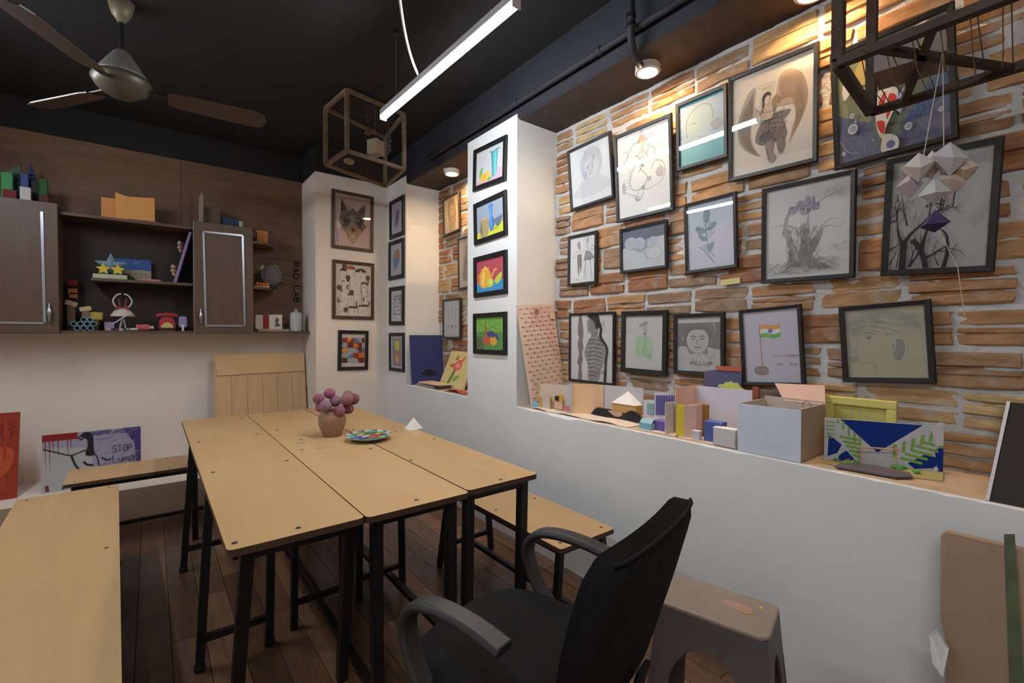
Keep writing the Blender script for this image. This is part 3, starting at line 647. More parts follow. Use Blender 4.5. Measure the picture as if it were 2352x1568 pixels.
def art_oldman(a):
    a.rect(0, 0, 1, 1, (212, 212, 212)); g = (188, 188, 192)
    a.blob([(.05, .22), (.3, .42), (.5, .4), (.75, .42), (.98, .2), (.6, .12), (.2, .14)], (198, 198, 199))
    a.blob([(.28, .75), (.4, .92), (.62, .94), (.78, .8), (.8, .6), (.7, .44), (.5, .38), (.34, .46), (.27, .6)], (192, 192, 194))
    a.blob([(.36, .68), (.5, .76), (.68, .68), (.68, .5), (.52, .41), (.38, .5)], (205, 205, 206))
    face(a, .5, .58, .15, .16, (203, 203, 205), (150, 150, 156))
    a.blob([(.3, .54), (.4, .56), (.42, .46), (.36, .42)], (176, 182, 200)); a.curve([(.42, .4), (.52, .2), (.56, .32)], .012, g)
    a.hatch(40, .3, .45, .75, .9, (174, 174, 178), .004, .1, 70)
def art_ornate(a):
    a.rect(0, 0, 1, 1, (222, 221, 216)); c = (140, 136, 134); w = .008
    a.curve([(.1, .42), (.16, .3), (.35, .24), (.45, .3), (.62, .28), (.85, .34), (.9, .44), (.8, .52)], w, c)
    a.curve([(.36, .6), (.26, .5), (.24, .38), (.34, .3), (.52, .34), (.58, .42), (.5, .5), (.44, .55)], w * 1.2, c)
    for k in range(7): a.line([(.14 + k * .012, .34 + k * .035), (.25 + k * .01, .345 + k * .036)], w * .8, c)
    a.blob([(.08, .4), (.12, .44), (.15, .36), (.12, .28), (.08, .32)], (180, 176, 174)); a.blob([(.74, .46), (.82, .5), (.88, .45), (.86, .38), (.76, .4)], (186, 182, 180))
    a.curve([(.66, .5), (.7, .56), (.76, .58), (.84, .56), (.9, .5), (.92, .42)], w, c)
    for (x, y, r) in ((.62, .4, .03), (.5, .31, .03), (.38, .2, .035), (.5, .57, .02)): a.ring(x, y, r, r * .8, w, c); a.ring(x, y, r * .45, r * .4, w, c)
    a.curve([(.3, .25), (.38, .17), (.46, .2), (.5, .26)], w, c)
    a.curve([(.12, .66), (.2, .72), (.18, .8), (.12, .79)], w, c); a.curve([(.2, .72), (.3, .84), (.42, .86), (.47, .8), (.44, .72), (.36, .7)], w, c)
    a.curve([(.36, .72), (.44, .66), (.46, .56), (.42, .5)], w, c); a.curve([(.58, .7), (.64, .76), (.72, .74), (.74, .66), (.7, .6)], w, c); a.curve([(.58, .58), (.6, .66), (.54, .74)], w, c)
    a.blob([(.43, .9), (.5, .95), (.56, .9), (.58, .84), (.42, .85)], (176, 160, 150)); a.curve([(.5, .95), (.48, 1 - .01), (.53, .975)], w, c)
    a.poly([(.45, .85), (.57, .85), (.55, .72), (.49, .68)], (226, 206, 190)); a.line([(.53, .84), (.5, .72)], w, (130, 126, 150)); a.curve([(.58, .85), (.66, .9), (.74, .87)], w, c)
    a.ell(.62, .79, .02, .012, (170, 166, 164)); a.line([(.44, .66), (.54, .68)], w * 2, (176, 172, 170))
def art_teal(a):
    a.rect(0, 0, 1, 1, (132, 178, 184)); a.rect(0, .3, 1, 1, (168, 184, 194)); a.rect(0, .97, 1, 1, (60, 140, 150)); a.rect(0, 0, .012, 1, (60, 160, 150)); a.rect(.985, 0, 1, 1, (70, 150, 150))
    a.blob([(.15, .6), (.2, .8), (.45, .92), (.68, .9), (.78, .74), (.72, .55), (.5, .38), (.25, .4)], (172, 188, 186))
    a.curve([(.17, .45), (.16, .68), (.3, .84), (.55, .9), (.72, .82), (.76, .62)], .02, (146, 150, 146)); a.curve([(.2, .62), (.3, .66), (.38, .62)], .012, (140, 140, 142))
    a.blob([(.7, .55), (.9, .6), (.98, .48), (.8, .42)], (160, 162, 164)); a.curve([(.1, .35), (.3, .42), (.6, .38)], .012, (150, 160, 170))
    a.blob([(0, .6), (.16, .85), (.1, .95), (0, .9)], (205, 206, 204)); a.line([(.74, .3), (.73, .12)], .006, (96, 140, 140))
def art_angel(a):
    a.rect(0, 0, 1, 1, (206, 196, 184)); d = (104, 96, 92); m = (146, 130, 116); r_ = random.Random(3)
    a.blob([(.36, .6), (.3, .66), (.31, .83), (.22, .82), (.1, .64), (.07, .42), (.15, .26), (.38, .14), (.26, .28), (.24, .44), (.32, .54)], (172, 158, 146))
    a.blob([(.56, .62), (.6, .86), (.74, .9), (.88, .8), (.94, .6), (.87, .4), (.72, .2), (.8, .42), (.76, .56), (.62, .58)], (184, 160, 138))
    for k in range(22):
        t = k / 21; a.curve([(.28 - .01 * t, .8 - .2 * t), (.09 + .16 * t, .58 - .06 * t), (.09 + .16 * t, .38 - .02 * t), (.2 + .08 * t, .24 + .02 * t), (.37 - .06 * t, .14 + .08 * t)], .0045, d if k % 3 == 0 else (140, 128, 118), True)
        a.curve([(.6 + .01 * t, .84 - .2 * t), (.84 - .1 * t, .84 - .2 * t), (.93 - .14 * t, .6 - .04 * t), (.86 - .06 * t, .4 + .04 * t), (.73 + .03 * t, .22 + .14 * t)], .0045, (128, 100, 82) if k % 3 == 0 else (156, 130, 110), True)
    a.blob([(.33, .4), (.42, .5), (.56, .53), (.74, .52), (.66, .44), (.7, .3), (.62, .22), (.52, .27), (.4, .25), (.31, .3)], (138, 124, 116))
    for k in range(16): t = k / 15; a.curve([(.42 + .1 * t, .5 + .01 * t), (.36 + .2 * t, .4), (.33 + .32 * t, .28 + .04 * math.sin(k))], .008, (98, 88, 84) if k % 2 else (166, 152, 142), True)
    for k in range(6): t = k / 5; a.curve([(.5, .5 - .02 * k), (.62, .5 - .025 * k), (.74 - .05 * t, .5 - .03 * k)], .008, (104, 92, 88) if k % 2 else (170, 156, 146), True)
    a.blob([(.36, .34), (.46, .38), (.52, .3), (.42, .27)], (112, 108, 114)); a.hatch(70, .34, .24, .68, .5, (92, 84, 82), .004, .07, 70, 40, r_)
    a.blob([(.39, .5), (.4, .58), (.42, .64), (.5, .64), (.54, .57), (.52, .49)], (190, 170, 150)); a.ell(.455, .69, .036, .046, (200, 184, 166)); a.blob([(.4, .64), (.4, .72), (.45, .755), (.5, .74), (.5, .71), (.46, .72), (.43, .68), (.42, .6), (.39, .56)], (84, 74, 70))
    a.curve([(.41, .61), (.36, .56), (.42, .52)], .02, (178, 158, 140)); a.curve([(.52, .61), (.62, .59), (.72, .575)], .024, (170, 158, 148)); a.blob([(.52, .66), (.58, .7), (.6, .62), (.54, .58)], (150, 130, 96)); a.line([(.36, .57), (.56, .55)], .006, d)
    a.blob([(.44, .26), (.46, .14), (.5, .05), (.56, .09), (.52, .17), (.53, .26)], (152, 134, 124)); a.blob([(.58, .24), (.62, .12), (.67, .2), (.64, .27)], (140, 124, 116)); a.curve([(.46, .2), (.5, .08)], .006, d); a.curve([(.6, .2), (.63, .14)], .006, d)
    a.ring(.45, .82, .09, .022, .006, (168, 160, 120)); a.ring(.47, .79, .06, .018, .005, (176, 168, 130))
def art_koi(a):
    r_ = random.Random(5); a.rect(0, 0, 1, 1, (132, 134, 128)); a.poly([(0, 0), (1, 0), (1, .5), (.62, .3), (.35, .2), (.2, .45), (0, .5)], (116, 120, 144)); a.poly([(0, .95), (0, .45), (.3, .3), (.5, .5), (.3, 1), (0, 1)], (164, 160, 120))
    a.poly([(.3, .3), (.38, .05), (.6, .15), (1, .55), (1, .8), (.7, .7), (.5, .4)], (122, 128, 104)); a.poly([(.6, .2), (.75, .2), (1, .38), (1, .6), (.8, .45)], (92, 108, 140))
    a.hatch(220, 0, 0, 1, .9, (150, 152, 130), .003, .14, 70, 30, r_); a.hatch(120, 0, 0, .9, .5, (108, 112, 160), .003, .12, 100, 20, r_)
    w = (196, 192, 182); red = (186, 66, 58)
    a.blob([(.38, .5), (.46, .56), (.58, .5), (.55, .36), (.46, .2), (.44, .1), (.38, .2), (.37, .36)], w); a.blob([(.41, .45), (.47, .52), (.46, .42), (.4, .38)], red); a.blob([(.5, .48), (.57, .44), (.52, .34), (.47, .28)], red); a.blob([(.38, .28), (.45, .26), (.44, .16), (.4, .2)], red)
    a.blob([(.3, .44), (.4, .46), (.38, .38)], (206, 204, 198)); a.blob([(.55, .38), (.64, .5), (.6, .3)], (150, 154, 180)); a.blob([(.42, .1), (.46, .15), (.56, .1), (.56, 0), (.42, 0)], (196, 196, 190)); a.ell(.5, .05, .04, .035, (104, 104, 150))
    a.blob([(.1, .76), (.16, .68), (.3, .6), (.16, .62), (.08, .56), (.06, .66)], w); a.blob([(.15, .72), (.22, .66), (.16, .64)], red)
    a.blob([(.62, .84), (.7, .95), (.86, .97), (.9, .84), (.8, .76), (.68, .78)], w); a.ell(.74, .86, .045, .055, red); a.ell(.85, .93, .035, .04, red); a.ell(.84, .8, .03, .025, red); a.ell(.66, .85, .03, .03, (130, 136, 160))
    a.blob([(.2, .8), (.4, .95), (.6, .88), (.62, .7), (.4, .62), (.24, .66)], (182, 160, 96)); a.blob([(.55, .84), (.68, .8), (.7, .6), (.6, .54), (.54, .66)], (192, 140, 110)); a.ell(.6, .78, .04, .04, (120, 176, 150))
    for (x, y, q) in ((.15, .28, .05), (.15, .4, .025), (.66, .16, .035), (.05, .08, .02), (.93, .22, .022), (.34, .13, .012), (.18, .34, .012)): a.ell(x, y, q, q * .95, (176, 180, 176)); a.ell(x + q * .1, y, q * .65, q * .6, (140, 144, 168))
    a.curve([(.02, .2), (.1, .08), (.2, .05)], .006, (176, 176, 160))
def art_branches(a):
    a.rect(0, 0, 1, 1, (156, 156, 156)); k = (52, 51, 52); r_ = random.Random(11)
    def br(x, y, ang, L, w, dep):
        pts = [(x, y)]; aa = ang
        for i in range(4): aa += r_.uniform(-14, 14); x += L / 4 * math.cos(math.radians(aa)); y += L / 4 * math.sin(math.radians(aa)); pts.append((x, y))
        a.curve(pts, w, k, True, 3)
        if dep:
            for q in range(r_.choice((2, 3))): p = pts[r_.choice((2, 3, 4))]; br(p[0], p[1], ang + r_.choice((-1, 1)) * r_.uniform(22, 55), L * .62, w * .5, dep - 1)
    a.hatch(170, .02, .05, .6, .62, (112, 112, 112), .003, .09, 260, 14, r_); a.hatch(40, .4, .62, .62, .78, (112, 112, 112), .003, .07, 250, 16, r_)
    a.curve([(.16, -.0), (.165, .15), (.16, .26)], .075, k); br(.16, .22, 125, .26, .05, 2); br(.17, .24, 55, .36, .05, 3)
    a.curve([(.42, 0), (.38, .12), (.33, .2), (.26, .27)], .06, k); br(.37, .15, 85, .42, .045, 3); br(.42, .1, 20, .26, .03, 2); br(.24, .02, 40, .22, .035, 1); br(.1, .02, 80, .16, .015, 2); br(.25, .04, 75, .2, .02, 2)
    a.curve([(.6, 0), (.63, .12), (.62, .26), (.58, .32), (.53, .35)], .05, k, True); br(.55, .02, 110, .14, .015, 2); br(.02, .05, 70, .22, .012, 2); br(.0, .18, 20, .16, .02, 1); br(.02, .5, 30, .2, .012, 2)
    a.curve([(.42, .58), (.5, .57), (.56, .55)], .014, k); br(.53, .56, 80, .16, .014, 2); br(.2, .4, 100, .3, .022, 3)
    a.rect(.385, .55, .41, .57, k)
def art_fashion(a):
    a.rect(0, 0, 1, 1, (206, 206, 206)); g = (112, 112, 114)
    a.poly([(.28, .62), (.46, .62), (.48, .4), (.44, .2), (.38, .38), (.36, .1), (.3, .3)], g); a.poly([(.32, .72), (.42, .72), (.45, .62), (.28, .62)], (196, 196, 196)); a.blob([(.28, .84), (.36, .9), (.42, .84), (.42, .74), (.36, .72)], (140, 140, 142))
    a.curve([(.3, .7), (.12, .6), (.2, .56)], .015, g); a.curve([(.42, .7), (.5, .62)], .012, g); a.line([(.34, .1), (.28, .06)], .012, g); a.line([(.27, .9), (.42, .9)], .012, g)
    a.poly([(.62, .66), (.8, .66), (.97, .5), (.86, .48), (.78, .46), (.68, .48), (.55, .46)], (126, 126, 128)); [a.line([(.66 + i * .05, .64), (.6 + i * .09, .48)], .012, (196, 196, 196)) for i in range(4)]
    a.curve([(.66, .8), (.72, .72), (.64, .66)], .012, g); a.blob([(.64, .93), (.7, .97), (.76, .92), (.7, .82)], (170, 170, 170)); a.line([(.63, .47), (.6, .28), (.62, .1)], .014, g); a.line([(.8, .47), (.84, .28), (.86, .11)], .014, g); a.curve([(.78, .7), (.92, .68), (.96, .74), (.84, .78)], .014, g)
    a.line([(.2, .08), (.4, .05)], .005, g); a.line([(.55, .09), (.9, .1)], .005, (170, 170, 170))
def art_spheres(a):
    a.rect(0, 0, 1, 1, (186, 188, 190)); a.poly([(0, .55), (.3, .62), (.62, .7), (1, .72), (1, 1), (0, 1)], (104, 114, 126)); a.poly([(.22, .5), (.5, .42), (.8, .6), (.7, .72), (.4, .66)], (140, 152, 164))
    for (x, y, r) in ((.2, .66, .15), (.4, .62, .15), (.72, .6, .13)): a.ell(x, y, r, r * 1.05, (168, 172, 180)); a.ring(x, y, r * .8, r * .84, .008, (198, 202, 206)); a.ring(x, y, r * .5, r * .54, .008, (188, 192, 198))
    a.ell(.75, .34, .18, .14, (190, 192, 194)); a.ring(.75, .34, .18, .14, .012, (156, 160, 164)); a.curve([(.52, .5), (.56, .3), (.62, .2)], .04, (160, 164, 168)); a.poly([(.28, .48), (.46, .38), (.5, .44), (.34, .52)], (150, 154, 164))
def art_leaf(a):
    a.rect(0, 0, 1, 1, (184, 184, 196)); a.poly([(0, .5), (1, .72), (1, 1), (0, 1)], (172, 184, 194)); d = (74, 82, 96); t = (120, 142, 150)
    a.curve([(.42, .92), (.4, .7), (.42, .5), (.46, .32), (.58, .16)], .012, d)
    a.blob([(.42, .94), (.5, .84), (.48, .72), (.41, .68), (.35, .76), (.37, .86)], t)
    for s_, y in ((-1, .6), (1, .63)): a.blob([(.41, y - .04), (.41 + s_ * .16, y + .06), (.41 + s_ * .24, y + .02), (.41 + s_ * .12, y - .06)], t)
    a.blob([(.25, .58), (.34, .5), (.44, .46), (.36, .42), (.27, .48)], t); a.curve([(.22, .62), (.27, .47), (.42, .43), (.6, .56)], .008, d); a.curve([(.2, .64), (.36, .6), (.52, .6)], .008, d)
    a.blob([(.34, .35), (.5, .37), (.6, .4), (.56, .28), (.47, .22)], (160, 170, 178)); a.blob([(.42, .34), (.58, .38), (.48, .24)], t); a.curve([(.26, .34), (.42, .22), (.58, .06)], .012, d); a.hatch(26, .34, .44, .52, .9, d, .005, .06, 70, 30, random.Random(2))
def art_tree(a):
    a.rect(0, 0, 1, 1, (188, 188, 188)); g = (146, 146, 146); d = (110, 110, 110); r_ = random.Random(8)
    a.blob([(.32, .14), (.3, .28), (.26, .42), (.2, .5), (.24, .56), (.3, .52), (.36, .38), (.42, .28), (.44, .38), (.43, .52), (.46, .58), (.54, .56), (.54, .42), (.62, .36), (.58, .24), (.66, .16), (.52, .1), (.4, .1)], g)
    a.blob([(.4, .28), (.52, .36), (.64, .46), (.7, .5), (.68, .4), (.6, .26), (.5, .18)], (132, 132, 132))
    a.line([(.24, .54), (.26, .66), (.3, .72)], .05, g); a.line([(.52, .55), (.53, .72)], .04, g, True); a.line([(.28, .58), (.42, .52)], .035, g, True); a.line([(.22, .6), (.06, .58)], .02, g, True)
    a.curve([(.62, .46), (.74, .52), (.86, .5), (.96, .54)], .022, g, True); a.curve([(.66, .5), (.76, .58), (.88, .58)], .02, g, True); a.curve([(.54, .72), (.64, .78), (.78, .84), (.9, .86)], .022, g, True)
    for (x, y, r) in ((.34, .74, .06), (.44, .78, .07), (.54, .8, .06), (.48, .72, .06), (.6, .74, .04)): a.ell(x, y, r, r * .8, (148, 146, 160)); a.hatch(14, x - r, y - r * .7, x + r, y + r * .6, (96, 96, 116), .006, .05, 40, 60, r_)
    for k in range(14): x = .3 + k * .028; a.curve([(x, .2), (x - .03 + (k - 7) * .012, .12), (x + (k - 7) * .035, .05)], .012, g, True)
    a.hatch(150, .28, .1, .64, .5, d, .006, .07, 80, 40, r_); a.hatch(60, .04, .03, .5, .16, (130, 130, 130), .006, .08, 20, 20, r_); a.hatch(26, .62, .1, .86, .22, (136, 136, 136), .006, .1, 340, 14, r_)
    a.hatch(20, .7, .8, .92, .9, g, .006, .05, 50, 60, r_); a.hatch(12, .78, .25, .96, .32, (150, 150, 150), .005, .07, 20, 20, r_); a.hatch(26, .54, .08, .74, .12, d, .012, .04, 30, 20, r_)
def art_staff(a):   # generic stand-in: shaded grey urn beside a carved staff and a dark ribbon
    a.rect(0, 0, 1, 1, (196, 196, 196)); g = (120, 120, 120); d = (58, 57, 58); r_ = random.Random(4)
    a.blob([(.2, 1.0), (.26, 1.0), (.31, .72), (.29, .6), (.31, .5), (.28, .4), (.3, .3), (.27, .22), (.28, 0), (.19, 0), (.2, .2), (.16, .26), (.2, .4), (.17, .55), (.2, .66), (.17, .74)], (112, 112, 112))
    a.blob([(.44, .62), (.36, .5), (.34, .38), (.42, .24), (.44, .0), (.66, .0), (.74, .2), (.86, .36), (.84, .52), (.72, .62), (.66, .72), (.66, .9), (.54, .98), (.4, .9), (.42, .76), (.5, .7)], (138, 138, 138))
    for k in range(20): y = .04 + k * .03; a.curve([(.42, y), (.56, y + .02), (.76 if y > .2 else .62, y - .01)], .012, (100, 100, 102) if k % 2 else (160, 160, 160))
    a.curve([(.6, 1), (.72, .8), (.72, .66), (.86, .5), (.84, .3), (.82, .0)], .06, d); a.blob([(.4, .98), (.5, 1), (.66, 1), (.7, .84), (.62, .78), (.56, .9)], d); a.hatch(60, .4, .05, .78, .9, (92, 92, 92), .006, .08, 20, 30, r_)
def art_greenman(a):
    a.rect(0, 0, 1, 1, (186, 186, 184)); g = (140, 150, 140)
    a.blob([(.3, .58), (.44, .62), (.56, .62), (.74, .5), (.74, .22), (.64, .16), (.52, .24), (.3, .28)], (162, 186, 156)); a.ring(.5, .45, .24, .3, .006, (168, 172, 168)); a.poly([(.46, .8), (.6, .82), (.6, .68), (.54, .64), (.48, .7)], (168, 168, 168))
    a.blob([(.36, .8), (.46, .86), (.56, .9), (.6, .86), (.5, .8)], (150, 150, 150)); a.line([(.36, .8), (.6, .87)], .012, (110, 112, 110)); a.ell(.53, .66, .035, .025, (112, 116, 116)); a.curve([(.53, .62), (.54, .48), (.5, .36), (.46, .3)], .012, (112, 130, 110))
    a.hatch(40, .3, .2, .72, .58, g, .005, .06, 70, 40, random.Random(9)); a.line([(.66, .3), (.67, .22)], .012, (120, 140, 118))
def art_boy(a):
    a.rect(0, 0, 1, 1, (112, 112, 112)); a.rect(0, .9, 1, 1, (176, 176, 176))
    a.blob([(-.02, 0), (0, .4), (.15, .46), (.3, .42), (.5, .34), (.68, .44), (.85, .42), (1.0, .36), (1, 0), (.5, -.02)], (176, 176, 176)); a.hatch(40, .02, .02, .98, .38, (150, 150, 150), .007, .12, 80, 20, random.Random(12))
    a.blob([(.24, .42), (.32, .32), (.42, .36), (.3, .46)], (128, 128, 128)); a.blob([(.58, .36), (.7, .32), (.68, .46)], (124, 124, 124))
    face(a, .48, .57, .255, .235, (170, 170, 170), (96, 96, 96)); a.blob([(.2, .62), (.22, .78), (.48, .84), (.74, .78), (.76, .62), (.68, .74), (.5, .775), (.3, .74)], (104, 104, 104)); a.curve([(.83, .9), (.88, .76), (.84, .62)], .025, (170, 170, 170), True); a.line([(.13, .64), (.14, .57)], .02, (176, 176, 176))
    a.text('WILLIAM', .3, .12, .5, .07, (116, 116, 116), .016)
def art_flag(a):
    a.rect(0, 0, 1, 1, (180, 178, 190)); a.line([(.30, .82), (.325, .22)], .018, (176, 104, 96))
    def band(y0, y1, c): n = 8; a.poly([(.32 + .36 * k / n, y0 + .012 * math.sin(k * .9)) for k in range(n + 1)] + [(.32 + .36 * k / n, y1 + .012 * math.sin(k * .9)) for k in range(n, -1, -1)], c)
    band(.74, .80, (214, 144, 72)); band(.68, .74, (206, 206, 206)); band(.62, .68, (104, 164, 84)); a.ell(.5, .715, .042, .032, (92, 96, 160))
    a.line([(.68, .63), (.68, .84)], .006, (150, 140, 150)); a.blob([(.18, .2), (.3, .225), (.42, .2), (.43, .13), (.38, .1), (.22, .1), (.17, .14)], (140, 128, 122)); a.ring(.3, .165, .125, .06, .006, (92, 86, 84))
    a.text('ROHAN-', .54, .35, .22, .028, (140, 138, 160), .007); a.text('VERMA', .77, .35, .2, .03, (172, 84, 100), .008); a.text('084', .58, .235, .12, .026, (162, 110, 116), .007); a.text('JK0', .81, .23, .13, .03, (150, 96, 104), .008)
def art_profile(a):
    a.rect(0, 0, 1, 1, (162, 162, 140)); d = (120, 122, 112); m = (148, 148, 136)
    a.blob([(.0, .8), (.2, .95), (.6, .97), (.9, .8), (.95, .66), (.7, .82), (.4, .86), (.2, .78), (.1, .66), (0, .7)], (154, 154, 144)); a.blob([(.6, .45), (.66, .55), (.74, .5), (.72, .32), (.66, .24), (.6, .3)], (128, 128, 124)); a.ring(.575, .47, .055, .11, .012, (182, 182, 172), -80, 100)
    a.curve([(.12, .74), (.1, .6), (.16, .5), (.12, .44), (.15, .4), (.11, .35), (.14, .28), (.2, .2), (.3, .22), (.38, .1)], .008, d); a.curve([(.24, .63), (.3, .66), (.38, .62)], .01, (104, 104, 100)); a.ell(.3, .58, .03, .018, (104, 106, 110)); a.curve([(.25, .595), (.3, .615), (.36, .58)], .008, d)
    a.blob([(.06, .46), (.12, .42), (.1, .36), (.04, .38)], m); a.blob([(.04, .32), (.14, .28), (.1, .22), (.02, .24)], (136, 138, 134)); a.curve([(.26, .2), (.34, .24), (.38, .14)], .018, m)
    a.hatch(60, .4, .6, .95, .95, m, .005, .16, 165, 20, random.Random(6)); a.hatch(40, .02, .6, .3, .95, m, .005, .12, 30, 20, random.Random(7))
def art_girl(a):
    a.rect(0, 0, 1, 1, (206, 184, 150)); a.blob([(.3, .9), (.55, .94), (.75, .8), (.8, .4), (.7, .12), (.35, .1), (.28, .4), (.24, .7)], (170, 136, 98)); face(a, .52, .62, .16, .18, (200, 172, 134), (120, 92, 66)); a.blob([(.36, .36), (.66, .36), (.72, .05), (.32, .05)], (184, 150, 112)); a.hatch(40, .26, .1, .78, .9, (146, 112, 80), .012, .16, 85, 15, random.Random(3))
def art_faint(a):
    a.rect(0, 0, 1, 1, (186, 174, 160)); a.blob([(.2, .2), (.3, .5), (.45, .85), (.55, .85), (.6, .5), (.7, .2), (.45, .12)], (160, 146, 136)); a.hatch(50, .2, .15, .7, .85, (140, 128, 120), .01, .1, 80, 20, random.Random(3))
def art_icons(a):
    a.rect(0, 0, 1, 1, (186, 188, 190))
    for i in range(3):
        x = .27 + i * .24; a.line([(x, .52), (x, .8)], .02, (140, 140, 142)); a.line([(x - .06, .6), (x + .06, .66)], .02, (150, 150, 152)); a.line([(x - .05, .74), (x + .05, .7)], .02, (160, 130, 130) if i == 1 else (150, 150, 152)); a.ell(x, .3, .05, .035, [(184, 140, 80), (96, 84, 80), (150, 100, 70)][i]); a.ell(x, .26, .035, .02, (120, 110, 100))
def art_jug(a):
    a.rect(0, 0, 1, 1, (196, 196, 198)); a.poly([(0, 0), (1, 0), (1, .3), (.8, .34), (.0, .12)], (206, 168, 186)); a.poly([(.54, .86), (.8, .88), (.76, .14), (.6, .1)], (92, 178, 178)); a.poly([(.56, .84), (.6, .82), (.64, .12), (.61, .11)], (64, 150, 154)); a.rect(.69, .14, .72, .86, (150, 206, 204)); a.line([(.5, .88), (.6, .84), (.84, .9)], .02, (60, 140, 146))
    a.curve([(.8, .86), (.9, .84), (.92, .6), (.88, .4)], .012, (150, 160, 168)); a.ell(.24, .2, .08, .14, (222, 180, 72)); a.ell(.36, .18, .09, .12, (228, 170, 70)); a.ell(.46, .22, .08, .14, (234, 188, 84)); a.blob([(.12, .22), (.18, .46), (.26, .5), (.2, .3)], (100, 168, 72)); a.ell(.5, .1, .07, .05, (110, 184, 90))
def art_bottle(a):
    a.rect(0, 0, 1, 1, (152, 164, 180)); a.poly([(0, 0), (1, 0), (1, .32), (.8, .3), (.3, .22), (0, .2)], (204, 206, 66)); a.blob([(.16, .56), (.4, .58), (.46, .3), (.4, .06), (.16, .04), (.1, .3)], (172, 152, 112)); a.ell(.28, .57, .13, .03, (196, 176, 134)); a.blob([(.12, .3), (.18, .5), (.22, .2), (.18, .08)], (136, 118, 92)); a.poly([(.46, .92), (.6, .94), (.58, .6), (.66, .4), (.64, .16), (.5, .12), (.46, .4), (.5, .6)], (64, 120, 190)); a.poly([(.5, .9), (.54, .9), (.56, .3), (.52, .2)], (120, 168, 222)); a.poly([(.62, .44), (.96, .5), (.88, .26), (.78, .18), (.7, .26)], (104, 116, 128)); a.poly([(.6, .22), (.8, .2), (.74, .12), (.62, .14)], (176, 180, 70))
def art_teapot(a):
    a.rect(0, 0, 1, 1, (178, 80, 92)); a.rect(0, 0, 1, .3, (72, 146, 196)); a.blob([(.1, .3), (.1, .55), (.22, .68), (.42, .68), (.54, .5), (.5, .24), (.36, .12), (.2, .14)], (226, 168, 70)); a.ell(.32, .7, .16, .04, (236, 184, 90)); a.ell(.32, .76, .05, .04, (230, 172, 76)); a.line([(.54, .4), (.66, .62), (.74, .64)], .06, (226, 150, 84)); a.ring(.06, .42, .05, .13, .02, (214, 152, 60)); a.blob([(.18, .3), (.22, .6), (.3, .62), (.28, .2)], (242, 196, 110)); a.ell(.5, .26, .13, .14, (200, 204, 80)); a.blob([(.66, .3), (.8, .48), (.92, .5), (.88, .3), (.74, .2)], (196, 198, 80)); a.ell(.52, .28, .06, .07, (218, 220, 110))
def art_fruit(a):
    a.rect(0, 0, 1, 1, (122, 172, 78)); a.rect(0, 0, 1, .55, (96, 146, 82)); a.rect(0, 0, .3, .4, (92, 112, 76))
    for q in (((.1, .98), (.16, .8), (.5, .62)), ((.5, .98), (.5, .75), (.9, .6)), ((.95, .98), (.86, .8), (.6, .7)), ((.3, .6), (.2, .4), (.1, .1)), ((.95, .4), (.8, .3), (.6, .3))): a.curve(q, .01, (74, 120, 60))
    a.blob([(.3, .5), (.34, .86), (.4, .6), (.44, .3), (.34, .14), (.24, .3)], (156, 112, 72)); a.curve([(.35, .8), (.36, .92)], .02, (90, 80, 50)); a.ell(.4, .28, .12, .13, (200, 92, 74)); a.ell(.64, .27, .12, .14, (224, 166, 70))
    for (x, y) in ((.45, .5), (.52, .54), (.6, .52), (.56, .46), (.48, .44), (.66, .46), (.74, .44), (.78, .36), (.63, .42)): a.ell(x, y, .05, .05, (88, 76, 130))
def art_purple(a):
    a.rect(0, 0, 1, 1, (176, 176, 182)); a.blob([(.3, .3), (.34, .55), (.5, .74), (.68, .76), (.72, .56), (.66, .38), (.5, .22), (.36, .2)], (142, 128, 160)); a.hatch(50, .34, .25, .66, .7, (110, 94, 136), .012, .12, 60, 40, random.Random(1)); a.ell(.62, .5, .03, .03, (70, 60, 100))
def art_map(a):
    a.rect(0, 0, 1, 1, (176, 180, 186)); a.blob([(.24, .3), (.2, .55), (.32, .74), (.54, .8), (.74, .72), (.74, .5), (.62, .34), (.42, .22)], (128, 138, 140)); a.blob([(.5, .76), (.7, .74), (.7, .56), (.54, .56)], (190, 112, 88)); a.blob([(.24, .48), (.5, .54), (.7, .44), (.6, .36), (.3, .34)], (88, 138, 172)); a.blob([(.26, .54), (.34, .7), (.46, .74), (.44, .56)], (160, 146, 110)); a.curve([(.42, .24), (.3, .14), (.24, .16)], .03, (96, 100, 104)); a.ring(.48, .52, .27, .29, .012, (84, 92, 100))
def art_letters(a):
    a.rect(0, 0, 1, 1, (196, 196, 196)); r_ = random.Random(14)
    for i in range(6):
        for j in range(5): x, y = .18 + j * .15, .2 + i * .115; q = [(x + r_.uniform(0, .1), y + r_.uniform(0, .09)) for _ in range(4)]; a.curve(q, .035, (76, 76, 78), False, 4)
def art_busts(a):
    a.rect(0, 0, 1, 1, (186, 186, 188)); a.rect(.12, .06, .88, .94, (140, 140, 144)); a.blob([(.34, .82), (.68, .84), (.7, .62), (.58, .54), (.42, .56), (.34, .68)], (206, 196, 96)); a.blob([(.34, .3), (.36, .46), (.66, .46), (.7, .2), (.5, .12), (.4, .18)], (200, 130, 96)); a.line([(.46, .7), (.48, .6)], .03, (150, 140, 70)); a.blob([(.46, .36), (.56, .36), (.58, .2), (.48, .2)], (214, 196, 120))
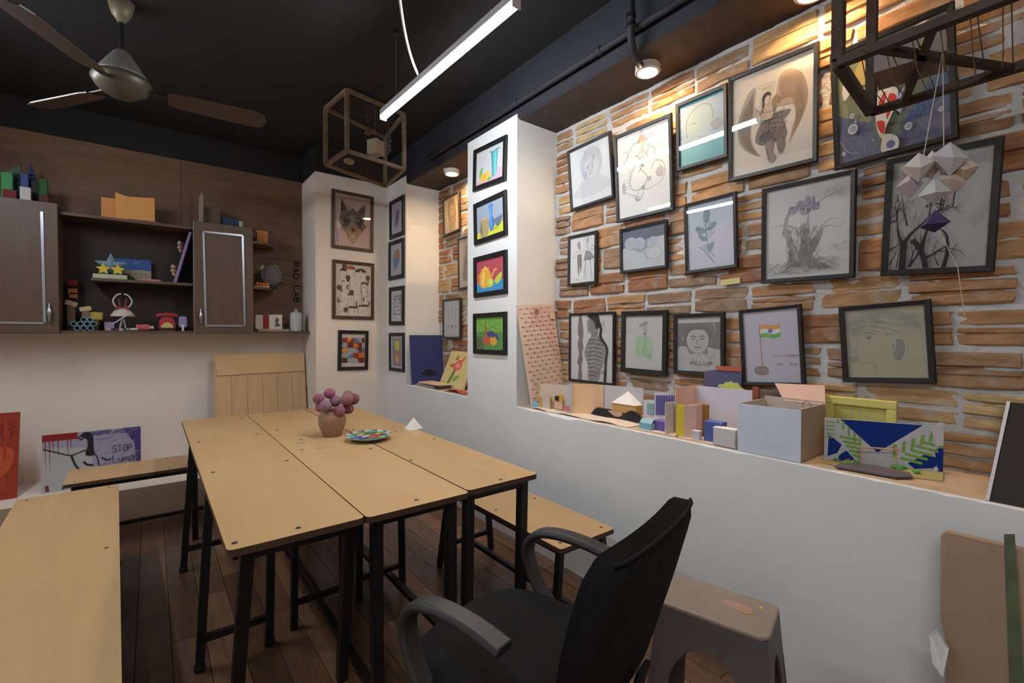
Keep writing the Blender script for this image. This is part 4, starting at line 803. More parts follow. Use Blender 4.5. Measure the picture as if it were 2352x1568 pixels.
def art_wolf(a):
    a.rect(0, 0, 1, 1, (186, 164, 154)); a.rect(0, 0, 1, .45, (192, 164, 160)); g = (112, 102, 96); d = (80, 72, 70); t = (164, 138, 112)
    a.blob([(.15, .6), (.2, .88), (.24, .8), (.36, .7), (.5, .76), (.62, .7), (.8, .84), (.84, .66), (.82, .5), (.88, .44), (.74, .3), (.58, .14), (.5, .05), (.42, .12), (.26, .32), (.12, .46)], g)
    a.poly([(.17, .92), (.33, .74), (.16, .64)], d); a.poly([(.84, .87), (.66, .73), (.84, .64)], (98, 90, 86)); a.blob([(.28, .38), (.4, .46), (.5, .4), (.62, .46), (.76, .36), (.6, .16), (.5, .08), (.36, .2)], t)
    a.blob([(.26, .56), (.4, .6), (.42, .5), (.34, .38), (.26, .44)], d); a.blob([(.6, .6), (.76, .56), (.76, .42), (.66, .38), (.58, .5)], d); a.poly([(.42, .62), (.58, .62), (.56, .36), (.5, .3), (.44, .36)], (140, 128, 118))
    a.ell(.37, .56, .045, .02, (168, 170, 74)); a.ell(.63, .54, .05, .022, (168, 170, 74)); a.ell(.37, .56, .014, .016, (40, 40, 30)); a.ell(.63, .54, .014, .016, (40, 40, 30)); a.blob([(.46, .36), (.56, .36), (.54, .3), (.48, .3)], (54, 48, 48)); a.ell(.52, .22, .035, .02, (206, 190, 176)); a.hatch(90, .2, .3, .8, .76, (92, 84, 80), .008, .07, 90, 50, random.Random(4)); a.hatch(40, .34, .1, .68, .34, (140, 112, 90), .008, .07, 90, 30, random.Random(5))
def art_houses(a):
    a.rect(0, 0, 1, 1, (196, 186, 178)); b = (82, 70, 60); r_ = random.Random(2)
    H_ = [(.1, .02, .34, .26, 0), (.36, .02, .62, .18, 2), (.64, .02, .92, .22, 2), (.14, .24, .34, .46, 1), (.34, .2, .5, .4, 0), (.5, .22, .72, .46, 1), (.74, .24, .9, .46, 0), (.18, .46, .38, .66, 1), (.4, .46, .7, .7, 1), (.72, .46, .88, .62, 1), (.12, .68, .3, .86, 0), (.3, .7, .54, .9, 1), (.54, .68, .86, .86, 1)]
    for (x0, y0, x1, y1, k) in H_:
        a.rect(x0, y0, x1, y1, (204, 196, 188)); a.line([(x0, y0), (x0, y1)], .006, b); a.line([(x1, y0), (x1, y1)], .006, b)
        if k == 0: a.poly([(x0 - .02, y1), (x1 + .02, y1), ((x0 + x1) / 2 + .03, y1 + .06), ((x0 + x1) / 2 - .03, y1 + .06)], b)
        elif k == 1: a.ell((x0 + x1) / 2, y1, (x1 - x0) / 2, .075, b, 14, 0, 180); a.ell((x0 + x1) / 2, y1, .03, .035, (200, 190, 180), 10, 0, 180)
        else: a.rect(x0, y1 - .03, x1, y1 + .01, b)
        for q in range(3): x, y = r_.uniform(x0 + .03, x1 - .03), r_.uniform(y0 + .03, y1 - .05); a.rect(x, y, x + .016, y + .024, (130, 116, 106))
    a.poly([(.26, .9), (.54, .9), (.46, .97), (.34, .97)], (142, 98, 62))
    for (x, y) in ((.1, .54), (.34, .74), (.9, .76), (.28, .12), (.44, .46), (.24, .96)): a.ell(x, y, .065, .05, (96, 84, 74)); a.line([(x, y), (x, y - .08)], .008, b)
    for (x, y, s_) in ((.88, .66, 1), (.1, .3, -1), (.3, .56, 1), (.76, .34, 1), (.6, .24, -1), (.92, .26, 1)): a.blob([(x, y), (x + s_ * .05, y + .05), (x + s_ * .02, y - .06)], (96, 84, 74))
def art_geo(a):
    a.rect(0, 0, 1, 1, (190, 182, 178)); C = [(150, 62, 48), (208, 144, 64), (94, 118, 144), (112, 46, 44), (150, 158, 160), (92, 58, 50), (196, 116, 62), (104, 104, 132)]
    cells = [[(2, 0), (1, 0), (4, 2), (4, 3)], [(7, 4), (3, 3), (0, 6), (3, 4)], [(0, 1), (4, 4), (5, 4), (5, 7)], [(4, 4), (4, 2), (0, 0), (6, 6)], [(5, 5), (4, 4), (0, 4), (3, 3)]]
    for i in range(5):
        for j in range(4):
            x0, y0 = .02 + j * .24, .12 + (4 - i) * .152; c1, c2 = cells[i][j]; a.rect(x0, y0, x0 + .24, y0 + .152, C[c1])
            k = (i * 4 + j) % 4
            if k == 0: a.ell(x0 + .12, y0 + .076, .12, .076, C[c2])
            elif k == 1: a.poly([(x0, y0), (x0 + .24, y0), (x0 + .24, y0 + .152)], C[c2])
            elif k == 2: a.ell(x0, y0, .24, .152, C[c2], 10, 0, 90) if False else a.poly([(x0, y0)] + [(x0 + .24 * math.cos(q), y0 + .152 * math.sin(q)) for q in [PI / 2 * z / 8 for z in range(9)]], C[c2])
            else: a.rect(x0 + .12, y0, x0 + .24, y0 + .152, C[c2])

# ------------------------------------------------------------------ framed pictures
def framed(name, label, cat, corners, art, side, fw=0.02, fmat=None, depth=0.018, plane=None, tilt=0.0, glass=True, group=None, mat_w=0.0):
    """corners: photo positions (TL, TR, BR, BL), taken onto the wall plane the picture hangs on"""
    if side == 'x':
        X = plane if plane else BX - 0.012; Q = [onx(*q, X - depth) for q in corners]; u, n = Vector((0, -1, 0)), Vector((-1, 0, 0))
    else:
        X = plane; Q = [ony(*q, X - depth) for q in corners]; u, n = Vector((1, 0, 0)), Vector((0, -1, 0))
    v = Vector((0, 0, 1)); TL, TR, BR, BL = Q
    cx = sum((q for q in Q), Vector()) / 4
    wd = ((TR - TL).length + (BR - BL).length) / 2; ht = ((TL - BL).length + (TR - BR).length) / 2
    dr = (TR - TL) + (BR - BL); a1 = math.atan2(dr.z, dr.dot(u)); du = (TL - BL) + (TR - BR); a2 = math.atan2(-du.dot(u), du.z); ang = a1 * .5 + a2 * .5
    u2 = u * math.cos(ang) + v * math.sin(ang); v2 = -u * math.sin(ang) + v * math.cos(ang)
    base = cx - v2 * (ht / 2) - n * depth
    if tilt: # top leans out from the wall
        v3 = v2 * math.cos(tilt) + n * math.sin(tilt); n3 = n * math.cos(tilt) - v2 * math.sin(tilt)
    else: v3, n3 = v2, n
    M = Matrix(((u2.x, v3.x, n3.x, base.x), (u2.y, v3.y, n3.y, base.y), (u2.z, v3.z, n3.z, base.z), (0, 0, 0, 1)))
    t = thing(name, label, cat, group=group, mw=M)
    h2, w2 = ht / 2, wd / 2; b = MB()
    o = [(-w2, -h2), (w2, -h2), (w2, h2), (-w2, h2)]; i1 = [(-w2 + fw, -h2 + fw), (w2 - fw, -h2 + fw), (w2 - fw, h2 - fw), (-w2 + fw, h2 - fw)]
    e = .0025; oi = [(-w2 + e, -h2 + e), (w2 - e, -h2 + e), (w2 - e, h2 - e), (-w2 + e, h2 - e)]
    L = [[(x, y + h2, 0) for x, y in o], [(x, y + h2, depth - e) for x, y in o], [(x, y + h2, depth) for x, y in oi], [(x, y + h2, depth - .002) for x, y in i1], [(x, y + h2, depth - .012) for x, y in i1], ]
    vs = [p for l in L for p in l]; fs = [(r * 4 + k, r * 4 + (k + 1) % 4, r * 4 + 4 + (k + 1) % 4, r * 4 + 4 + k) for r in range(4) for k in range(4)]; fs.append((3, 2, 1, 0))
    b.add(vs, fs); b.build('frame', fmat or M_FRAMEB, t)
    iw, ih = wd - 2 * fw, ht - 2 * fw
    MB().box(-iw / 2 - .001, iw / 2 + .001, h2 - ih / 2 - .001, h2 + ih / 2 + .001, 0.001, depth - .0115).build('backing', M_PAPER, t)
    A_ = Art(iw, ih, depth - .0114); art(A_)
    d = A_.done(t); d.location = (0, h2, 0)
    if glass: MB().box(-iw / 2, iw / 2, h2 - ih / 2, h2 + ih / 2, depth - .0045, depth - .0030).build('glass', GLASS, t)
    return t
G1 = 'framed pictures on the brick wall'; T_ = math.radians(3.5)
framed('framed_drawing', 'pale framed pencil portrait of an old man in jacket', 'picture', [(1305.6, 346), (1403, 307), (1414, 453), (1311, 482)], art_oldman, 'x', .016, tilt=T_, group=G1)
framed('framed_drawing', 'framed line drawing of an ornate crowned head with curls', 'picture', [(1415, 315), (1546.5, 263), (1547.5, 481.5), (1416.5, 510)], art_ornate, 'x', .017, tilt=T_, group=G1)
framed('framed_painting', 'framed teal and grey painting next to the winged angel', 'picture', [(1554, 241), (1672, 194), (1672.6, 360), (1554.7, 392)], art_teal, 'x', .017, tilt=T_, group=G1)
framed('framed_drawing', 'large framed drawing of an angel with brown wings', 'picture', [(1678, 181.6), (1883.5, 101), (1879, 369), (1673, 417)], art_angel, 'x', .017, tilt=T_, group=G1)
framed('framed_painting', 'large framed painting of red and white koi fish', 'picture', [(1910, 128), (2195, 8), (2202.5, 313.7), (1917, 390.6)], art_koi, 'x', .018, tilt=T_, group=G1)
framed('framed_drawing', 'large framed ink drawing of bare black branches', 'picture', [(2041.6, 366), (2309, 314), (2283.7, 621.6), (2020.5, 634)], art_branches, 'x', .02, tilt=T_, group=G1)
framed('framed_drawing', 'small framed fashion sketch of two long legged figures', 'picture', [(1302.6, 542), (1368.6, 530.7), (1369.6, 651), (1303.6, 657)], art_fashion, 'x', .016, group=G1)
framed('framed_drawing', 'small framed drawing of grey spheres in landscape format', 'picture', [(1423, 526), (1532, 504), (1533, 615), (1424, 627)], art_spheres, 'x', .015, tilt=T_ * .6, group=G1)
framed('framed_drawing', 'framed drawing of a single feathery leaf on lilac paper', 'picture', [(1571.4, 470), (1692, 439.4), (1694, 614), (1574.3, 628)], art_leaf, 'x', .015, tilt=T_ * .6, group=G1)
framed('framed_drawing', 'large framed pencil drawing of a gnarled tree with roots', 'picture', [(1753.4, 435), (1967.7, 387), (1963, 637), (1747, 650.5)], art_tree, 'x', .017, tilt=T_ * .6, group=G1)
framed('framed_drawing', 'framed grey shaded drawing behind the leaning pink sheet', 'picture', [(1307, 718), (1411, 717), (1408.7, 882), (1304, 877)], art_staff, 'x', .013, group=G1)
framed('framed_drawing', 'framed drawing of a seated man in pale green robe', 'picture', [(1426.5, 714.7), (1531, 712), (1530, 864), (1424, 854)], art_greenman, 'x', .026, group=G1)
framed('framed_drawing', 'framed grey portrait of a smiling child in lettered shirt', 'picture', [(1545.6, 721.7), (1661.4, 716.6), (1665, 866), (1545, 858)], art_boy, 'x', .019, group=G1)
framed('framed_drawing', 'framed drawing of a tricolour flag on a pole', 'picture', [(1696, 711), (1838.9, 698), (1848.9, 886), (1704, 886)], art_flag, 'x', .015, group=G1)
framed('framed_drawing', 'framed pale green drawing of a woman in profile', 'picture', [(1924.8, 703), (2135.6, 687), (2151.6, 880), (1935.8, 878)], art_profile, 'x', .018, group=G1)
G2 = 'framed pictures in the niche'
framed('framed_drawing', 'brown framed sepia portrait of a girl in the niche', 'picture', [(1014.7, 456.7), (1049.8, 442.6), (1056.8, 528), (1018.9, 540.8)], art_girl, 'x', .014, M_FRAMEBR, group=G2)
framed('framed_drawing', 'faint brown framed drawing half hidden behind the white pillar', 'picture', [(1052.6, 549), (1090, 534), (1090, 655), (1049.8, 667)], art_faint, 'x', .012, M_FRAMEBR, group=G2)
framed('framed_drawing', 'dark framed sheet of six tiny figures in the niche', 'picture', [(1015.5, 686.7), (1055.4, 684), (1057, 778), (1015.5, 778)], art_icons, 'x', .018, M_FRAMEBR, group=G2)
G3 = 'square painted still lifes on the white pillar'
framed('framed_painting', 'black framed still life with a tall turquoise jug', 'picture', [(1086, 343.4), (1161, 310.7), (1159.7, 414), (1085.4, 438.7)], art_jug, 'x', .03, plane=WX, glass=False, group=G3)
framed('framed_painting', 'black framed still life with blue bottle and clay pot', 'picture', [(1085, 468.7), (1159.7, 436), (1162.4, 539.5), (1089, 561)], art_bottle, 'x', .03, plane=WX, glass=False, group=G3)
framed('framed_painting', 'black framed still life with orange teapot on red', 'picture', [(1085.4, 591), (1161, 573.5), (1162, 674), (1087.6, 683)], art_teapot, 'x', .03, plane=WX, glass=False, group=G3)
framed('framed_painting', 'black framed still life with fruit and grapes on green', 'picture', [(1085.4, 720), (1160.5, 715.6), (1161, 815.6), (1086, 811.5)], art_fruit, 'x', .03, plane=WX, glass=False, group=G3)
G4 = 'small framed prints on the far pillar'
framed('framed_print', 'narrow black framed print of a purple oval shape', 'picture', [(893, 463.7), (925.7, 447), (925.7, 538), (894, 550.6)], art_purple, 'x', .035, plane=WX, glass=False, group=G4)
framed('framed_print', 'narrow black framed print of a patterned balloon shape', 'picture', [(891, 556), (925.7, 546), (925, 637.6), (892, 643.8)], art_map, 'x', .035, plane=WX, glass=False, group=G4)
framed('framed_print', 'narrow black framed print of black scribbled lettering', 'picture', [(892.3, 660), (925.5, 656), (925, 747), (893, 746)], art_letters, 'x', .035, plane=WX, glass=False, group=G4)
framed('framed_print', 'narrow black framed print of yellow and orange busts', 'picture', [(892, 764), (926, 764), (925.7, 854), (893, 851)], art_busts, 'x', .03, plane=WX, glass=False, group=G4)
G5 = 'framed pictures on the cream corner pillar'
framed('framed_drawing', 'brown framed painting of a grey wolf head', 'picture', [(762, 432), (858.8, 452), (858, 580), (762, 568)], art_wolf, 'y', .028, M_FRAMEBR, plane=4.192, group=G5)
framed('framed_print', 'brown framed print of crowded little brown houses', 'picture', [(763.5, 595), (860, 605), (859.6, 734.4), (764, 731)], art_houses, 'y', .028, M_FRAMEBR, plane=4.192, glass=False, group=G5)
framed('framed_print', 'black framed print of red and blue geometric tiles', 'picture', [(777.6, 757.6), (847, 759.7), (846, 849), (776.6, 850.4)], art_geo, 'y', .03, plane=4.192, glass=False, group=G5)
# ================================================================== CABINETS ON THE BACK WALL
CF_, CB_ = 4.33, 4.634; Z0, Z1 = 1.272, 2.14
def zx(px, py, Y): p = ony(px, py, Y); return p.x, p.z
def handle(parent, x, z0, z1, y):
    h = MB(); n = 14; zc = (z0 + z1) / 2
    h.lathe([(0.004, z0), (0.006, z0 + .012), (0.004, z0 + .03), (0.012, zc - .02), (0.014, zc), (0.012, zc + .02), (0.004, z1 - .03), (0.006, z1 - .012), (0.004, z1)], n, (x, y - .022, 0))
    for z in (z0 + .012, z1 - .012): h.box(x - .003, x + .003, y - .022, y, z - .004, z + .004)
    return h.build('handle', M_CHROME, parent, world=False, smooth=True)
# left cabinet with door
t = thing('wall_cabinet', 'dark wooden wall cabinet at the left edge with chrome trim', 'cabinet', (-0.9, 4.48, Z0), 0, 'dark wooden wall cabinets')
MB().box(-1.32, -0.489, CF_ + .021, CB_, Z0, Z1 - .004).build('body', M_DKWOOD, t, world=True)
d = MB().box(-1.32, -0.487, CF_, CF_ + .02, Z0 + .002, Z1).build('door', M_DKWOOD, t, world=True, bevel=.002)
def trim(parent, pts, Y, org):
    for a, b in zip(pts[:-1], pts[1:]): MB().bar((a[0], Y - .003, a[1]), (b[0], Y - .003, b[1]), .014, .008, up=(0, 1, 0)).build('trim', M_CHROME, parent, org=org)
org = t.location
trim(d, [zx(96, 486, CF_), zx(103, 742, CF_), (-1.2, zx(103, 742, CF_)[1])], CF_, org)
x_, za = zx(115, 740, CF_); zb = zx(115, 695, CF_)[1]; h = handle(d, x_ - org.x, za - org.z, zb - org.z, CF_ - org.y)
# open shelves between the doors
t = thing('open_shelf', 'open dark shelf unit between the two cabinet doors', 'shelf', (-0.11, 4.49, Z0))
MB().box(-0.487, 0.264, 4.36, CB_, Z0, Z0 + .02).build('bottom_board', M_DKWOOD, t, world=True)
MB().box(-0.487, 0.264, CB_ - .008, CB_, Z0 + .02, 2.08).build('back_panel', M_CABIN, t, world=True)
MB().box(-0.33, 0.264, 4.40, CB_ - .008, 1.645, 1.665).build('shelf_board', M_DKWOOD, t, world=True)
MB().box(-0.487, 0.264, 4.38, CB_, 2.08, 2.10).build('top_board', M_DKWOOD, t, world=True)
# right cabinet
t = thing('wall_cabinet', 'narrow dark wall cabinet with rectangular chrome trim on its door', 'cabinet', (0.466, 4.48, Z0), 0, 'dark wooden wall cabinets')
MB().box(0.266, 0.666, CF_ + .021, CB_, Z0, Z1 - .004).build('body', M_DKWOOD, t, world=True)
d = MB().box(0.265, 0.668, CF_, CF_ + .02, Z0 + .002, Z1).build('door', M_DKWOOD, t, world=True, bevel=.002)
org = t.location
q = [zx(467, 532, CF_), zx(557, 541, CF_), zx(562, 748, CF_), zx(473, 748, CF_)]; trim(d, q + [q[0]], CF_, org)
x_, za = zx(461, 745, CF_); zb = zx(461, 708, CF_)[1]; handle(d, x_ - org.x, za - org.z, zb - org.z, CF_ - org.y)
MB().box(0.262, 0.265, CF_ - .001, CF_ + .02, Z0, Z1).build('edge_strip', M_CHROME, d, org=org)
# rounded corner shelves
t = thing('corner_shelf', 'three dark corner shelves with rounded ends beside the cabinet', 'shelf', (0.8, 4.5, Z0))
for (z, xr) in ((1.645, 0.86), (2.02, 0.87)):
    pts = [(0.669, CB_, z), (0.669, 4.36, z)] + [(0.70 + (xr - .70) * math.sin(a), CB_ - (CB_ - 4.36) * math.cos(a), z) for a in [PI / 2 * k / 10 for k in range(11)]]
    MB().ext(pts[::-1], (0, 0, .02)).build('shelf_board', M_DKWOOD, t, world=True)
MB().box(0.669, 1.117, 4.38, CB_, Z0, Z0 + .02).build('bottom_board', M_DKWOOD, t, world=True)
# lettering on the panelling
t = thing('wall_lettering', 'dark letters running down the panelling beside the corner pillar', 'lettering', (1.06, CB_ , 1.5))
for i, chh in enumerate('R&D LAB'):
    if chh == ' ': continue
    A_ = Art(0.06, 0.40); x_ = ony(681, 650, CB_)
    for st_ in GLYPH[chh]: A_.line([(.1 + q[1] * .8, .98 - i * .137 - q[0] * .1) for q in st_], .17, (26, 20, 18))
    dd = A_.done(t, 'letter'); dd.matrix_local = Matrix(((1, 0, 0, x_.x - 1.06), (0, 0, -1, 0.0005), (0, 1, 0, x_.z - 1.5), (0, 0, 0, 1)))

def small(name, label, cat, loc, group=None): return thing(name, label, cat, loc, 0, group)
def cbox(t, name, x0, x1, y0, y1, z0, z1, rgb, **k): return MB().box(x0, x1, y0, y1, z0, z1).build(name, flat(rgb), t, world=True, **k)
S0, S1, S2 = Z0 + .0205, 1.6655, 2.1005         # shelf levels
# paper block town on the left cabinet
Y = 4.40; t = small('paper_city', 'little town of green blue and white paper blocks on left cabinet', 'model', (-0.63, Y, Z1))
for (a, b, p, rgb, yy) in ((2, 28, 393, (70, 150, 100), 4.40), (6, 37, 432, (110, 36, 34), 4.37), (30, 48, 400, (24, 60, 54), 4.47), (45, 70, 427, (186, 186, 186), 4.36), (47, 64, 397, (66, 80, 142), 4.42), (64, 82, 402, (44, 46, 78), 4.48), (90, 108, 409, (34, 90, 46), 4.40), (92, 112, 445, (84, 28, 36), 4.37), (72, 92, 414, (44, 54, 40), 4.44)):
    x0, z1_ = zx(a, p, yy); x1, _ = zx(b, p, yy); cbox(t, 'block', x0, x1, yy, yy + .035, Z1 + .0005, z1_ - .002, rgb)
x0, zt_ = zx(69, 376, 4.46); MB().lathe([(0.024, zx(69, 402, 4.50)[1]), (0.0001, zt_ + .02)], 4, (x0, 4.50, 0)).build('roof', flat((70, 74, 120)), t, world=True)
x0, zt_ = zx(42, 374, 4.45); MB().ext([(x0 - .07, 4.48, zx(42, 400, 4.48)[1]), (x0 + .012, 4.48, zx(42, 400, 4.48)[1]), (x0 + .004, 4.48, zt_)], (0, .03, 0)).build('roof', flat((70, 100, 84)), t, world=True)
# orange card boxes on top board
t = small('card_folder', 'orange card boxes standing on the open shelf top', 'box', (-0.1, 4.46, S2))
x0, z1_ = zx(232, 452, 4.47); x1, _ = zx(266, 452, 4.47); cbox(t, 'box', x0, x1, 4.47, 4.52, S2, z1_, (206, 142, 84))
x0, z1_ = zx(264, 441, 4.44); x1, z2_ = zx(355, 455, 4.44); MB().ext([(x0, 4.44, S2), (x1, 4.44, S2), (x1, 4.44, z2_), (x0 + .07, 4.44, z1_ - .02), (x0 + .002, 4.44, z1_)], (0, .028, 0)).build('box', flat((214, 152, 82)), t, world=True)
x0, _ = zx(296, 515, 4.40); x1, _ = zx(364, 515, 4.40); o = MB().box(x0, x1, 4.39, 4.435, S2 + .0003, S2 + .008).build('card_strip', flat((150, 62, 84)), None, org=((x0 + x1) / 2, 4.41, S2)); tag(o, 'flat crimson card strip lying before the orange boxes', 'card')
# things on right cabinet
t = small('wooden_blade', 'upright pale wooden blade standing on the narrow cabinet', 'stick', (0.32, 4.45, Z1)); x0, z1_ = zx(461, 440, 4.45)
MB().ext([(x0 - .016, 4.45, Z1), (x0 + .014, 4.45, Z1), (x0 + .018, 4.45, z1_ - .03), (x0 + .008, 4.45, z1_), (x0 - .012, 4.45, z1_ - .05)], (0, .012, 0)).build('blade', flat((142, 128, 116)), t, world=True)
for (nm, lb, a, b, p, rgb, yy, dy) in (('cardboard_box', 'brown cardboard box behind the pale blade on cabinet', 470, 506, 474, (96, 80, 66), 4.50, .08), ('blue_box', 'dark blue flat box on the narrow cabinet', 512, 552, 500, (42, 62, 96), 4.47, .07), ('white_cup', 'small pale cylinder on the narrow cabinet', 548, 560, 508, (150, 152, 136), 4.36, .03)):
    x0, z1_ = zx(a, p, yy); x1, _ = zx(b, p, yy)
    if nm == 'white_cup': o = MB().lathe([(.016, 0), (.018, z1_ - Z1)], 14).build(nm, flat(rgb), None, org=None); o.location = ((x0 + x1) / 2, yy, Z1 + .0005)
    else:
        o = thing(nm, lb, 'box', ((x0 + x1) / 2, yy, Z1)); cbox(o, 'body', x0, x1, yy, yy + dy, Z1 + .0005, z1_, rgb); cbox(o, 'lid', x0 - .003, x1 + .003, yy - .003, yy + dy + .003, z1_ - .012, z1_ + .001, tuple(min(255, int(k * 1.1)) for k in rgb))
    tag(o, lb, 'box' if nm != 'white_cup' else 'cup')
x0, z1_ = zx(590, 529, 4.42); x1, _ = zx(615, 529, 4.42); o = thing('orange_box', 'small orange box on the top rounded shelf', 'box', (x0, 4.45, 2.04)); cbox(o, 'body', x0, x1, 4.42, 4.47, 2.0405, z1_, (176, 116, 70)); cbox(o, 'lid', x0 - .002, x1 + .002, 4.418, 4.472, z1_ - .01, z1_ + .001, (186, 126, 80))

# --- middle shelf
def star(t, name, c, R, r, rgb, th, n=5, rot=PI / 2, relief=0.0):
    b = MB(); pts = [(c[0] + (R if k % 2 == 0 else r) * math.cos(rot + PI * k / n), c[1], c[2] + (R if k % 2 == 0 else r) * math.sin(rot + PI * k / n)) for k in range(2 * n)]
    if relief:
        vs = [Vector(p) for p in pts] + [Vector((c[0], c[1] - relief, c[2])), Vector((c[0], c[1] + th, c[2]))]
        m = 2 * n; b.add(vs, [(m, (k + 1) % m, k) for k in range(m)] + [(m + 1, k, (k + 1) % m) for k in range(m)])
    else: b.ext(pts, (0, th, 0))
    return b.build(name, flat(rgb), t, world=True)
Y = 4.47; t = small('paper_star', 'big pale blue paper star standing on the middle shelf', 'star', (*zx(257, 620, Y)[:1], Y, S1)); c = zx(255, 618, Y); star(t, 'star', (c[0], Y, S1 + .098), .098, .042, (120, 150, 160), .02, relief=.03)
MB().lathe([(.05, 0), (.05, .004)], 20, (c[0], Y, S1)).build('base', flat((88, 108, 116)), t, world=True)
Y = 4.41; x0, _ = zx(213, 640, Y); x1, _ = zx(292, 640, Y); t = small('star_tray', 'pale tray with two yellow paper stars on middle shelf', 'tray', ((x0 + x1) / 2, Y, S1)); cbox(t, 'tray', x0, x1, Y - .005, Y + .05, S1 + .0005, S1 + .03, (176, 176, 150))
for k in (.3, .72): star(t, 'star', (x0 + (x1 - x0) * k, Y + .005, S1 + .068), .043, .02, (196, 180, 62), .008)
Y = 4.58; x0, z1_ = zx(265, 592, Y); x1, _ = zx(347, 594, Y); t = small('seaside_painting', 'small canvas of pale building under blue sky on shelf', 'painting', ((x0 + x1) / 2, Y, S1)); cbox(t, 'canvas', x0, x1, Y, Y + .015, S1, z1_, (120, 130, 140))
A_ = Art(x1 - x0, z1_ - S1); A_.rect(0, 0, 1, 1, (150, 142, 120)); A_.poly([(0, .6), (.4, .5), (.7, .55), (1, .5), (1, 1), (0, 1)], (64, 92, 146)); A_.rect(.1, .85, .3, .88, (90, 120, 170)); A_.rect(.5, .84, .66, .88, (110, 140, 184)); A_.blob([(0, 0), (.05, .3), (.3, .35), (.55, .12), (.6, 0)], (48, 72, 46)); [A_.rect(.4 + .15 * i, .2 + .13 * j, .43 + .15 * i, .24 + .13 * j, (116, 92, 76)) for i in range(4) for j in range(2)]
dd = A_.done(t, 'picture'); dd.matrix_local = Matrix(((1, 0, 0, 0), (0, 0, -1, -.0005), (0, 1, 0, (z1_ - S1) / 2), (0, 0, 0, 1)))
x0, _ = zx(323, 640, 4.44); x1, _ = zx(370, 640, 4.44); o = MB().ext(rrect(x0, x1, 4.41, 4.45, S1 + .0005, .012), (0, 0, .012)).build('pink_eraser', flat((196, 112, 116)), None, org=((x0 + x1) / 2, 4.43, S1)); tag(o, 'flat pink slab lying on the middle shelf', 'slab')
# leaning lilac canvas with paper flowers
a0 = Vector((*zx(398, 642, 4.44)[:1], 4.44, S1)); top = ony(432, 533, 4.44); t = small('lilac_canvas', 'lilac canvas with paper flowers leaning inside the open shelf', 'canvas', tuple(a0))
MB().ext([(a0.x, 4.42, S1), (a0.x, 4.60, S1), (top.x + .005, 4.60, top.z), (top.x + .005, 4.42, top.z)], (.016, 0, .002)).build('canvas', flat((146, 126, 156)), t, world=True)
MB().ext([(a0.x + .016, 4.418, S1), (a0.x + .02, 4.418, S1 + .002), (top.x + .024, 4.418, top.z), (top.x + .02, 4.418, top.z)], (0, .003, 0)).build('edge', flat((104, 92, 170)), t, world=True)
for (u, rgbs) in ((.72, [(200, 190, 184), (150, 70, 74), (190, 160, 150)]), (.25, [(206, 196, 180), (214, 140, 110), (196, 190, 120)])):
    c = a0.lerp(top, u); b = MB()
    for k in range(9): a = k * 2.4; b.ball((c.x - .02 - .008 * math.cos(a * 1.7), 4.50 + .035 * math.cos(a), c.z + .035 * math.sin(a)), .017, 7, 5, k % 3, (.7, 1, .6))
    b.build('flower', [flat(q) for q in rgbs], t, world=True)

# --- bottom shelf
t = small('paper_robot', 'dark paper robot with red and orange hat on bottom shelf', 'model', (*zx(167, 720, 4.54)[:1], 4.54, S0))
for (a, b, p, q, rgb) in ((155, 172, 690, 750, (20, 18, 18)), (157, 178, 662, 676, (176, 100, 48)), (160, 178, 672, 688, (170, 104, 48)), (157, 178, 643, 658, (128, 26, 24)), (152, 182, 655, 660, (24, 20, 20)), (158, 176, 684, 692, (24, 22, 22))):
    x0, z1_ = zx(a, p, 4.54); x1, z0_ = zx(b, q, 4.54); cbox(t, 'block', x0, x1, 4.53, 4.56, z0_ if q < 740 else S0, z1_, rgb)
for (nm, lb, a, b, p, rgb, yy, rot) in (('paper_pack', 'crumpled beige paper packet on the heap in open shelf', 148, 178, 690, (176, 150, 128), 4.50, .35), ('paper_pack', 'pale paper packet with red corner above the blue tubes', 182, 210, 703, (190, 164, 132), 4.48, -.2), ('yellow_pack', 'yellow paper packet behind the blue tubes', 190, 236, 715, (176, 150, 70), 4.50, .05)):
    x0, z1_ = zx(a, p, yy); x1, _ = zx(b, p, yy); L = x1 - x0; o = thing(nm, lb, 'packet', ((x0 + x1) / 2, yy, S0))
    b_ = MB(); hh = z1_ - S0; b_.obox((0, 0.01, hh - L * .28), (L, .03, L * .52), Matrix.Rotation(rot, 3, 'Y')); b_.build('packet', flat(rgb), o, bevel=.006); MB().box(-L * .3, L * .3, .0, .02, 0, hh - L * .4).build('stack', flat(tuple(int(k * .6) for k in rgb)), o)
Y = 4.42; t = small('tube_bundle', 'bundle of pale blue paper tubes on the bottom shelf', 'tubes', (*zx(192, 745, Y)[:1], Y, S0)); k = 0; c0 = zx(192, 742, Y)[0]; r = .017
for j, n_ in enumerate((3, 4, 3)):
    for i in range(n_):
        x, z = c0 + (i - (n_ - 1) / 2) * 2.05 * r, S0 + r + j * 1.78 * r
        if j == 2 and i == 0: continue
        b = MB(); P_ = [(x + rr * math.cos(q), z + rr * math.sin(q)) for rr in (r, r * .76) for q in [2 * PI * m_ / 14 for m_ in range(14)]]
        vs = [(p[0], yy, p[1]) for yy in (Y, Y + .06) for p in P_]; n2 = 14
        fs = [(m_, (m_ + 1) % n2, n2 + (m_ + 1) % n2, n2 + m_) for m_ in range(n2)] + [(2 * n2 + m_, 3 * n2 + m_, 3 * n2 + (m_ + 1) % n2, 2 * n2 + (m_ + 1) % n2) for m_ in range(n2)]
        fs += [(m_, 2 * n2 + m_, 2 * n2 + (m_ + 1) % n2, (m_ + 1) % n2) for m_ in range(n2)] + [(n2 + m_, n2 + (m_ + 1) % n2, 3 * n2 + (m_ + 1) % n2, 3 * n2 + m_) for m_ in range(n2)]
        b.add(vs, fs).build('tube', flat((116, 158, 176)), t, world=True)
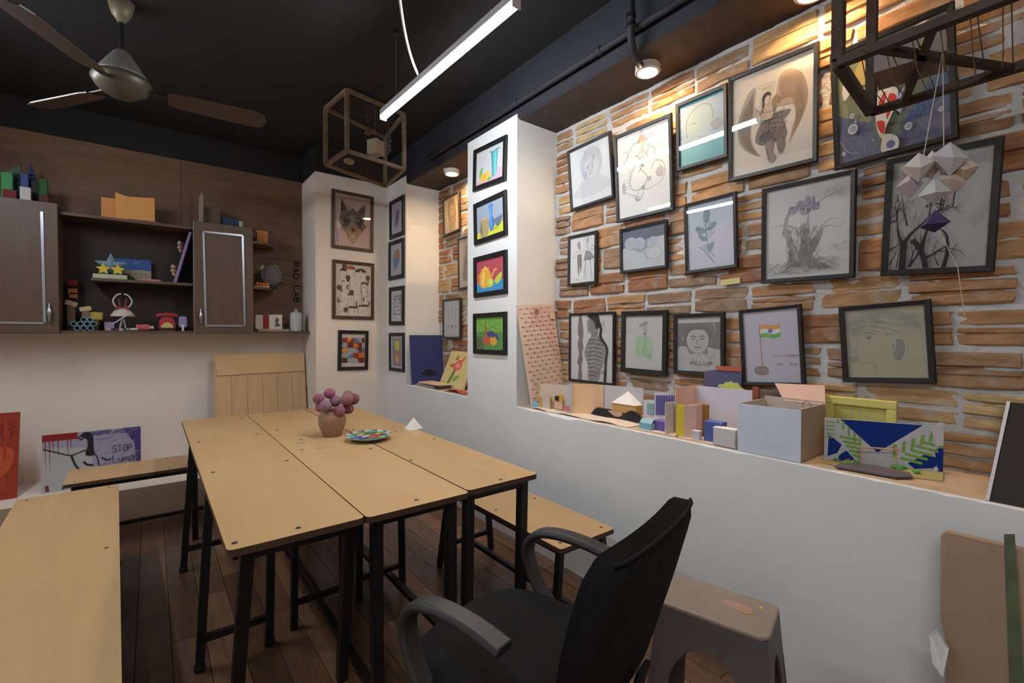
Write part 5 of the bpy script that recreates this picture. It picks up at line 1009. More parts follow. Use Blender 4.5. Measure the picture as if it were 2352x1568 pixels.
# paper parasol with two hoops
Y = 4.46; c = zx(282, 740, Y)[0]; t = small('paper_parasol', 'white paper parasol with two hoops and red bow on shelf', 'model', (c, Y, S0))
MB().lathe([(.072, .105), (.07, .112), (.05, .145), (.02, .165), (.0001, .168)], 12, (c, Y, S0)).build('shade', flat((196, 180, 172)), t, world=True)
MB().tube([(c - .02, Y, S0), (c, Y, S0 + .11)], .006, 6).build('stem', flat((186, 182, 190)), t, world=True); MB().bar((c - .05, Y - .06, S0 + .05), (c + .055, Y - .07, S0 + .135), .02, .006).build('strip', flat((190, 188, 196)), t, world=True); MB().tube([(c + .02, Y, S0), (c, Y, S0 + .11)], .006, 6).build('stem', flat((186, 182, 190)), t, world=True)
for s_ in (-1, 1):
    P_ = [(c + s_ * (.008 + .045 * math.sin(q) ** 1.0 * (1 if q < 2 else .9)), Y, S0 + .165 + .10 * (1 - math.cos(q)) / 2 * 1.05) for q in [PI * m_ / 12 for m_ in range(13)]]
    MB().tube(P_, .0055, 6).build('hoop', flat((196, 190, 192)), t, world=True); MB().bar((c + s_ * .012, Y, S0 + .165), (c + s_ * .022, Y, S0 + .235), .008, .004).build('ribbon', flat((132, 52, 54)), t, world=True)
    MB().ext([(c, Y - .03, S0 + .168), (c + s_ * .035, Y - .03, S0 + .182), (c + s_ * .04, Y - .03, S0 + .152)], (0, .008, 0)).build('bow', flat((136, 52, 46)), t, world=True)
for (nm, lb, a, b, zt_, rgb, yy) in (('lavender_block', 'lavender paper cuboid lying beside the parasol foot', 240, 262, .055, (136, 130, 152), 4.42), ('pink_block', 'pink paper roll lying on the bottom shelf', 312, 343, .05, (186, 92, 92), 4.42), ('craft_scraps', 'blue and beige craft scraps in front of the parasol', 244, 300, .022, (96, 104, 130), 4.385), ('thin_brush', 'white marker lying in front of the pink roll', 296, 316, .02, (190, 186, 180), 4.39)):
    x0, _ = zx(a, 750, yy); x1, _ = zx(b, 750, yy); o = thing(nm, lb, 'craft piece', ((x0 + x1) / 2, yy, S0))
    if nm == 'pink_block': MB().tube([(x0, yy + .02, S0 + .024), (x1, yy + .02, S0 + .024)], .024, 14).build('roll', flat(rgb), o, world=True); MB().tube([(x1, yy + .02, S0 + .024), (x1 + .025, yy + .02, S0 + .024)], .012, 10).build('cap', flat((200, 196, 170)), o, world=True)
    elif nm == 'craft_scraps':
        for k in range(6): xx = x0 + (x1 - x0) * k / 6; MB().obox((xx + .012, yy + .008, S0 + .009), (.026, .016, .016), Rz(k)).build('scrap', flat([(176, 140, 110), (60, 80, 120), (120, 46, 66), (160, 160, 170), (84, 84, 96), (150, 96, 96)][k]), o, world=True)
    elif nm == 'thin_brush': MB().tube([(x0, yy, S0 + .01), (x1, yy, S0 + .012)], .009, 8).build('barrel', flat(rgb), o, world=True); MB().tube([(x0 - .012, yy, S0 + .009), (x0, yy, S0 + .01)], .006, 8).build('cap', flat((216, 214, 210)), o, world=True)
    else: cbox(o, 'body', x0, x1, yy, yy + .04, S0 + .0005, S0 + zt_, rgb); cbox(o, 'lid', x0, x1, yy - .002, yy + .04, S0 + zt_, S0 + zt_ + .006, (150, 146, 166))
Y = 4.47; c = zx(384, 745, Y)[0]; t = small('toy_telephone', 'red toy telephone with yellow dial on the bottom shelf', 'telephone', (c, Y, S0))
MB().ext([(c - .055, Y, S0 + .02), (c + .055, Y, S0 + .02), (c + .05, Y, S0 + .07), (c + .032, Y, S0 + .105), (c - .032, Y, S0 + .105), (c - .05, Y, S0 + .07)], (0, .06, 0)).build('body', flat((168, 52, 60)), t, world=True, bevel=.006)
MB().ext([(c - .07, Y - .004, S0 + .105), (c - .066, Y - .004, S0 + .132), (c, Y - .004, S0 + .142), (c + .066, Y - .004, S0 + .132), (c + .07, Y - .004, S0 + .105), (c + .045, Y - .004, S0 + .112), (c - .045, Y - .004, S0 + .112)], (0, .03, 0)).build('receiver', flat((158, 44, 50)), t, world=True, bevel=.004)
MB().ext([(c + .038 * math.cos(q), Y - .004, S0 + .024 + .042 * math.sin(q)) for q in [PI * m_ / 12 for m_ in range(13)]], (0, .006, 0)).build('dial', flat((196, 186, 112)), t, world=True); cbox(t, 'base', c - .05, c + .05, Y, Y + .06, S0 + .0005, S0 + .021, (60, 36, 32))
Y = 4.44; c = zx(420, 740, Y)[0]; t = small('paper_popsicle', 'lavender paper popsicle with white stick on bottom shelf', 'model', (c, Y, S0)); MB().ext(rrect(c - .026, c + .026, 0, .085, 0, .014), (0, 0, .022)).build('ice', flat((144, 136, 180)), t).matrix_local = Matrix(((1, 0, 0, -c), (0, 0, -1, .02), (0, 1, 0, .028), (0, 0, 0, 1)))
MB().box(-.007, .007, -.004, .004, 0.0005, .05).build('stick', flat((214, 210, 200)), t)
# --- corner shelf things
Y = 4.50; c = zx(622, 605, Y); t = small('robot_mask', 'grey cardboard robot mask with red eyes on rounded shelf', 'mask', (c[0], Y, 1.665))
MB().lathe([(.0001, -.03), (.07, -.026), (.088, 0), (.086, .03), (.05, .045)][::-1], 12, (0, 0, 0)).build('head', flat((92, 92, 98)), t).matrix_local = Matrix.Translation((0, 0, .115)) @ Matrix.Rotation(PI / 2, 4, 'X')
for s_ in (-1, 1): MB().box(s_ * .034 - .015, s_ * .034 + .015, -.043, -.03, .075, .14).build('eye', flat((160, 70, 62)), t); MB().box(s_ * .036 - .02, s_ * .036 + .02, -.042, -.032, .148, .155).build('brow', flat((24, 24, 26)), t)
MB().box(.085, .15, -.01, .01, .09, .112).build('arm', flat((86, 86, 100)), t); MB().box(-.05, .05, -.02, .02, 0.0005, .03).build('stand', flat((40, 40, 44)), t); MB().bar((-.085, -.02, .16), (-.06, -.02, .195), .024, .02).build('ear', flat((176, 158, 140)), t); MB().box(.0, .06, -.005, .01, .19, .205).build('tuft', flat((150, 140, 60)), t)
Y = 4.40; x0, _ = zx(586, 640, Y); x1, _ = zx(648, 640, Y); x1 = min(x1, .84); t = small('fringed_tray', 'tray with orange paper fringe on the middle rounded shelf', 'tray', ((x0 + x1) / 2, Y, 1.665)); cbox(t, 'tray', x0, x1 - .04, Y + .0, Y + .05, 1.6655, 1.678, (176, 158, 112))
b = MB()
for k in range(14): xx = x0 + (x1 - .045 - x0) * k / 14; b.ext([(xx, Y, 1.678), (xx + .014, Y, 1.678), (xx + .007, Y, 1.70 + .008 * (k % 3))], (0, .004, 0))
b.build('fringe', flat((206, 112, 52)), t, world=True)
Y = 4.43; t = small('picture_card', 'folded white card with a red stripe on the bottom corner shelf', 'card', (*zx(616, 740, Y)[:1], Y, S0)); x0, z1_ = zx(587, 722, Y); x1, _ = zx(648, 720, Y)
MB().ext([(x0, Y, S0 + .02), (x1, Y, S0 + .02), (x1, Y, z1_ + .004), (x0, Y, z1_ - .004)], (0, .003, 0)).build('card', flat((196, 188, 178)), t, world=True); MB().box(x0 + (x1 - x0) * .27, x0 + (x1 - x0) * .5, Y - .001, Y, S0 + .022, z1_ - .002).build('stripe', flat((130, 36, 44)), t, world=True)
MB().ext([(x0 + (x1 - x0) * q[0], Y - .0005, S0 + .02 + (z1_ - S0 - .02) * q[1]) for q in ((.7, .15), (.9, .2), (.95, .3), (.84, .4), (.88, .7), (.78, .85), (.72, .6), (.76, .4))], (0, -.0008, 0)).build('motif', flat((76, 78, 88)), t, world=True)
cbox(t, 'foot', x0 + .01, x1 + .05, Y - .03, Y + .03, S0 + .0005, S0 + .02, (150, 136, 122))
Y = 4.42; x0, z1_ = zx(666, 716, Y); x1, _ = zx(693, 716, Y); x1 = min(x1, 1.105); t = small('white_bottle', 'white plastic bottle at the end of the bottom corner shelf', 'bottle', ((x0 + x1) / 2, Y, S0)); R_ = (x1 - x0) / 2; hh = z1_ - S0
MB().lathe([(R_ * .92, 0), (R_, .01), (R_, hh - .02), (R_ * .8, hh - .004), (R_ * .36, hh)], 20).build('body', flat((176, 178, 180)), t, smooth=True); MB().lathe([(R_ * .36, hh), (R_ * .36, hh + .022), (R_ * .3, hh + .026)], 14).build('cap', flat((150, 142, 132)), t)

# ================================================================== ALONG THE BACK WALL
def canvas(name, label, cat, p0, wd, ht, lean, yaw, th, artfn, rgb=(200, 196, 190), cross=False):
    """stands at p0 (bottom centre), faces -Y before yaw, top leans back by 'lean'"""
    M = Matrix.Translation(p0) @ Matrix.Rotation(yaw, 4, 'Z') @ Matrix.Rotation(-lean, 4, 'X'); t = thing(name, label, cat, mw=M)
    MB().box(-wd / 2, wd / 2, 0, th, 0.0, ht).build('canvas', flat(rgb), t)
    if artfn:
        A_ = Art(wd, ht); artfn(A_); d = A_.done(t, 'picture'); d.matrix_local = Matrix(((1, 0, 0, 0), (0, 0, -1, -.0004), (0, 1, 0, ht / 2), (0, 0, 0, 1)))
    return t
def art_horse(a):
    a.rect(0, 0, 1, 1, (150, 146, 166)); a.poly([(0, 0), (.62, 0), (.5, .35), (.48, .58), (.4, .72), (.0, .78)], (168, 168, 168)); a.rect(0, .88, .34, 1, (132, 38, 42))
    for (x, l) in ((.03, .5), (.07, .55), (.1, .22), (.15, .3), (.24, .34), (.27, .2)): a.curve([(x, .9), (x + .005, .9 - l * .5), (x + .012, .9 - l)], .014, (142, 60, 64), True)
    a.poly([(.8, 1), (1, 1), (1, .2), (.95, .3), (.93, .7)], (70, 62, 110)); a.hatch(60, .5, .1, .95, .95, (126, 122, 150), .008, .09, 20, 60, random.Random(3)); a.hatch(30, .45, .92, .98, .98, (92, 86, 134), .014, .08, 5, 10, random.Random(5))
    k = (40, 40, 40); a.blob([(.38, .92), (.44, .98), (.49, .92), (.5, .7), (.5, .56), (.42, .58), (.44, .72), (.43, .86)], k); a.curve([(.34, .88), (.4, .97), (.46, .97)], .016, k); a.curve([(.36, .85), (.41, .9), (.44, .88)], .016, k)
    a.curve([(.01, .76), (.14, .68), (.28, .6), (.42, .66), (.52, .56), (.56, .35)], .012, k); a.curve([(.28, .6), (.32, .42), (.38, .28)], .02, k); a.curve([(.4, .46), (.44, .4), (.5, .38)], .022, k); a.curve([(.58, .5), (.64, .44), (.68, .46)], .014, k)
    a.line([(.06, .02), (.05, .12)], .035, (110, 56, 52)); a.line([(.2, .02), (.22, .08)], .03, (120, 104, 100))
    a.text('STOP', .7, .56, .2, .13, (70, 70, 84), .009, .35); a.text('Lump', .7, .38, .22, .13, (74, 64, 84), .009, .3); a.text('y!', .91, .4, .08, .13, (70, 70, 80), .009, .3)
p = onz(20, 1146, .2205)
canvas('red_canvas', 'red and orange canvas standing on the plinth at far left', 'painting', (-0.868, 4.27, 0.2205), .36, .55, math.radians(14), 0, .02, lambda a: [a.rect(0, 0, 1, 1, (150, 58, 42)), a.blob([(.4, .1), (.86, .3), (.94, .55), (.7, .6), (.5, .4)], (182, 84, 50)), a.blob([(.5, .66), (.92, .7), (.93, .86), (.6, .85)], (132, 48, 40)), a.hatch(40, .1, .05, .9, .75, (160, 68, 46), .03, .2, 80, 12, random.Random(4))], (150, 70, 50))
tl, tr = ony(97, 999, 4.36), ony(323, 977, 4.36)
canvas('horse_painting', 'lilac canvas with ink horse and red drips behind the bench', 'painting', ((tl.x + tr.x) / 2, 4.28, 0.2205), tr.x - tl.x, (tl.z + tr.z) / 2 - .2205 + .004, math.radians(11), 0, .022, art_horse)
# pale wooden board (ledged) leaning on the wall behind the tables
tl, tr = ony(491, 812, 4.55), ony(698, 807, 4.55); wd = tr.x - tl.x; ht = (tl.z + tr.z) / 2 - .2205
t = thing('plank_panel', 'pale pine panel with a top cross board leaning behind the tables', 'panel', mw=Matrix.Translation(((tl.x + tr.x) / 2, 4.40, .2205)) @ Matrix.Rotation(-math.radians(9), 4, 'X'))
M_PINE = wood('pine', [(186, 150, 112), (200, 166, 124), (192, 156, 118), (206, 174, 132)], .5, (10, 4, .8), 1.8, .08, .03)
for k in range(6): MB().box(-wd / 2 + wd * k / 6 + .001, -wd / 2 + wd * (k + 1) / 6 - .001, 0, .016, 0, ht - .003).build('plank', M_PINE, t)
MB().ext([(-wd / 2 + .02, -.012, ht - .175), (wd / 2 - .004, -.012, ht - .165), (wd / 2 - .006, -.012, ht), (-wd / 2, -.012, ht)], (0, .0115, 0)).build('cross_board', wood('pine_cross', [(190, 154, 112), (204, 170, 124), (196, 160, 116)], .5, (.8, 4, 10), 1.8, .05, .03), t)
MB().box(wd / 2 - .0, wd / 2 + .012, -.004, .02, 0, ht * .66).build('edge_strip', mat('edge_strip', (84, 62, 36), .6), t)

# ================================================================== ON THE TABLES
v = onz(763, 1000, TZ)
t = thing('clay_vase', 'brown clay vase on the middle table', 'vase', (v.x, v.y, TZ + .0005)); M_CLAY = mat('clay', (150, 118, 94), .85, var=.15, scale=10, bump=.1)
MB().lathe([(.045, 0), (.048, .004), (.066, .05), (.074, .09), (.068, .118), (.055, .132), (.058, .138), (.05, .138), (.046, .12)], 28).build('body', M_CLAY, t, smooth=True); MB().lathe([(.0001, .1), (.046, .1)], 20).build('soil', flat((60, 44, 40)), t)
M_FLW = [mat('flower_%d' % i, c, .9, var=.3, scale=30, bump=.3) for i, c in enumerate([(142, 88, 104), (152, 94, 118), (142, 100, 98), (126, 76, 82), (140, 108, 126)])]
for i, (px, py, dy, r, lb) in enumerate([(732, 916, .02, .026, 'leftmost'), (757, 903, .035, .026, 'topmost'), (799, 908, .03, .025, 'upper right'), (812, 916, .01, .028, 'rightmost'), (747, 932, -.04, .027, 'front left'), (780, 944, -.055, .026, 'lowest front'), (735, 935, .02, .022, 'lower left'), (797, 917, -.03, .03, 'large pink right hand'), (800, 938, .0, .026, 'lower right'), (770, 921, .02, .027, 'crinkled central')]):
    r *= 1.22; c = ony(px, py, v.y + dy); t2_ = thing('dried_flower', lb + ' dried purple flower ball in the clay vase', 'flower', (c.x, c.y, c.z), 0, 'dried flower balls in the clay vase')
    MB().ball((0, 0, 0), r, 16, 10, 0, (1, 1, .95), .09 if i != 9 else .22).build('bloom', M_FLW[i % 5], t2_, smooth=False)
    s0 = Vector((v.x, v.y, TZ + .125)) - c; MB().tube([(0, 0, -r * .6), tuple(s0 * .55 + Vector((0, 0, -.01))), tuple(s0)], .0022, 5).build('stem', flat((86, 66, 52)), t2_)
c = (onz(795, 1002, .735) + onz(899, 1000, .735)) / 2
t = thing('painted_plate', 'colourful hand painted plate on the middle table', 'plate', (c.x, c.y, TZ + .0005), 0.4); R_ = .118
MB().lathe([(R_ * .5, 0), (R_ * .55, .004), (R_ * .95, .02), (R_, .024), (R_ * .97, .027), (R_ * .55, .011), (.0001, .009)], 36).build('plate', flat((150, 168, 156), .4), t, smooth=True)
A_ = Art(R_ * 1.72, R_ * 1.72, .0205); r_ = random.Random(21); A_.ell(.5, .5, .5, .5, (84, 104, 84), 30)
for (x, y, rx, ry, cc) in ((.3, .62, .2, .16, (72, 96, 168)), (.26, .45, .14, .12, (60, 64, 132)), (.5, .78, .16, .1, (196, 160, 72)), (.62, .4, .2, .11, (196, 58, 52)), (.72, .68, .18, .14, (64, 112, 72)), (.82, .5, .07, .06, (190, 210, 70)), (.44, .3, .12, .1, (150, 90, 96)), (.4, .52, .12, .06, (206, 208, 200)), (.7, .26, .1, .07, (92, 84, 140)), (.5, .56, .1, .05, (196, 150, 80)), (.2, .76, .08, .06, (120, 176, 190)), (.58, .14, .1, .06, (160, 190, 90))): A_.ell(x, y, rx, ry, cc, 14, rot=r_.uniform(-.6, .6))
A_.done(t, 'pattern')
b = MB()
for k in range(40):
    a = 2 * PI * k / 40; b.obox((R_ * .93 * math.cos(a), R_ * .93 * math.sin(a), .0256), (.014, .016, .0014), Matrix.Rotation(a, 3, 'Z') @ Matrix.Rotation(-.25, 3, 'Y'), k % 4)
b.build('rim_dots', [flat((92, 130, 150)), flat((176, 190, 150)), flat((206, 206, 200)), flat((60, 84, 76))], t)
v = onz(950, 984, TZ); t = thing('paper_pyramid', 'small white paper pyramid standing on the rightmost table', 'pyramid', (v.x, v.y, TZ + .0005), .2)
b = MB(); b.add([(-.042, -.035, 0), (.042, -.035, 0), (.042, .035, 0), (-.042, .035, 0), (0, 0, .066)], [(3, 2, 1, 0), (0, 1, 4), (1, 2, 4), (2, 3, 4), (3, 0, 4)]); b.build('pyramid', M_PAPER, t)

# ================================================================== ON THE RIGHT LEDGE
LZ = LEDGE + .001
def lx(px, X, py=960): return onx(px, py, X).y
def lz(py, px, X): return onx(px, py, X).z
def panel(t, name, p0, p1, h0, h1, rgb, th=.004, z=None):
    """upright card between two ground points (x,y), heights h0/h1 at the two ends"""
    z = LZ if z is None else z; d = Vector((p1[0] - p0[0], p1[1] - p0[1], 0)).normalized(); n = Vector((-d.y, d.x, 0)) * th
    return MB().ext([(p0[0], p0[1], z), (p1[0], p1[1], z), (p1[0], p1[1], z + h1), (p0[0], p0[1], z + h0)], n).build(name, flat(rgb), t, world=True)
# pink printed sheet on a board, leaning against the pillar side
tA, tB = ony(1187, 700, 2.215), ony(1271, 700, 2.215); zt_ = (tA.z + tB.z) / 2; L = math.hypot(zt_ - LZ, .09); wd = tB.x - tA.x
u = Vector((1, 0, 0)); vv = Vector((-.055, .085, zt_ - LZ)).normalized(); nn = u.cross(vv).normalized(); u = vv.cross(nn); bs = Vector(((tA.x + tB.x) / 2 + .05, 2.132, LZ + .004))
t = thing('printed_sheet', 'tall pink printed sheet on board leaning against the white pillar', 'poster', mw=Matrix(((u.x, vv.x, nn.x, bs.x), (u.y, vv.y, nn.y, bs.y), (u.z, vv.z, nn.z, bs.z), (0, 0, 0, 1))))
MB().box(-wd / 2, wd / 2, 0, L, -.004, 0).build('board', flat((206, 190, 178)), t); A_ = Art(wd, L); A_.rect(0, 0, 1, 1, (214, 192, 180)); A_.poly([(.35, .98), (.95, .98), (.98, .4), (.85, .45), (.6, .75), (.3, .8)], (212, 176, 168))
for j in range(22):
    for i in range(5): x, y = .06 + i * .185 + (.09 if j % 2 else 0), .955 - j * .043; A_.rect(x, y, x + .055, y + .009, (110, 88, 82)); A_.line([(x + .06, y + .002), (x + .15, y + .002)], .012, (184, 156, 148))
A_.ell(.5, .93, .06, .025, (150, 110, 84)); A_.rect(.84, .84, .98, .93, (212, 186, 148)); dd = A_.done(t, 'print'); dd.location = (0, L / 2, .0005)
# blue folded paper
p = onz(1222, 937, LZ); t = thing('blue_paper', 'folded light blue paper at the foot of the pink sheet', 'paper', (p.x + .03, p.y, LZ)); b = MB(); b.add([(-.03, .03, 0), (.02, -.06, 0), (.05, .0, .0), (-.005, .0, .045)], [(0, 1, 3), (1, 2, 3), (2, 0, 3), (2, 1, 0)]); b.build('fold', flat((120, 168, 196)), t)
# white paper base strip and doll-house cards
y0, y1 = lx(1240, 1.86), lx(1462, 1.86, 985); t = thing('card_diorama', 'peach and white card diorama with yellow door frames on ledge', 'model', (1.93, (y0 + y1) / 2, LZ))
b = MB(); n = 14
b.add([(1.795 + .008 * math.sin(k * 1.7), y0 + (y1 - y0) * k / n, LZ + .004 + .004 * math.sin(k * 1.3)) for k in range(n + 1)] + [(2.03, y0 + (y1 - y0) * k / n, LZ + .003) for k in range(n + 1)], [(k, k + 1, n + 2 + k, n + 1 + k) for k in range(n)]); b.build('base_sheet', flat((216, 200, 184)), t, world=True)
f = lambda px, X: (X, lx(px, X, 940)); hh = lambda py, px, X: lz(py, px, X) - LZ
panel(t, 'wall_card', f(1240, 1.85), f(1303, 1.90), hh(881, 1240, 1.85), hh(884, 1303, 1.9), (206, 186, 170)); panel(t, 'side_card', f(1303, 1.90), f(1312, 1.84), hh(882, 1303, 1.9), hh(882, 1312, 1.84), (196, 196, 206))
panel(t, 'wall_card', f(1312, 1.845), f(1364, 1.93), hh(880, 1312, 1.845), hh(882, 1364, 1.93), (222, 188, 150)); panel(t, 'wall_card', f(1364, 1.93), f(1386, 1.97), hh(882, 1364, 1.93), hh(884, 1386, 1.97), (214, 182, 154))
panel(t, 'back_card', f(1386, 1.975), f(1477, 2.0), hh(884, 1386, 1.97), hh(891, 1477, 2.0), (184, 184, 186))
for (px0, px1, p, q, X, rgb) in ((1241, 1246, 910, 943, 1.846, (198, 156, 60)), (1266, 1270, 910, 943, 1.864, (188, 146, 60)), (1246, 1266, 912, 942, 1.852, (196, 182, 172)), (1278, 1285, 908, 920, 1.876, (48, 38, 30)), (1287, 1294, 906, 924, 1.884, (208, 158, 56)), (1278, 1294, 922, 940, 1.878, (212, 172, 142)), (1298, 1310, 930, 945, 1.84, (196, 120, 110))):
    a_, c_ = onx(px0, p, X), onx(px1, q, X); MB().box(X - .012, X - .006, min(a_.y, c_.y), max(a_.y, c_.y), max(c_.z, LZ), a_.z).build('door_frame' if rgb[2] < 100 else 'door_card', flat(rgb), t, world=True)
# black cloth
p = onz(1415, 953, LZ); t = thing('black_cloth', 'crumpled black cloth behind the little wooden house', 'cloth', (1.945, lx(1418, 1.945, 945), LZ + .004))
def cl(u, v_): s = (1 - abs(2 * u - 1) ** 2.2) * (1 - abs(2 * v_ - 1) ** 2); return ((v_ - .5) * .06, (.5 - u) * .34 + .02 * math.sin(v_ * 5), max(0.001, s * (.04 + .03 * math.sin(u * 9) + .015 * math.sin(v_ * 7 + u * 4))))
MB().grid(cl, 22, 10).build('cloth', mat('black_cloth', (20, 20, 21), .95), t, smooth=True)
# little house with white pyramid roof on wooden slabs
p = onz(1432, 962, LZ); X = p.x; t = thing('block_house', 'little tan box house with white pyramid roof on wooden slabs', 'model', (X, p.y, LZ)); s_ = 1.0
ya, yb = lx(1380, X, 965), lx(1474, X, 965); xs = X - .012
b_ = MB().box(xs, xs + .05, lx(1432, X, 965), ya, LZ + .007, LZ + .034).build('slab', flat((206, 170, 146)), t, world=True); MB().box(xs + .006, xs + .06, yb, lx(1434, X, 965), LZ + .007, LZ + .03).build('slab', flat((196, 142, 98)), t, world=True)
h0, h1 = LZ + .035, lz(926, 1432, X + .02); yc0, yc1 = lx(1408, X, 950), lx(1463, X, 950); MB().box(xs + .004, xs + .074, yc1, yc0, h0, h1).build('body', flat((190, 150, 92)), t, world=True)
pk = lz(897, 1433, X + .03); b = MB(); yc = (yc0 + yc1) / 2; hw = (yc0 - yc1) / 2; b.add([(xs - .002, yc - hw, h1 + .001), (xs + .08, yc - hw, h1 + .001), (xs + .08, yc + hw, h1 + .001), (xs - .002, yc + hw, h1 + .001), (xs + .039, yc, pk)], [(3, 2, 1, 0), (0, 1, 4), (1, 2, 4), (2, 3, 4), (3, 0, 4)]); b.build('roof', M_PAPER, t, world=True)
# window cards
t = thing('window_cards', 'white card walls with purple bars and teal window on ledge', 'model', (1.95, lx(1510, 1.93), LZ))
panel(t, 'wall_card', f(1478, 1.97), f(1503, 1.97), hh(918, 1478, 1.97), hh(918, 1503, 1.97), (198, 198, 196)); panel(t, 'wall_card', f(1503, 1.965), f(1552, 1.99), hh(902, 1503, 1.965), hh(908, 1552, 1.99), (206, 206, 214)); panel(t, 'front_card', f(1529, 1.80), f(1551, 1.87), hh(926, 1529, 1.8), hh(924, 1551, 1.87), (196, 198, 206)); MB().box(1.80, 1.98, lx(1550, 1.80, 1000), lx(1470, 1.80, 985), LZ, LZ + .004).build('base', flat((214, 200, 186)), t, world=True)
a_, c_ = onx(1486, 925, 1.962), onx(1501, 952, 1.962); MB().box(1.962, 1.966, c_.y, a_.y, max(c_.z, LZ), a_.z).build('window', flat((120, 160, 164)), t, world=True)
for k in range(8):
    px = 1507 + k * 5.8; X2 = 1.962 + k * .003; a_, c_ = onx(px, 907, X2), onx(px + 3.2, 953 if k < 4 else 921, X2); MB().box(X2 - .004, X2, c_.y, a_.y, max(c_.z, LZ), a_.z).build('bar', flat((92, 82, 150)), t, world=True)
for (nm, lb, a, b_, q, top_, rgb, X, dp) in (('cyan_box', 'tiny cyan paper box with raised lid on ledge', 1468, 1495, 985, 972, (120, 172, 190), 1.81, .03), ('purple_box', 'small purple paper box on the ledge', 1499, 1527, 984, 968, (104, 84, 156), 1.84, .05), ('blue_cube', 'royal blue paper cube in the white corner walls', 1617, 1655, 1003, 970, (76, 92, 160), 1.82, .05), ('white_paper_box', 'long white paper box in front of the blue cube', 1638, 1688, 1022, 985, (206, 202, 200), 1.79, .04), ('tiny_white_block', 'tiny white paper block beside the yellow book box', 1590, 1606, 1005, 990, (200, 200, 206), 1.80, .02)):
    ya, yb = lx(a, X, q), lx(b_, X, q); z1_ = lz(top_, (a + b_) / 2, X); o = thing(nm, lb, 'box', (X + dp / 2, (ya + yb) / 2, LZ)); MB().box(X, X + dp, yb, ya, LZ + .0045, max(z1_, LZ + .012)).build('body', flat(rgb), o, world=True)
    z1_ = max(z1_, LZ + .012)
    if nm == 'cyan_box': MB().ext([(X + .004, yb, z1_ + .001), (X + .004, ya, z1_ + .001), (X + .022, ya, z1_ + .02), (X + .022, yb, z1_ + .02)], (.003, 0, 0)).build('lid', flat((150, 190, 200)), o, world=True)
    else: MB().box(X - .001, X + dp + .001, yb - .001, ya + .001, z1_ - .003, z1_ + .002).build('lid', flat(tuple(min(255, int(k * 1.12)) for k in rgb)), o, world=True)
# yellow book-like box and its white corner room
t = thing('corner_room', 'white and pink card corner room holding paper boxes', 'model', (1.95, lx(1640, 1.95), LZ))
panel(t, 'wall_card', f(1552, 1.86), f(1597, 2.02), hh(890, 1552, 1.86), hh(885, 1597, 2.02), (222, 186, 172)); panel(t, 'wall_card', f(1597, 2.02), f(1727, 1.99), hh(885, 1597, 2.02), hh(897, 1727, 1.99), (200, 198, 210)); MB().box(1.795, 2.0, lx(1690, 1.795, 1030), lx(1556, 1.795, 1010), LZ, LZ + .004).build('base', flat((220, 196, 176)), t, world=True)
X = 1.81; t = thing('book_box', 'yellow spined pink paper box standing on the ledge', 'box', (X + .04, lx(1565, X, 1000), LZ)); y0, y1, y2 = lx(1553, X, 1000), lx(1571, X, 1000), lx(1590, X, 1000); z1_ = lz(930, 1560, X)
MB().box(X, X + .012, y1, y0, LZ + .0045, z1_).build('spine', flat((206, 190, 56)), t, world=True); MB().ext([(X, y1 - .0005, LZ + .0045), (X + .03, y2, LZ + .0045), (X + .03, y2, z1_ + .006), (X, y1 - .0005, z1_)], (.05, 0, 0)).build('cover', flat((218, 184, 170)), t, world=True); MB().box(X + .081, X + .10, y2 - .02, y1, LZ + .0045, z1_ + .004).build('door', flat((166, 122, 54)), t, world=True)
# large pale box with folded flap
t = thing('gift_box', 'large pale blue and brown open box on the ledge', 'box', (1.89, .762, LZ)); zb_ = lz(925, 1690, 1.785); M_GB = mat('gift_box', (206, 212, 226), .7, var=.04, scale=5)
MB().box(1.785, 1.789, .652, .873, LZ, zb_).build('front', M_GB, t, world=True); MB().box(1.789, 2.01, .652, .656, LZ, zb_ + .004).build('side', flat((176, 156, 140)), t, world=True); MB().box(1.789, 2.01, .869, .873, LZ, zb_).build('side', flat((196, 186, 176)), t, world=True); MB().box(2.006, 2.01, .656, .869, LZ, zb_ + .012).build('back', flat((190, 176, 164)), t, world=True); MB().box(1.789, 2.006, .656, .869, LZ, LZ + .004).build('bottom', flat((176, 160, 146)), t, world=True)
P_ = [onx(1800, 925, 2.0), onx(1895, 918, 2.0), onx(1893, 885, 2.03), onx(1778, 880, 2.03)]; MB().ext([(2.004, P_[0].y, zb_), (2.004, P_[1].y, zb_), (2.035, P_[2].y, P_[2].z), (2.035, P_[3].y, P_[3].z)], (.003, 0, 0)).build('flap', flat((212, 176, 160)), t, world=True)
c = onx(1853, 920, 1.9); MB().tube([(1.9, c.y + .012, zb_ - .004), (1.9, c.y + .012, zb_ + .012), (1.9, c.y, zb_ + .022), (1.9, c.y - .012, zb_ + .012), (1.9, c.y - .012, zb_ - .004)], .0015, 6).build('string_handle', flat((120, 104, 92)), t, world=True)
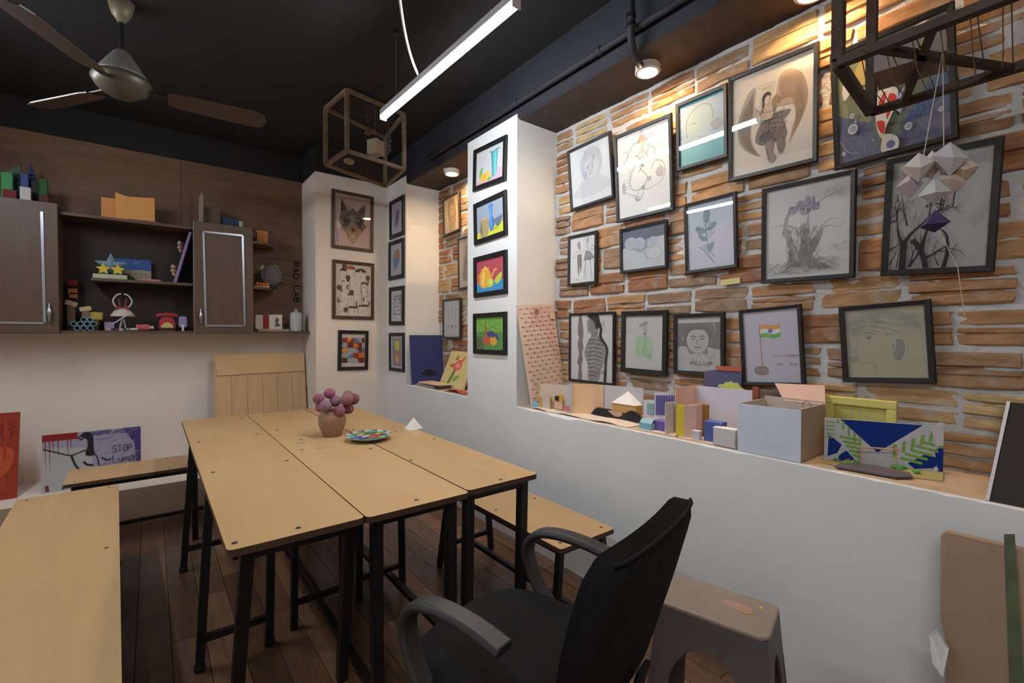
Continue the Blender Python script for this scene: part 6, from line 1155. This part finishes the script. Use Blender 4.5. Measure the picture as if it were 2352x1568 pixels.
# navy canvas with orange band behind, lime monster cut-out, red-brown block
def upright(name, label, cat, corners, X, th, rgb, lean=.02):
    Q = [onx(*q, X) for q in corners]; o = thing(name, label, cat, (X, (Q[0].y + Q[1].y) / 2, LZ)); zt2 = (Q[0].z + Q[1].z) / 2
    MB().ext([(X - lean, Q[0].y, LZ), (X - lean, Q[1].y, LZ), (X, Q[1].y, Q[1].z), (X, Q[0].y, Q[0].z)], (th, 0, 0)).build('panel', flat(rgb), o, world=True); return o, Q
t, Q = upright('navy_canvas', 'navy canvas with orange top band behind the corner room', 'canvas', [(1618, 852), (1704, 842)], 2.062, .01, (84, 82, 112)); MB().box(2.056, 2.061, Q[1].y, Q[0].y - .06, Q[1].z - .022, Q[1].z - .002).build('band', flat((176, 92, 66)), t, world=True)
t = thing('lime_cutout', 'lime green paper creature peeking over the corner room', 'cutout', (2.04, lx(1678, 2.04, 890), LZ)); c = onx(1678, 890, 2.04); b = MB(); P_ = [(-.06, -.0), (-.05, .012), (-.035, .01), (-.02, .024), (-.01, .022), (0, .03), (.01, .022), (.03, .024), (.045, .006), (.07, -.006), (.06, -.02), (.02, -.005), (-.01, -.012), (-.03, -.006)]
b.ext([(2.038, c.y - x, c.z + z) for x, z in P_], (.004, 0, 0)); b.build('creature', flat((196, 206, 110)), t, world=True); MB().box(2.0385, 2.0415, c.y - .01, c.y + .01, LZ, c.z - .004).build('stick', flat((150, 160, 90)), t, world=True)
y_ = lx(1735, 2.03, 900); t = thing('wood_offcut', 'reddish wooden offcut standing behind the pale box', 'block', (2.04, y_, LZ)); MB().box(2.03, 2.045, y_ - .012, y_ + .012, LZ, lz(889, 1735, 2.03)).build('block', flat((150, 82, 56)), t, world=True); MB().box(2.03, 2.045, y_ + .0125, y_ + .03, LZ, lz(897, 1727, 2.03)).build('block', flat((206, 150, 140)), t, world=True)
# yellow moulded frame
t = thing('moulded_picture', 'yellow moulded picture standing behind the blue green board', 'frame', (2.05, .545, LZ)); Q = [onx(*q, 2.05) for q in ((1897, 909), (2063, 919))]; y0, y1 = Q[0].y, Q[1].y; z1_ = (Q[0].z + Q[1].z) / 2; b = MB(); fw = .03; Yl = flat((206, 196, 112))
for (a, bb, c, d_) in ((y1, y0, z1_ - fw, z1_), (y1, y0, LZ, LZ + fw), (y0 - fw, y0, LZ + fw, z1_ - fw), (y1, y1 + fw, LZ + fw, z1_ - fw)): MB().box(2.035, 2.055, a, bb, c, d_).build('moulding', Yl, t, world=True, bevel=.004)
MB().box(2.048, 2.052, y1 + fw, y0 - fw, LZ + fw, z1_ - fw).build('panel', flat((190, 182, 100)), t, world=True)
A_ = Art(y0 - y1 - 2 * fw, z1_ - LZ - 2 * fw); [A_.line([(.5, .1), (.5 + .42 * math.cos(q), .1 + .8 * math.sin(q))], .03, (168, 176, 140)) for q in [PI * k / 8 for k in range(1, 8)]]; dd = A_.done(t, 'pattern'); dd.matrix_local = Matrix(((0, 0, -1, -.0025), (-1, 0, 0, (y0 + y1) / 2 - .545), (0, 1, 0, (z1_ - LZ) / 2), (0, 0, 0, 1)))
# blue / green patterned board
p0, p1 = Vector((1.895, lx(1893, 1.895, 1040), LZ)), Vector((2.03, lx(2166, 2.03, 1070), LZ)); zA, zB = onx(1901, 955, 1.9).z, onx(2167, 985, 2.03).z; d_ = (p1 - p0); L = d_.length; d_.normalize(); nn = Vector((d_.y, -d_.x, 0)); nn = -nn if nn.x > 0 else nn; ht = (zA + zB) / 2 - LZ
t = thing('patterned_board', 'white board with blue triangles and green chevrons on ledge', 'board', mw=Matrix(((d_.x, 0, nn.x, p0.x + d_.x * L / 2), (d_.y, 0, nn.y, p0.y + d_.y * L / 2), (0, 1, 0, LZ), (0, 0, 0, 1))))
MB().box(-L / 2, L / 2, 0, ht, -.008, 0).build('board', flat((190, 192, 196)), t); A_ = Art(L, ht); A_.rect(0, 0, 1, 1, (190, 194, 198)); bl = (24, 52, 130); gr = (128, 168, 84)
A_.poly([(.14, 1), (.84, 1), (.47, .3)], bl); A_.poly([(.04, .62), (.16, .4), (.12, .2), (.03, .1)], bl); A_.poly([(.14, .16), (.2, .28), (.3, .02), (.12, .02)], bl); A_.poly([(.72, .12), (.88, .4), (.95, .3), (.95, .08), (.78, .02)], bl); A_.poly([(.93, .48), (1, .56), (1, .02), (.96, .02)], bl)
for k in range(5):
    x = .02 + k * .055
    A_.rect(.11 + k * .05, .9 - k * .14, .13 + k * .05, max(.55, .98 - k * .02) if k < 2 else .9 - k * .1 + .12, gr)
    A_.poly([(.14 + k * .028, .62 - k * .1), (.3 + k * .012, .58 - k * .1), (.3 + k * .012, .52 - k * .1), (.14 + k * .028, .56 - k * .1)], gr); A_.rect(.015, .9 - k * .09, .095, .93 - k * .09, gr)
    A_.poly([(.60 + k * .075, .5 + k * .09), (.63 + k * .075, .52 + k * .09), (.63 + k * .07, .26 + k * .1), (.60 + k * .07, .24 + k * .1)], gr); A_.poly([(.66 + k * .04, .2 + k * .1), (.84 + k * .04, .12 + k * .1), (.84 + k * .04, .18 + k * .1), (.66 + k * .04, .26 + k * .1)], gr)
A_.poly([(.9, .98), (1, .96), (1, .6), (.94, .55)], (200, 200, 202)); dd = A_.done(t, 'pattern'); dd.location = (0, ht / 2, .0004)
# playground model of sticks in front
c = onz(2010, 1075, LZ); t = thing('stick_playground', 'model playground of sticks and green clay on a grey base', 'model', (c.x, c.y, LZ)); K = lambda px, py, z=0.0: onz(px, py, LZ + z)
b0 = [K(1886, 1062), K(1930, 1050), K(2166, 1085), K(2166, 1106), K(2040, 1090), K(1960, 1080)]; MB().ext([(p.x, p.y, LZ) for p in b0[::-1]], (0, 0, .003)).build('base_sheet', flat((176, 164, 112)), t, world=True)
b1 = [K(1918, 1075), K(1935, 1066), K(2010, 1074), K(2090, 1090), K(2098, 1100), K(2060, 1100)]; MB().ext([(p.x - .006, p.y, LZ + .0035) for p in b1[::-1]], (0, 0, .006)).build('base_plate', flat((96, 90, 98)), t, world=True)
def stick(a, b_, r=.0022, rgb=(198, 156, 118)): MB().tube([a, b_], r, 6).build('stick', flat(rgb), t, world=True)
P1, P2 = K(1977, 1068, .004), K(2058, 1075, .004); hh_ = .062
for P_ in (P1, P2): stick((P_.x, P_.y, LZ + .003), (P_.x, P_.y, LZ + hh_))
dv = (P2 - P1); stick(tuple(P1 - dv * .12 + Vector((0, 0, hh_))), tuple(P2 + dv * .12 + Vector((0, 0, hh_))), .003); MB().ext([(P1.x, P1.y, LZ + .006), (P2.x, P2.y, LZ + .006), (P2.x, P2.y, LZ + .034), (P1.x, P1.y, LZ + .04)], (.002, 0, 0)).build('net', flat((186, 184, 186)), t, world=True)
for (a, b_, z) in (((2075, 1078), (2092, 1055), .05), ((1928, 1065), (1970, 1060), .02), ((1935, 1072), (1965, 1062), .012), ((2105, 1078), (2180, 1068), .012)): p, q = K(*a), K(*b_); stick((p.x, p.y, LZ + .004), (q.x, q.y, LZ + z))
stick((P2.x, P2.y, LZ + hh_), (P2.x - .002, P2.y + .004, LZ + hh_ + .018))
for k, (px, py) in enumerate(((1923, 1060), (1940, 1068), (1952, 1068), (1962, 1066), (1978, 1067), (2055, 1078), (2066, 1080), (2074, 1078), (2105, 1090))): MB().ball((K(px, py).x, K(px, py).y, LZ + .006 + .002 * (k % 3)), .008, 8, 6, 0, (1, 1.4, .7)).build('clay_bush', flat((84, 150, 68)), t, world=True)
MB().ball((P2.x, P2.y + .004, LZ + hh_ + .02), .006, 8, 6, 0, (1, 1, .5)).build('clay_bush', flat((84, 150, 68)), t, world=True)
for (px, py, z) in ((1935, 1058, .02), (2147, 1078, .012), (2150, 1084, .008), (2143, 1070, .03)): MB().ball((K(px, py).x, K(px, py).y, LZ + z), .007, 8, 6, 0, (1, 1, 1.4)).build('clay_dove', flat((186, 186, 192)), t, world=True)
# black canvas with pale edge at the far right
A0 = onx(2262, 1150, 1.79); T0 = onx(2352, 955, 1.99); t = thing('black_canvas', 'black canvas with white edge leaning at the right end of ledge', 'canvas', (1.85, -.05, LZ))
y_ = A0.y - .005
MB().ext([(1.785, y_, LZ), (1.785, -.35, LZ), (2.055, -.35, 1.075), (2.055, y_ - .01, 1.075)], (.012, 0, -.012)).build('canvas', mat('black_canvas', (26, 26, 28), .8, var=.2), t, world=True); MB().ext([(1.783, y_ + .003, LZ + .001), (1.783, y_ - .004, LZ + .001), (2.053, y_ - .016, 1.078), (2.053, y_ - .008, 1.078)], (.014, 0, -.014)).build('edge', flat((190, 190, 204)), t, world=True)
# niche: navy canvas, flower painting, papers
def niche(name, label, q, X0, X1, rgb, artfn):
    Q = [onx(*p, X1 if i < 2 else X0) for i, p in enumerate(q)]; z0 = LZ + .002; t = thing(name, label, 'painting', (X0, (Q[2].y + Q[3].y) / 2, LZ)); u_ = Vector((X1 - X0, 0, (Q[0].z + Q[1].z) / 2 - z0)); ht = u_.length; u_.normalize(); wd = abs((Q[0].y + Q[3].y) - (Q[1].y + Q[2].y)) / 2; n_ = Vector((-u_.z, 0, u_.x))
    t.matrix_world = Matrix(((0, u_.x, n_.x, X0), (-1, 0, 0, (Q[0].y + Q[1].y + Q[2].y + Q[3].y) / 4), (0, u_.z, n_.z, z0), (0, 0, 0, 1))); MB().box(-wd / 2, wd / 2, 0, ht, -.014, 0).build('canvas', flat(rgb), t); A_ = Art(wd, ht); artfn(A_); dd = A_.done(t, 'picture'); dd.location = (0, ht / 2, .0004); return t
# navy canvas leans on the far pillar's side face (it faces the camera)
z1_ = ony(968, 769, 3.78).z; t = thing('navy_painting', 'navy blue canvas leaning on the far pillar in the niche', 'painting', mw=Matrix.Translation((1.945, 3.70, LZ + .001)) @ Matrix.Rotation(-.11, 4, 'X')); wd = .315; ht = (z1_ - LZ)
MB().box(-wd / 2, wd / 2, 0, .016, 0, ht).build('canvas', flat((58, 64, 112)), t); A_ = Art(wd, ht); A_.rect(0, 0, 1, 1, (60, 66, 116)); A_.blob([(.3, .22), (.5, .3), (.75, .24), (.7, .16), (.45, .16)], (44, 44, 62)); A_.ell(.2, .66, .1, .06, (66, 64, 96)); A_.ell(.34, .28, .015, .01, (160, 170, 150)); A_.ell(.66, .52, .03, .02, (84, 78, 104)); dd = A_.done(t, 'picture'); dd.matrix_local = Matrix(((1, 0, 0, 0), (0, 0, -1, -.0004), (0, 1, 0, ht / 2), (0, 0, 0, 1)))
def art_rose(a):
    a.rect(0, 0, 1, 1, (196, 182, 128)); a.blob([(.3, .1), (.34, .4), (.42, .55), (.46, .4), (.38, .08)], (110, 140, 76)); a.blob([(.5, .3), (.7, .36), (.6, .2), (.46, .18)], (124, 160, 84)); a.blob([(.3, .6), (.44, .76), (.6, .72), (.62, .54), (.46, .46), (.34, .5)], (196, 96, 92)); a.ell(.48, .6, .09, .08, (216, 140, 130)); a.blob([(.3, .76), (.36, .9), (.42, .78)], (176, 92, 80)); a.blob([(.56, .76), (.66, .88), (.64, .74)], (184, 104, 84)); a.blob([(.16, .58), (.28, .66), (.28, .56)], (150, 92, 66)); a.line([(.44, .46), (.3, .1)], .03, (104, 84, 60)); a.ell(.82, .84, .03, .03, (110, 120, 70))
niche('rose_painting', 'cream painting of a pink flower leaning in the niche', [(1033, 808), (1090, 806), (1068, 893), (1012, 880)], 1.93, 2.06, (200, 188, 140), art_rose)
t = thing('paper_stack', 'untidy stack of papers and tubes on the niche ledge', 'papers', (1.86, 3.45, LZ)); b = MB()
for k in range(7): MB().obox((1.862 + .008 * math.sin(k * 2), 3.50 - .012 * k, LZ + .003 + k * .0052), (.13, .36 - .02 * (k % 3), .005), Rz(.06 * math.sin(k * 1.9))).build('sheet', flat([(186, 184, 190), (146, 140, 170), (200, 190, 180), (84, 82, 140), (190, 184, 176), (196, 160, 132), (206, 180, 150)][k]), t, world=True)
t = thing('red_folder', 'crumpled red paper folder lying on the niche ledge edge', 'folder', (1.83, 3.02, LZ)); MB().grid(lambda u, v_: (1.79 + .1 * v_, 2.87 + .30 * u, LZ + .004 + .02 * math.sin(u * PI) * (.5 + .5 * math.sin(v_ * 4 + u * 3))), 12, 5).build('folder', flat((176, 78, 70)), t, world=True); MB().box(1.80, 1.88, 2.9, 3.14, LZ, LZ + .0035).build('sheet', flat((196, 150, 140)), t, world=True)
# paper label on the bricks
c = onx(1677, 647, BX - .012); t = thing('paper_label', 'blank cream paper label stuck on the bricks', 'label', (BX - .010, c.y, c.z - .012)); MB().box(-.003, .0, -.045, .045, 0, .026).build('paper', flat((206, 190, 132)), t).rotation_euler = (-.05, 0, 0)

# ================================================================== HANGING WIRE CRATES
M_RUST = mat('crate_iron', (128, 112, 96), .7, .3, var=.35, scale=12, bump=.2); M_WIRE = mat('crate_wire', (120, 108, 92), .6, .4); M_IRON = mat('crate_iron_dark', (70, 54, 46), .65, .3, var=.35, scale=12, bump=.2)
def crate(label, B, zt_, bar, mt, wires, upper=True):
    c = sum((Vector(p) for p in B), Vector()) / 4; t = thing('wire_crate', label, 'crate', (c.x, c.y, zt_), 0, 'iron wire crates hanging from the ceiling')
    Tt = [Vector((p[0], p[1], zt_ - bar * .55)) for p in B]; Bv = [Vector(p) for p in B]
    for k in range(4):
        MB().bar(Bv[k], Bv[(k + 1) % 4], bar, bar * .8).build('bottom_bar', mt, t, world=True); MB().bar(Tt[k], Tt[(k + 1) % 4], bar, bar * .8).build('top_bar', mt, t, world=True); MB().bar(Bv[k] + Vector((0, 0, bar * .4)), Tt[k] - Vector((0, 0, bar * .4)), bar, bar, up=(0, 1, 0)).build('post', mt, t, world=True)
    for k in range(1, wires + 1):
        u = k / (wires + 1); MB().tube([Bv[0].lerp(Bv[3], u), Bv[1].lerp(Bv[2], u)], .0014, 5).build('wire', M_WIRE, t, world=True)
        if upper: MB().tube([Tt[0].lerp(Tt[3], u), Tt[1].lerp(Tt[2], u)], .0012, 5).build('wire', M_WIRE, t, world=True)
    return t, Bv
zb = 2.485; CT = CEIL - .002
t, Bv = crate('grey iron wire crate hanging in front of the wolf pillar', [tuple(onz(*q, zb)) for q in ((797, 346), (928, 388), (885, 428), (748, 378))], CT, .025, M_RUST, 9)
def hang_box(label, cat, top, c, s, rgb, name):
    o = thing(name, label, cat, (c[0], c[1], c[2] - s[2] / 2)); MB().obox((0, 0, s[2] / 2), s, Rz(.5)).build('box', flat(rgb), o); MB().obox((0, 0, s[2] + .002), (s[0] * 1.03, s[1] * 1.03, .004), Rz(.5)).build('lid', flat(tuple(min(255, k + 20) for k in rgb)), o)
    MB().tube([(0, 0, s[2]), (0, 0, top - c[2] + s[2] / 2)], .001, 5).build('string', M_WIRE, o); return o
cc = sum((b_ for b_ in Bv), Vector()) / 4
hang_box('small tan card box hanging inside the grey wire crate', 'box', CT - .02, (cc.x + .02, cc.y - .12, 2.60), (.085, .085, .095), (150, 132, 108), 'hanging_box')
o = thing('straw_basket', 'small straw bundle lying on the grey crate bottom', 'bundle', (cc.x - .12, cc.y + .03, zb + .012)); MB().ball((0, 0, .022), .03, 10, 6, 0, (1.3, 1, .75)).build('straw', mat('straw', (150, 134, 96), .9, var=.3, scale=40, bump=.4), o); MB().tube([(-.04, 0, .02), (.04, .005, .03)], .006, 6).build('tie', flat((120, 104, 76)), o)
o = thing('bell_string', 'string of little metal bells hanging in the grey crate', 'bells', (Bv[1].x - .05, Bv[1].y + .16, CT - .02))
MB().tube([(0, 0, 0), (0, 0, -.25)], .001, 5).build('string', M_WIRE, o)
for k in range(8): MB().lathe([(.016, -.012), (.012, .0), (.003, .014)], 8, (.012 * math.cos(k * 2.2), .012 * math.sin(k * 2.2), -.07 - k * .023)).build('bell', mat('bell', (110, 108, 110), .5, .5), o)
o = thing('clay_bell', 'brown clay bell hanging in the middle of grey crate', 'bell', (cc.x + .01, cc.y + .0, 2.74)); MB().lathe([(.028, 0), (.024, .012), (.01, .03), (.003, .04)], 12).build('bell', flat((104, 84, 66)), o); MB().tube([(0, 0, .04), (0, 0, CT - .02 - 2.74)], .001, 5).build('string', M_WIRE, o)
# right crate
zb2 = 2.0; q0, q1 = onz(1925, 146, zb2), onz(2000, 258, zb2); dY = Vector((.0, -.42, 0)); q1 = Vector((min(q1.x, 1.86), q1.y, zb2))
t, Bv = crate('brown iron wire crate hanging at the top right corner', [tuple(q0), tuple(q1), tuple(q1 + dY), tuple(q0 + dY)], 2.585 if False else CT, .026, M_IRON, 7, False)
MB().bar(Bv[0].lerp(Bv[3], .45), Bv[1].lerp(Bv[2], .2), .02, .016).build('cross_bar', M_IRON, t, world=True); MB().bar(Bv[0].lerp(Bv[3], .2) + Vector((0, 0, .0)), Bv[1].lerp(Bv[2], .75), .02, .016).build('cross_bar', M_IRON, t, world=True)
b = MB()
for k in range(10): a0_ = Bv[0] + Vector((0, 0, .03 + k * .035)); b.tube([a0_ + Vector((.014 * math.cos(k * 1.5), .014 * math.sin(k * 1.5), 0)), a0_ + Vector((.016 * math.cos(k * 1.5 + 2), .016 * math.sin(k * 1.5 + 2), .02))], .0012, 5)
for k in range(7): p_ = Bv[0].lerp(Bv[3], .12 + .12 * k); b.tube([p_, p_ + Vector((.12 + .02 * k, .02, -.02)), Bv[1].lerp(Bv[2], .1 + .12 * k)], .0014, 5)
b.build('twine', mat('twine', (150, 122, 92), .9), t, world=True)
cc = sum((b_ for b_ in Bv), Vector()) / 4
o = thing('grey_card_box', 'grey brown card box resting on the brown crate', 'box', (Bv[0].x + .24, Bv[0].y - .10, zb2 + .014)); MB().obox((0, 0, .035), (.13, .15, .065), Rz(.15)).build('box', flat((136, 120, 112)), o); MB().obox((0, 0, .07), (.135, .155, .006), Rz(.15)).build('lid', flat((146, 130, 122)), o)
M_RW = MB(); o = thing('red_white_box', 'white box with maroon patches hanging inside the brown crate', 'box', (Bv[0].x + .2, Bv[0].y - .16, 2.27))
MB().obox((0, 0, .11), (.17, .17, .2), Rz(.35)).build('box', flat((176, 152, 146)), o)
for (dz, sz, ang) in ((.12, .07, .35), (.06, .06, .35)): MB().obox(Rz(ang) @ Vector((-.0862, .02 - (.12 - dz), dz)), (.0015, sz, sz * .9), Rz(ang)).build('patch', flat((120, 44, 46)), o); MB().obox(Rz(ang) @ Vector((.02, -.0862, dz)), (sz, .0015, sz * .8), Rz(ang)).build('patch', flat((120, 44, 46)), o)
MB().tube([(0, 0, .21), (0, 0, CT - .02 - 2.27)], .001, 5).build('string', M_WIRE, o)
# origami mobile hanging from the crate
Xm = 1.58; h0 = onx(2160, 140, Xm); c = onx(2160, 395, Xm); t = thing('origami_mobile', 'white folded paper mobile hanging before the branch drawing', 'mobile', (c.x, c.y, zb2 - .02))
hy = c.y
def facet(t, name, cc, r, rgb, seed, sq=(1, 1, 1), n=6):
    rr = random.Random(seed); b = MB(); vs = [Vector((0, 0, r * sq[2])), Vector((0, 0, -r * sq[2]))] + [Vector((r * sq[0] * math.cos(2 * PI * k / n + .3) * rr.uniform(.8, 1.1), r * sq[1] * math.sin(2 * PI * k / n + .3) * rr.uniform(.8, 1.1), r * rr.uniform(-.4, .4))) for k in range(n)]
    b.add([Vector(cc) + v_ for v_ in vs], [(0, 2 + k, 2 + (k + 1) % n) for k in range(n)] + [(1, 2 + (k + 1) % n, 2 + k) for k in range(n)]); return b.build(name, flat(rgb), t, world=True)
for k, (px, py, r, rgb) in enumerate(((2110, 385, .038, (198, 188, 182)), (2140, 378, .036, (192, 182, 178)), (2182, 365, .042, (188, 184, 184)), (2208, 390, .038, (196, 180, 164)), (2088, 428, .034, (176, 162, 168)), (2145, 438, .034, (182, 178, 178)), (2178, 418, .036, (190, 172, 156)))): p = onx(px, py, Xm + .012 * ((k * 3) % 5 - 2)); facet(t, 'paper_fold', p, r, rgb, k + 2)
s1, s2 = onx(2120, 365, Xm), onx(2168, 350, Xm); tp = Vector((Xm, hy, zb2 - .008))
for s_ in (s1, s2): MB().tube([s_, tp], .0011, 5).build('string', mat('white_string', (190, 176, 156), .9), t, world=True)
p = onx(2147, 508, Xm); facet(t, 'blue_solid', p, .036, (52, 44, 84), 31, (1, 1, .8), 5); MB().tube([p + Vector((0, 0, .03)), onx(2150, 440, Xm)], .0009, 5).build('string', MATS['white_string'], t, world=True); MB().tube([p, onx(2200, 615, Xm), onx(2215, 725, Xm)], .0009, 5).build('string', MATS['white_string'], t, world=True)
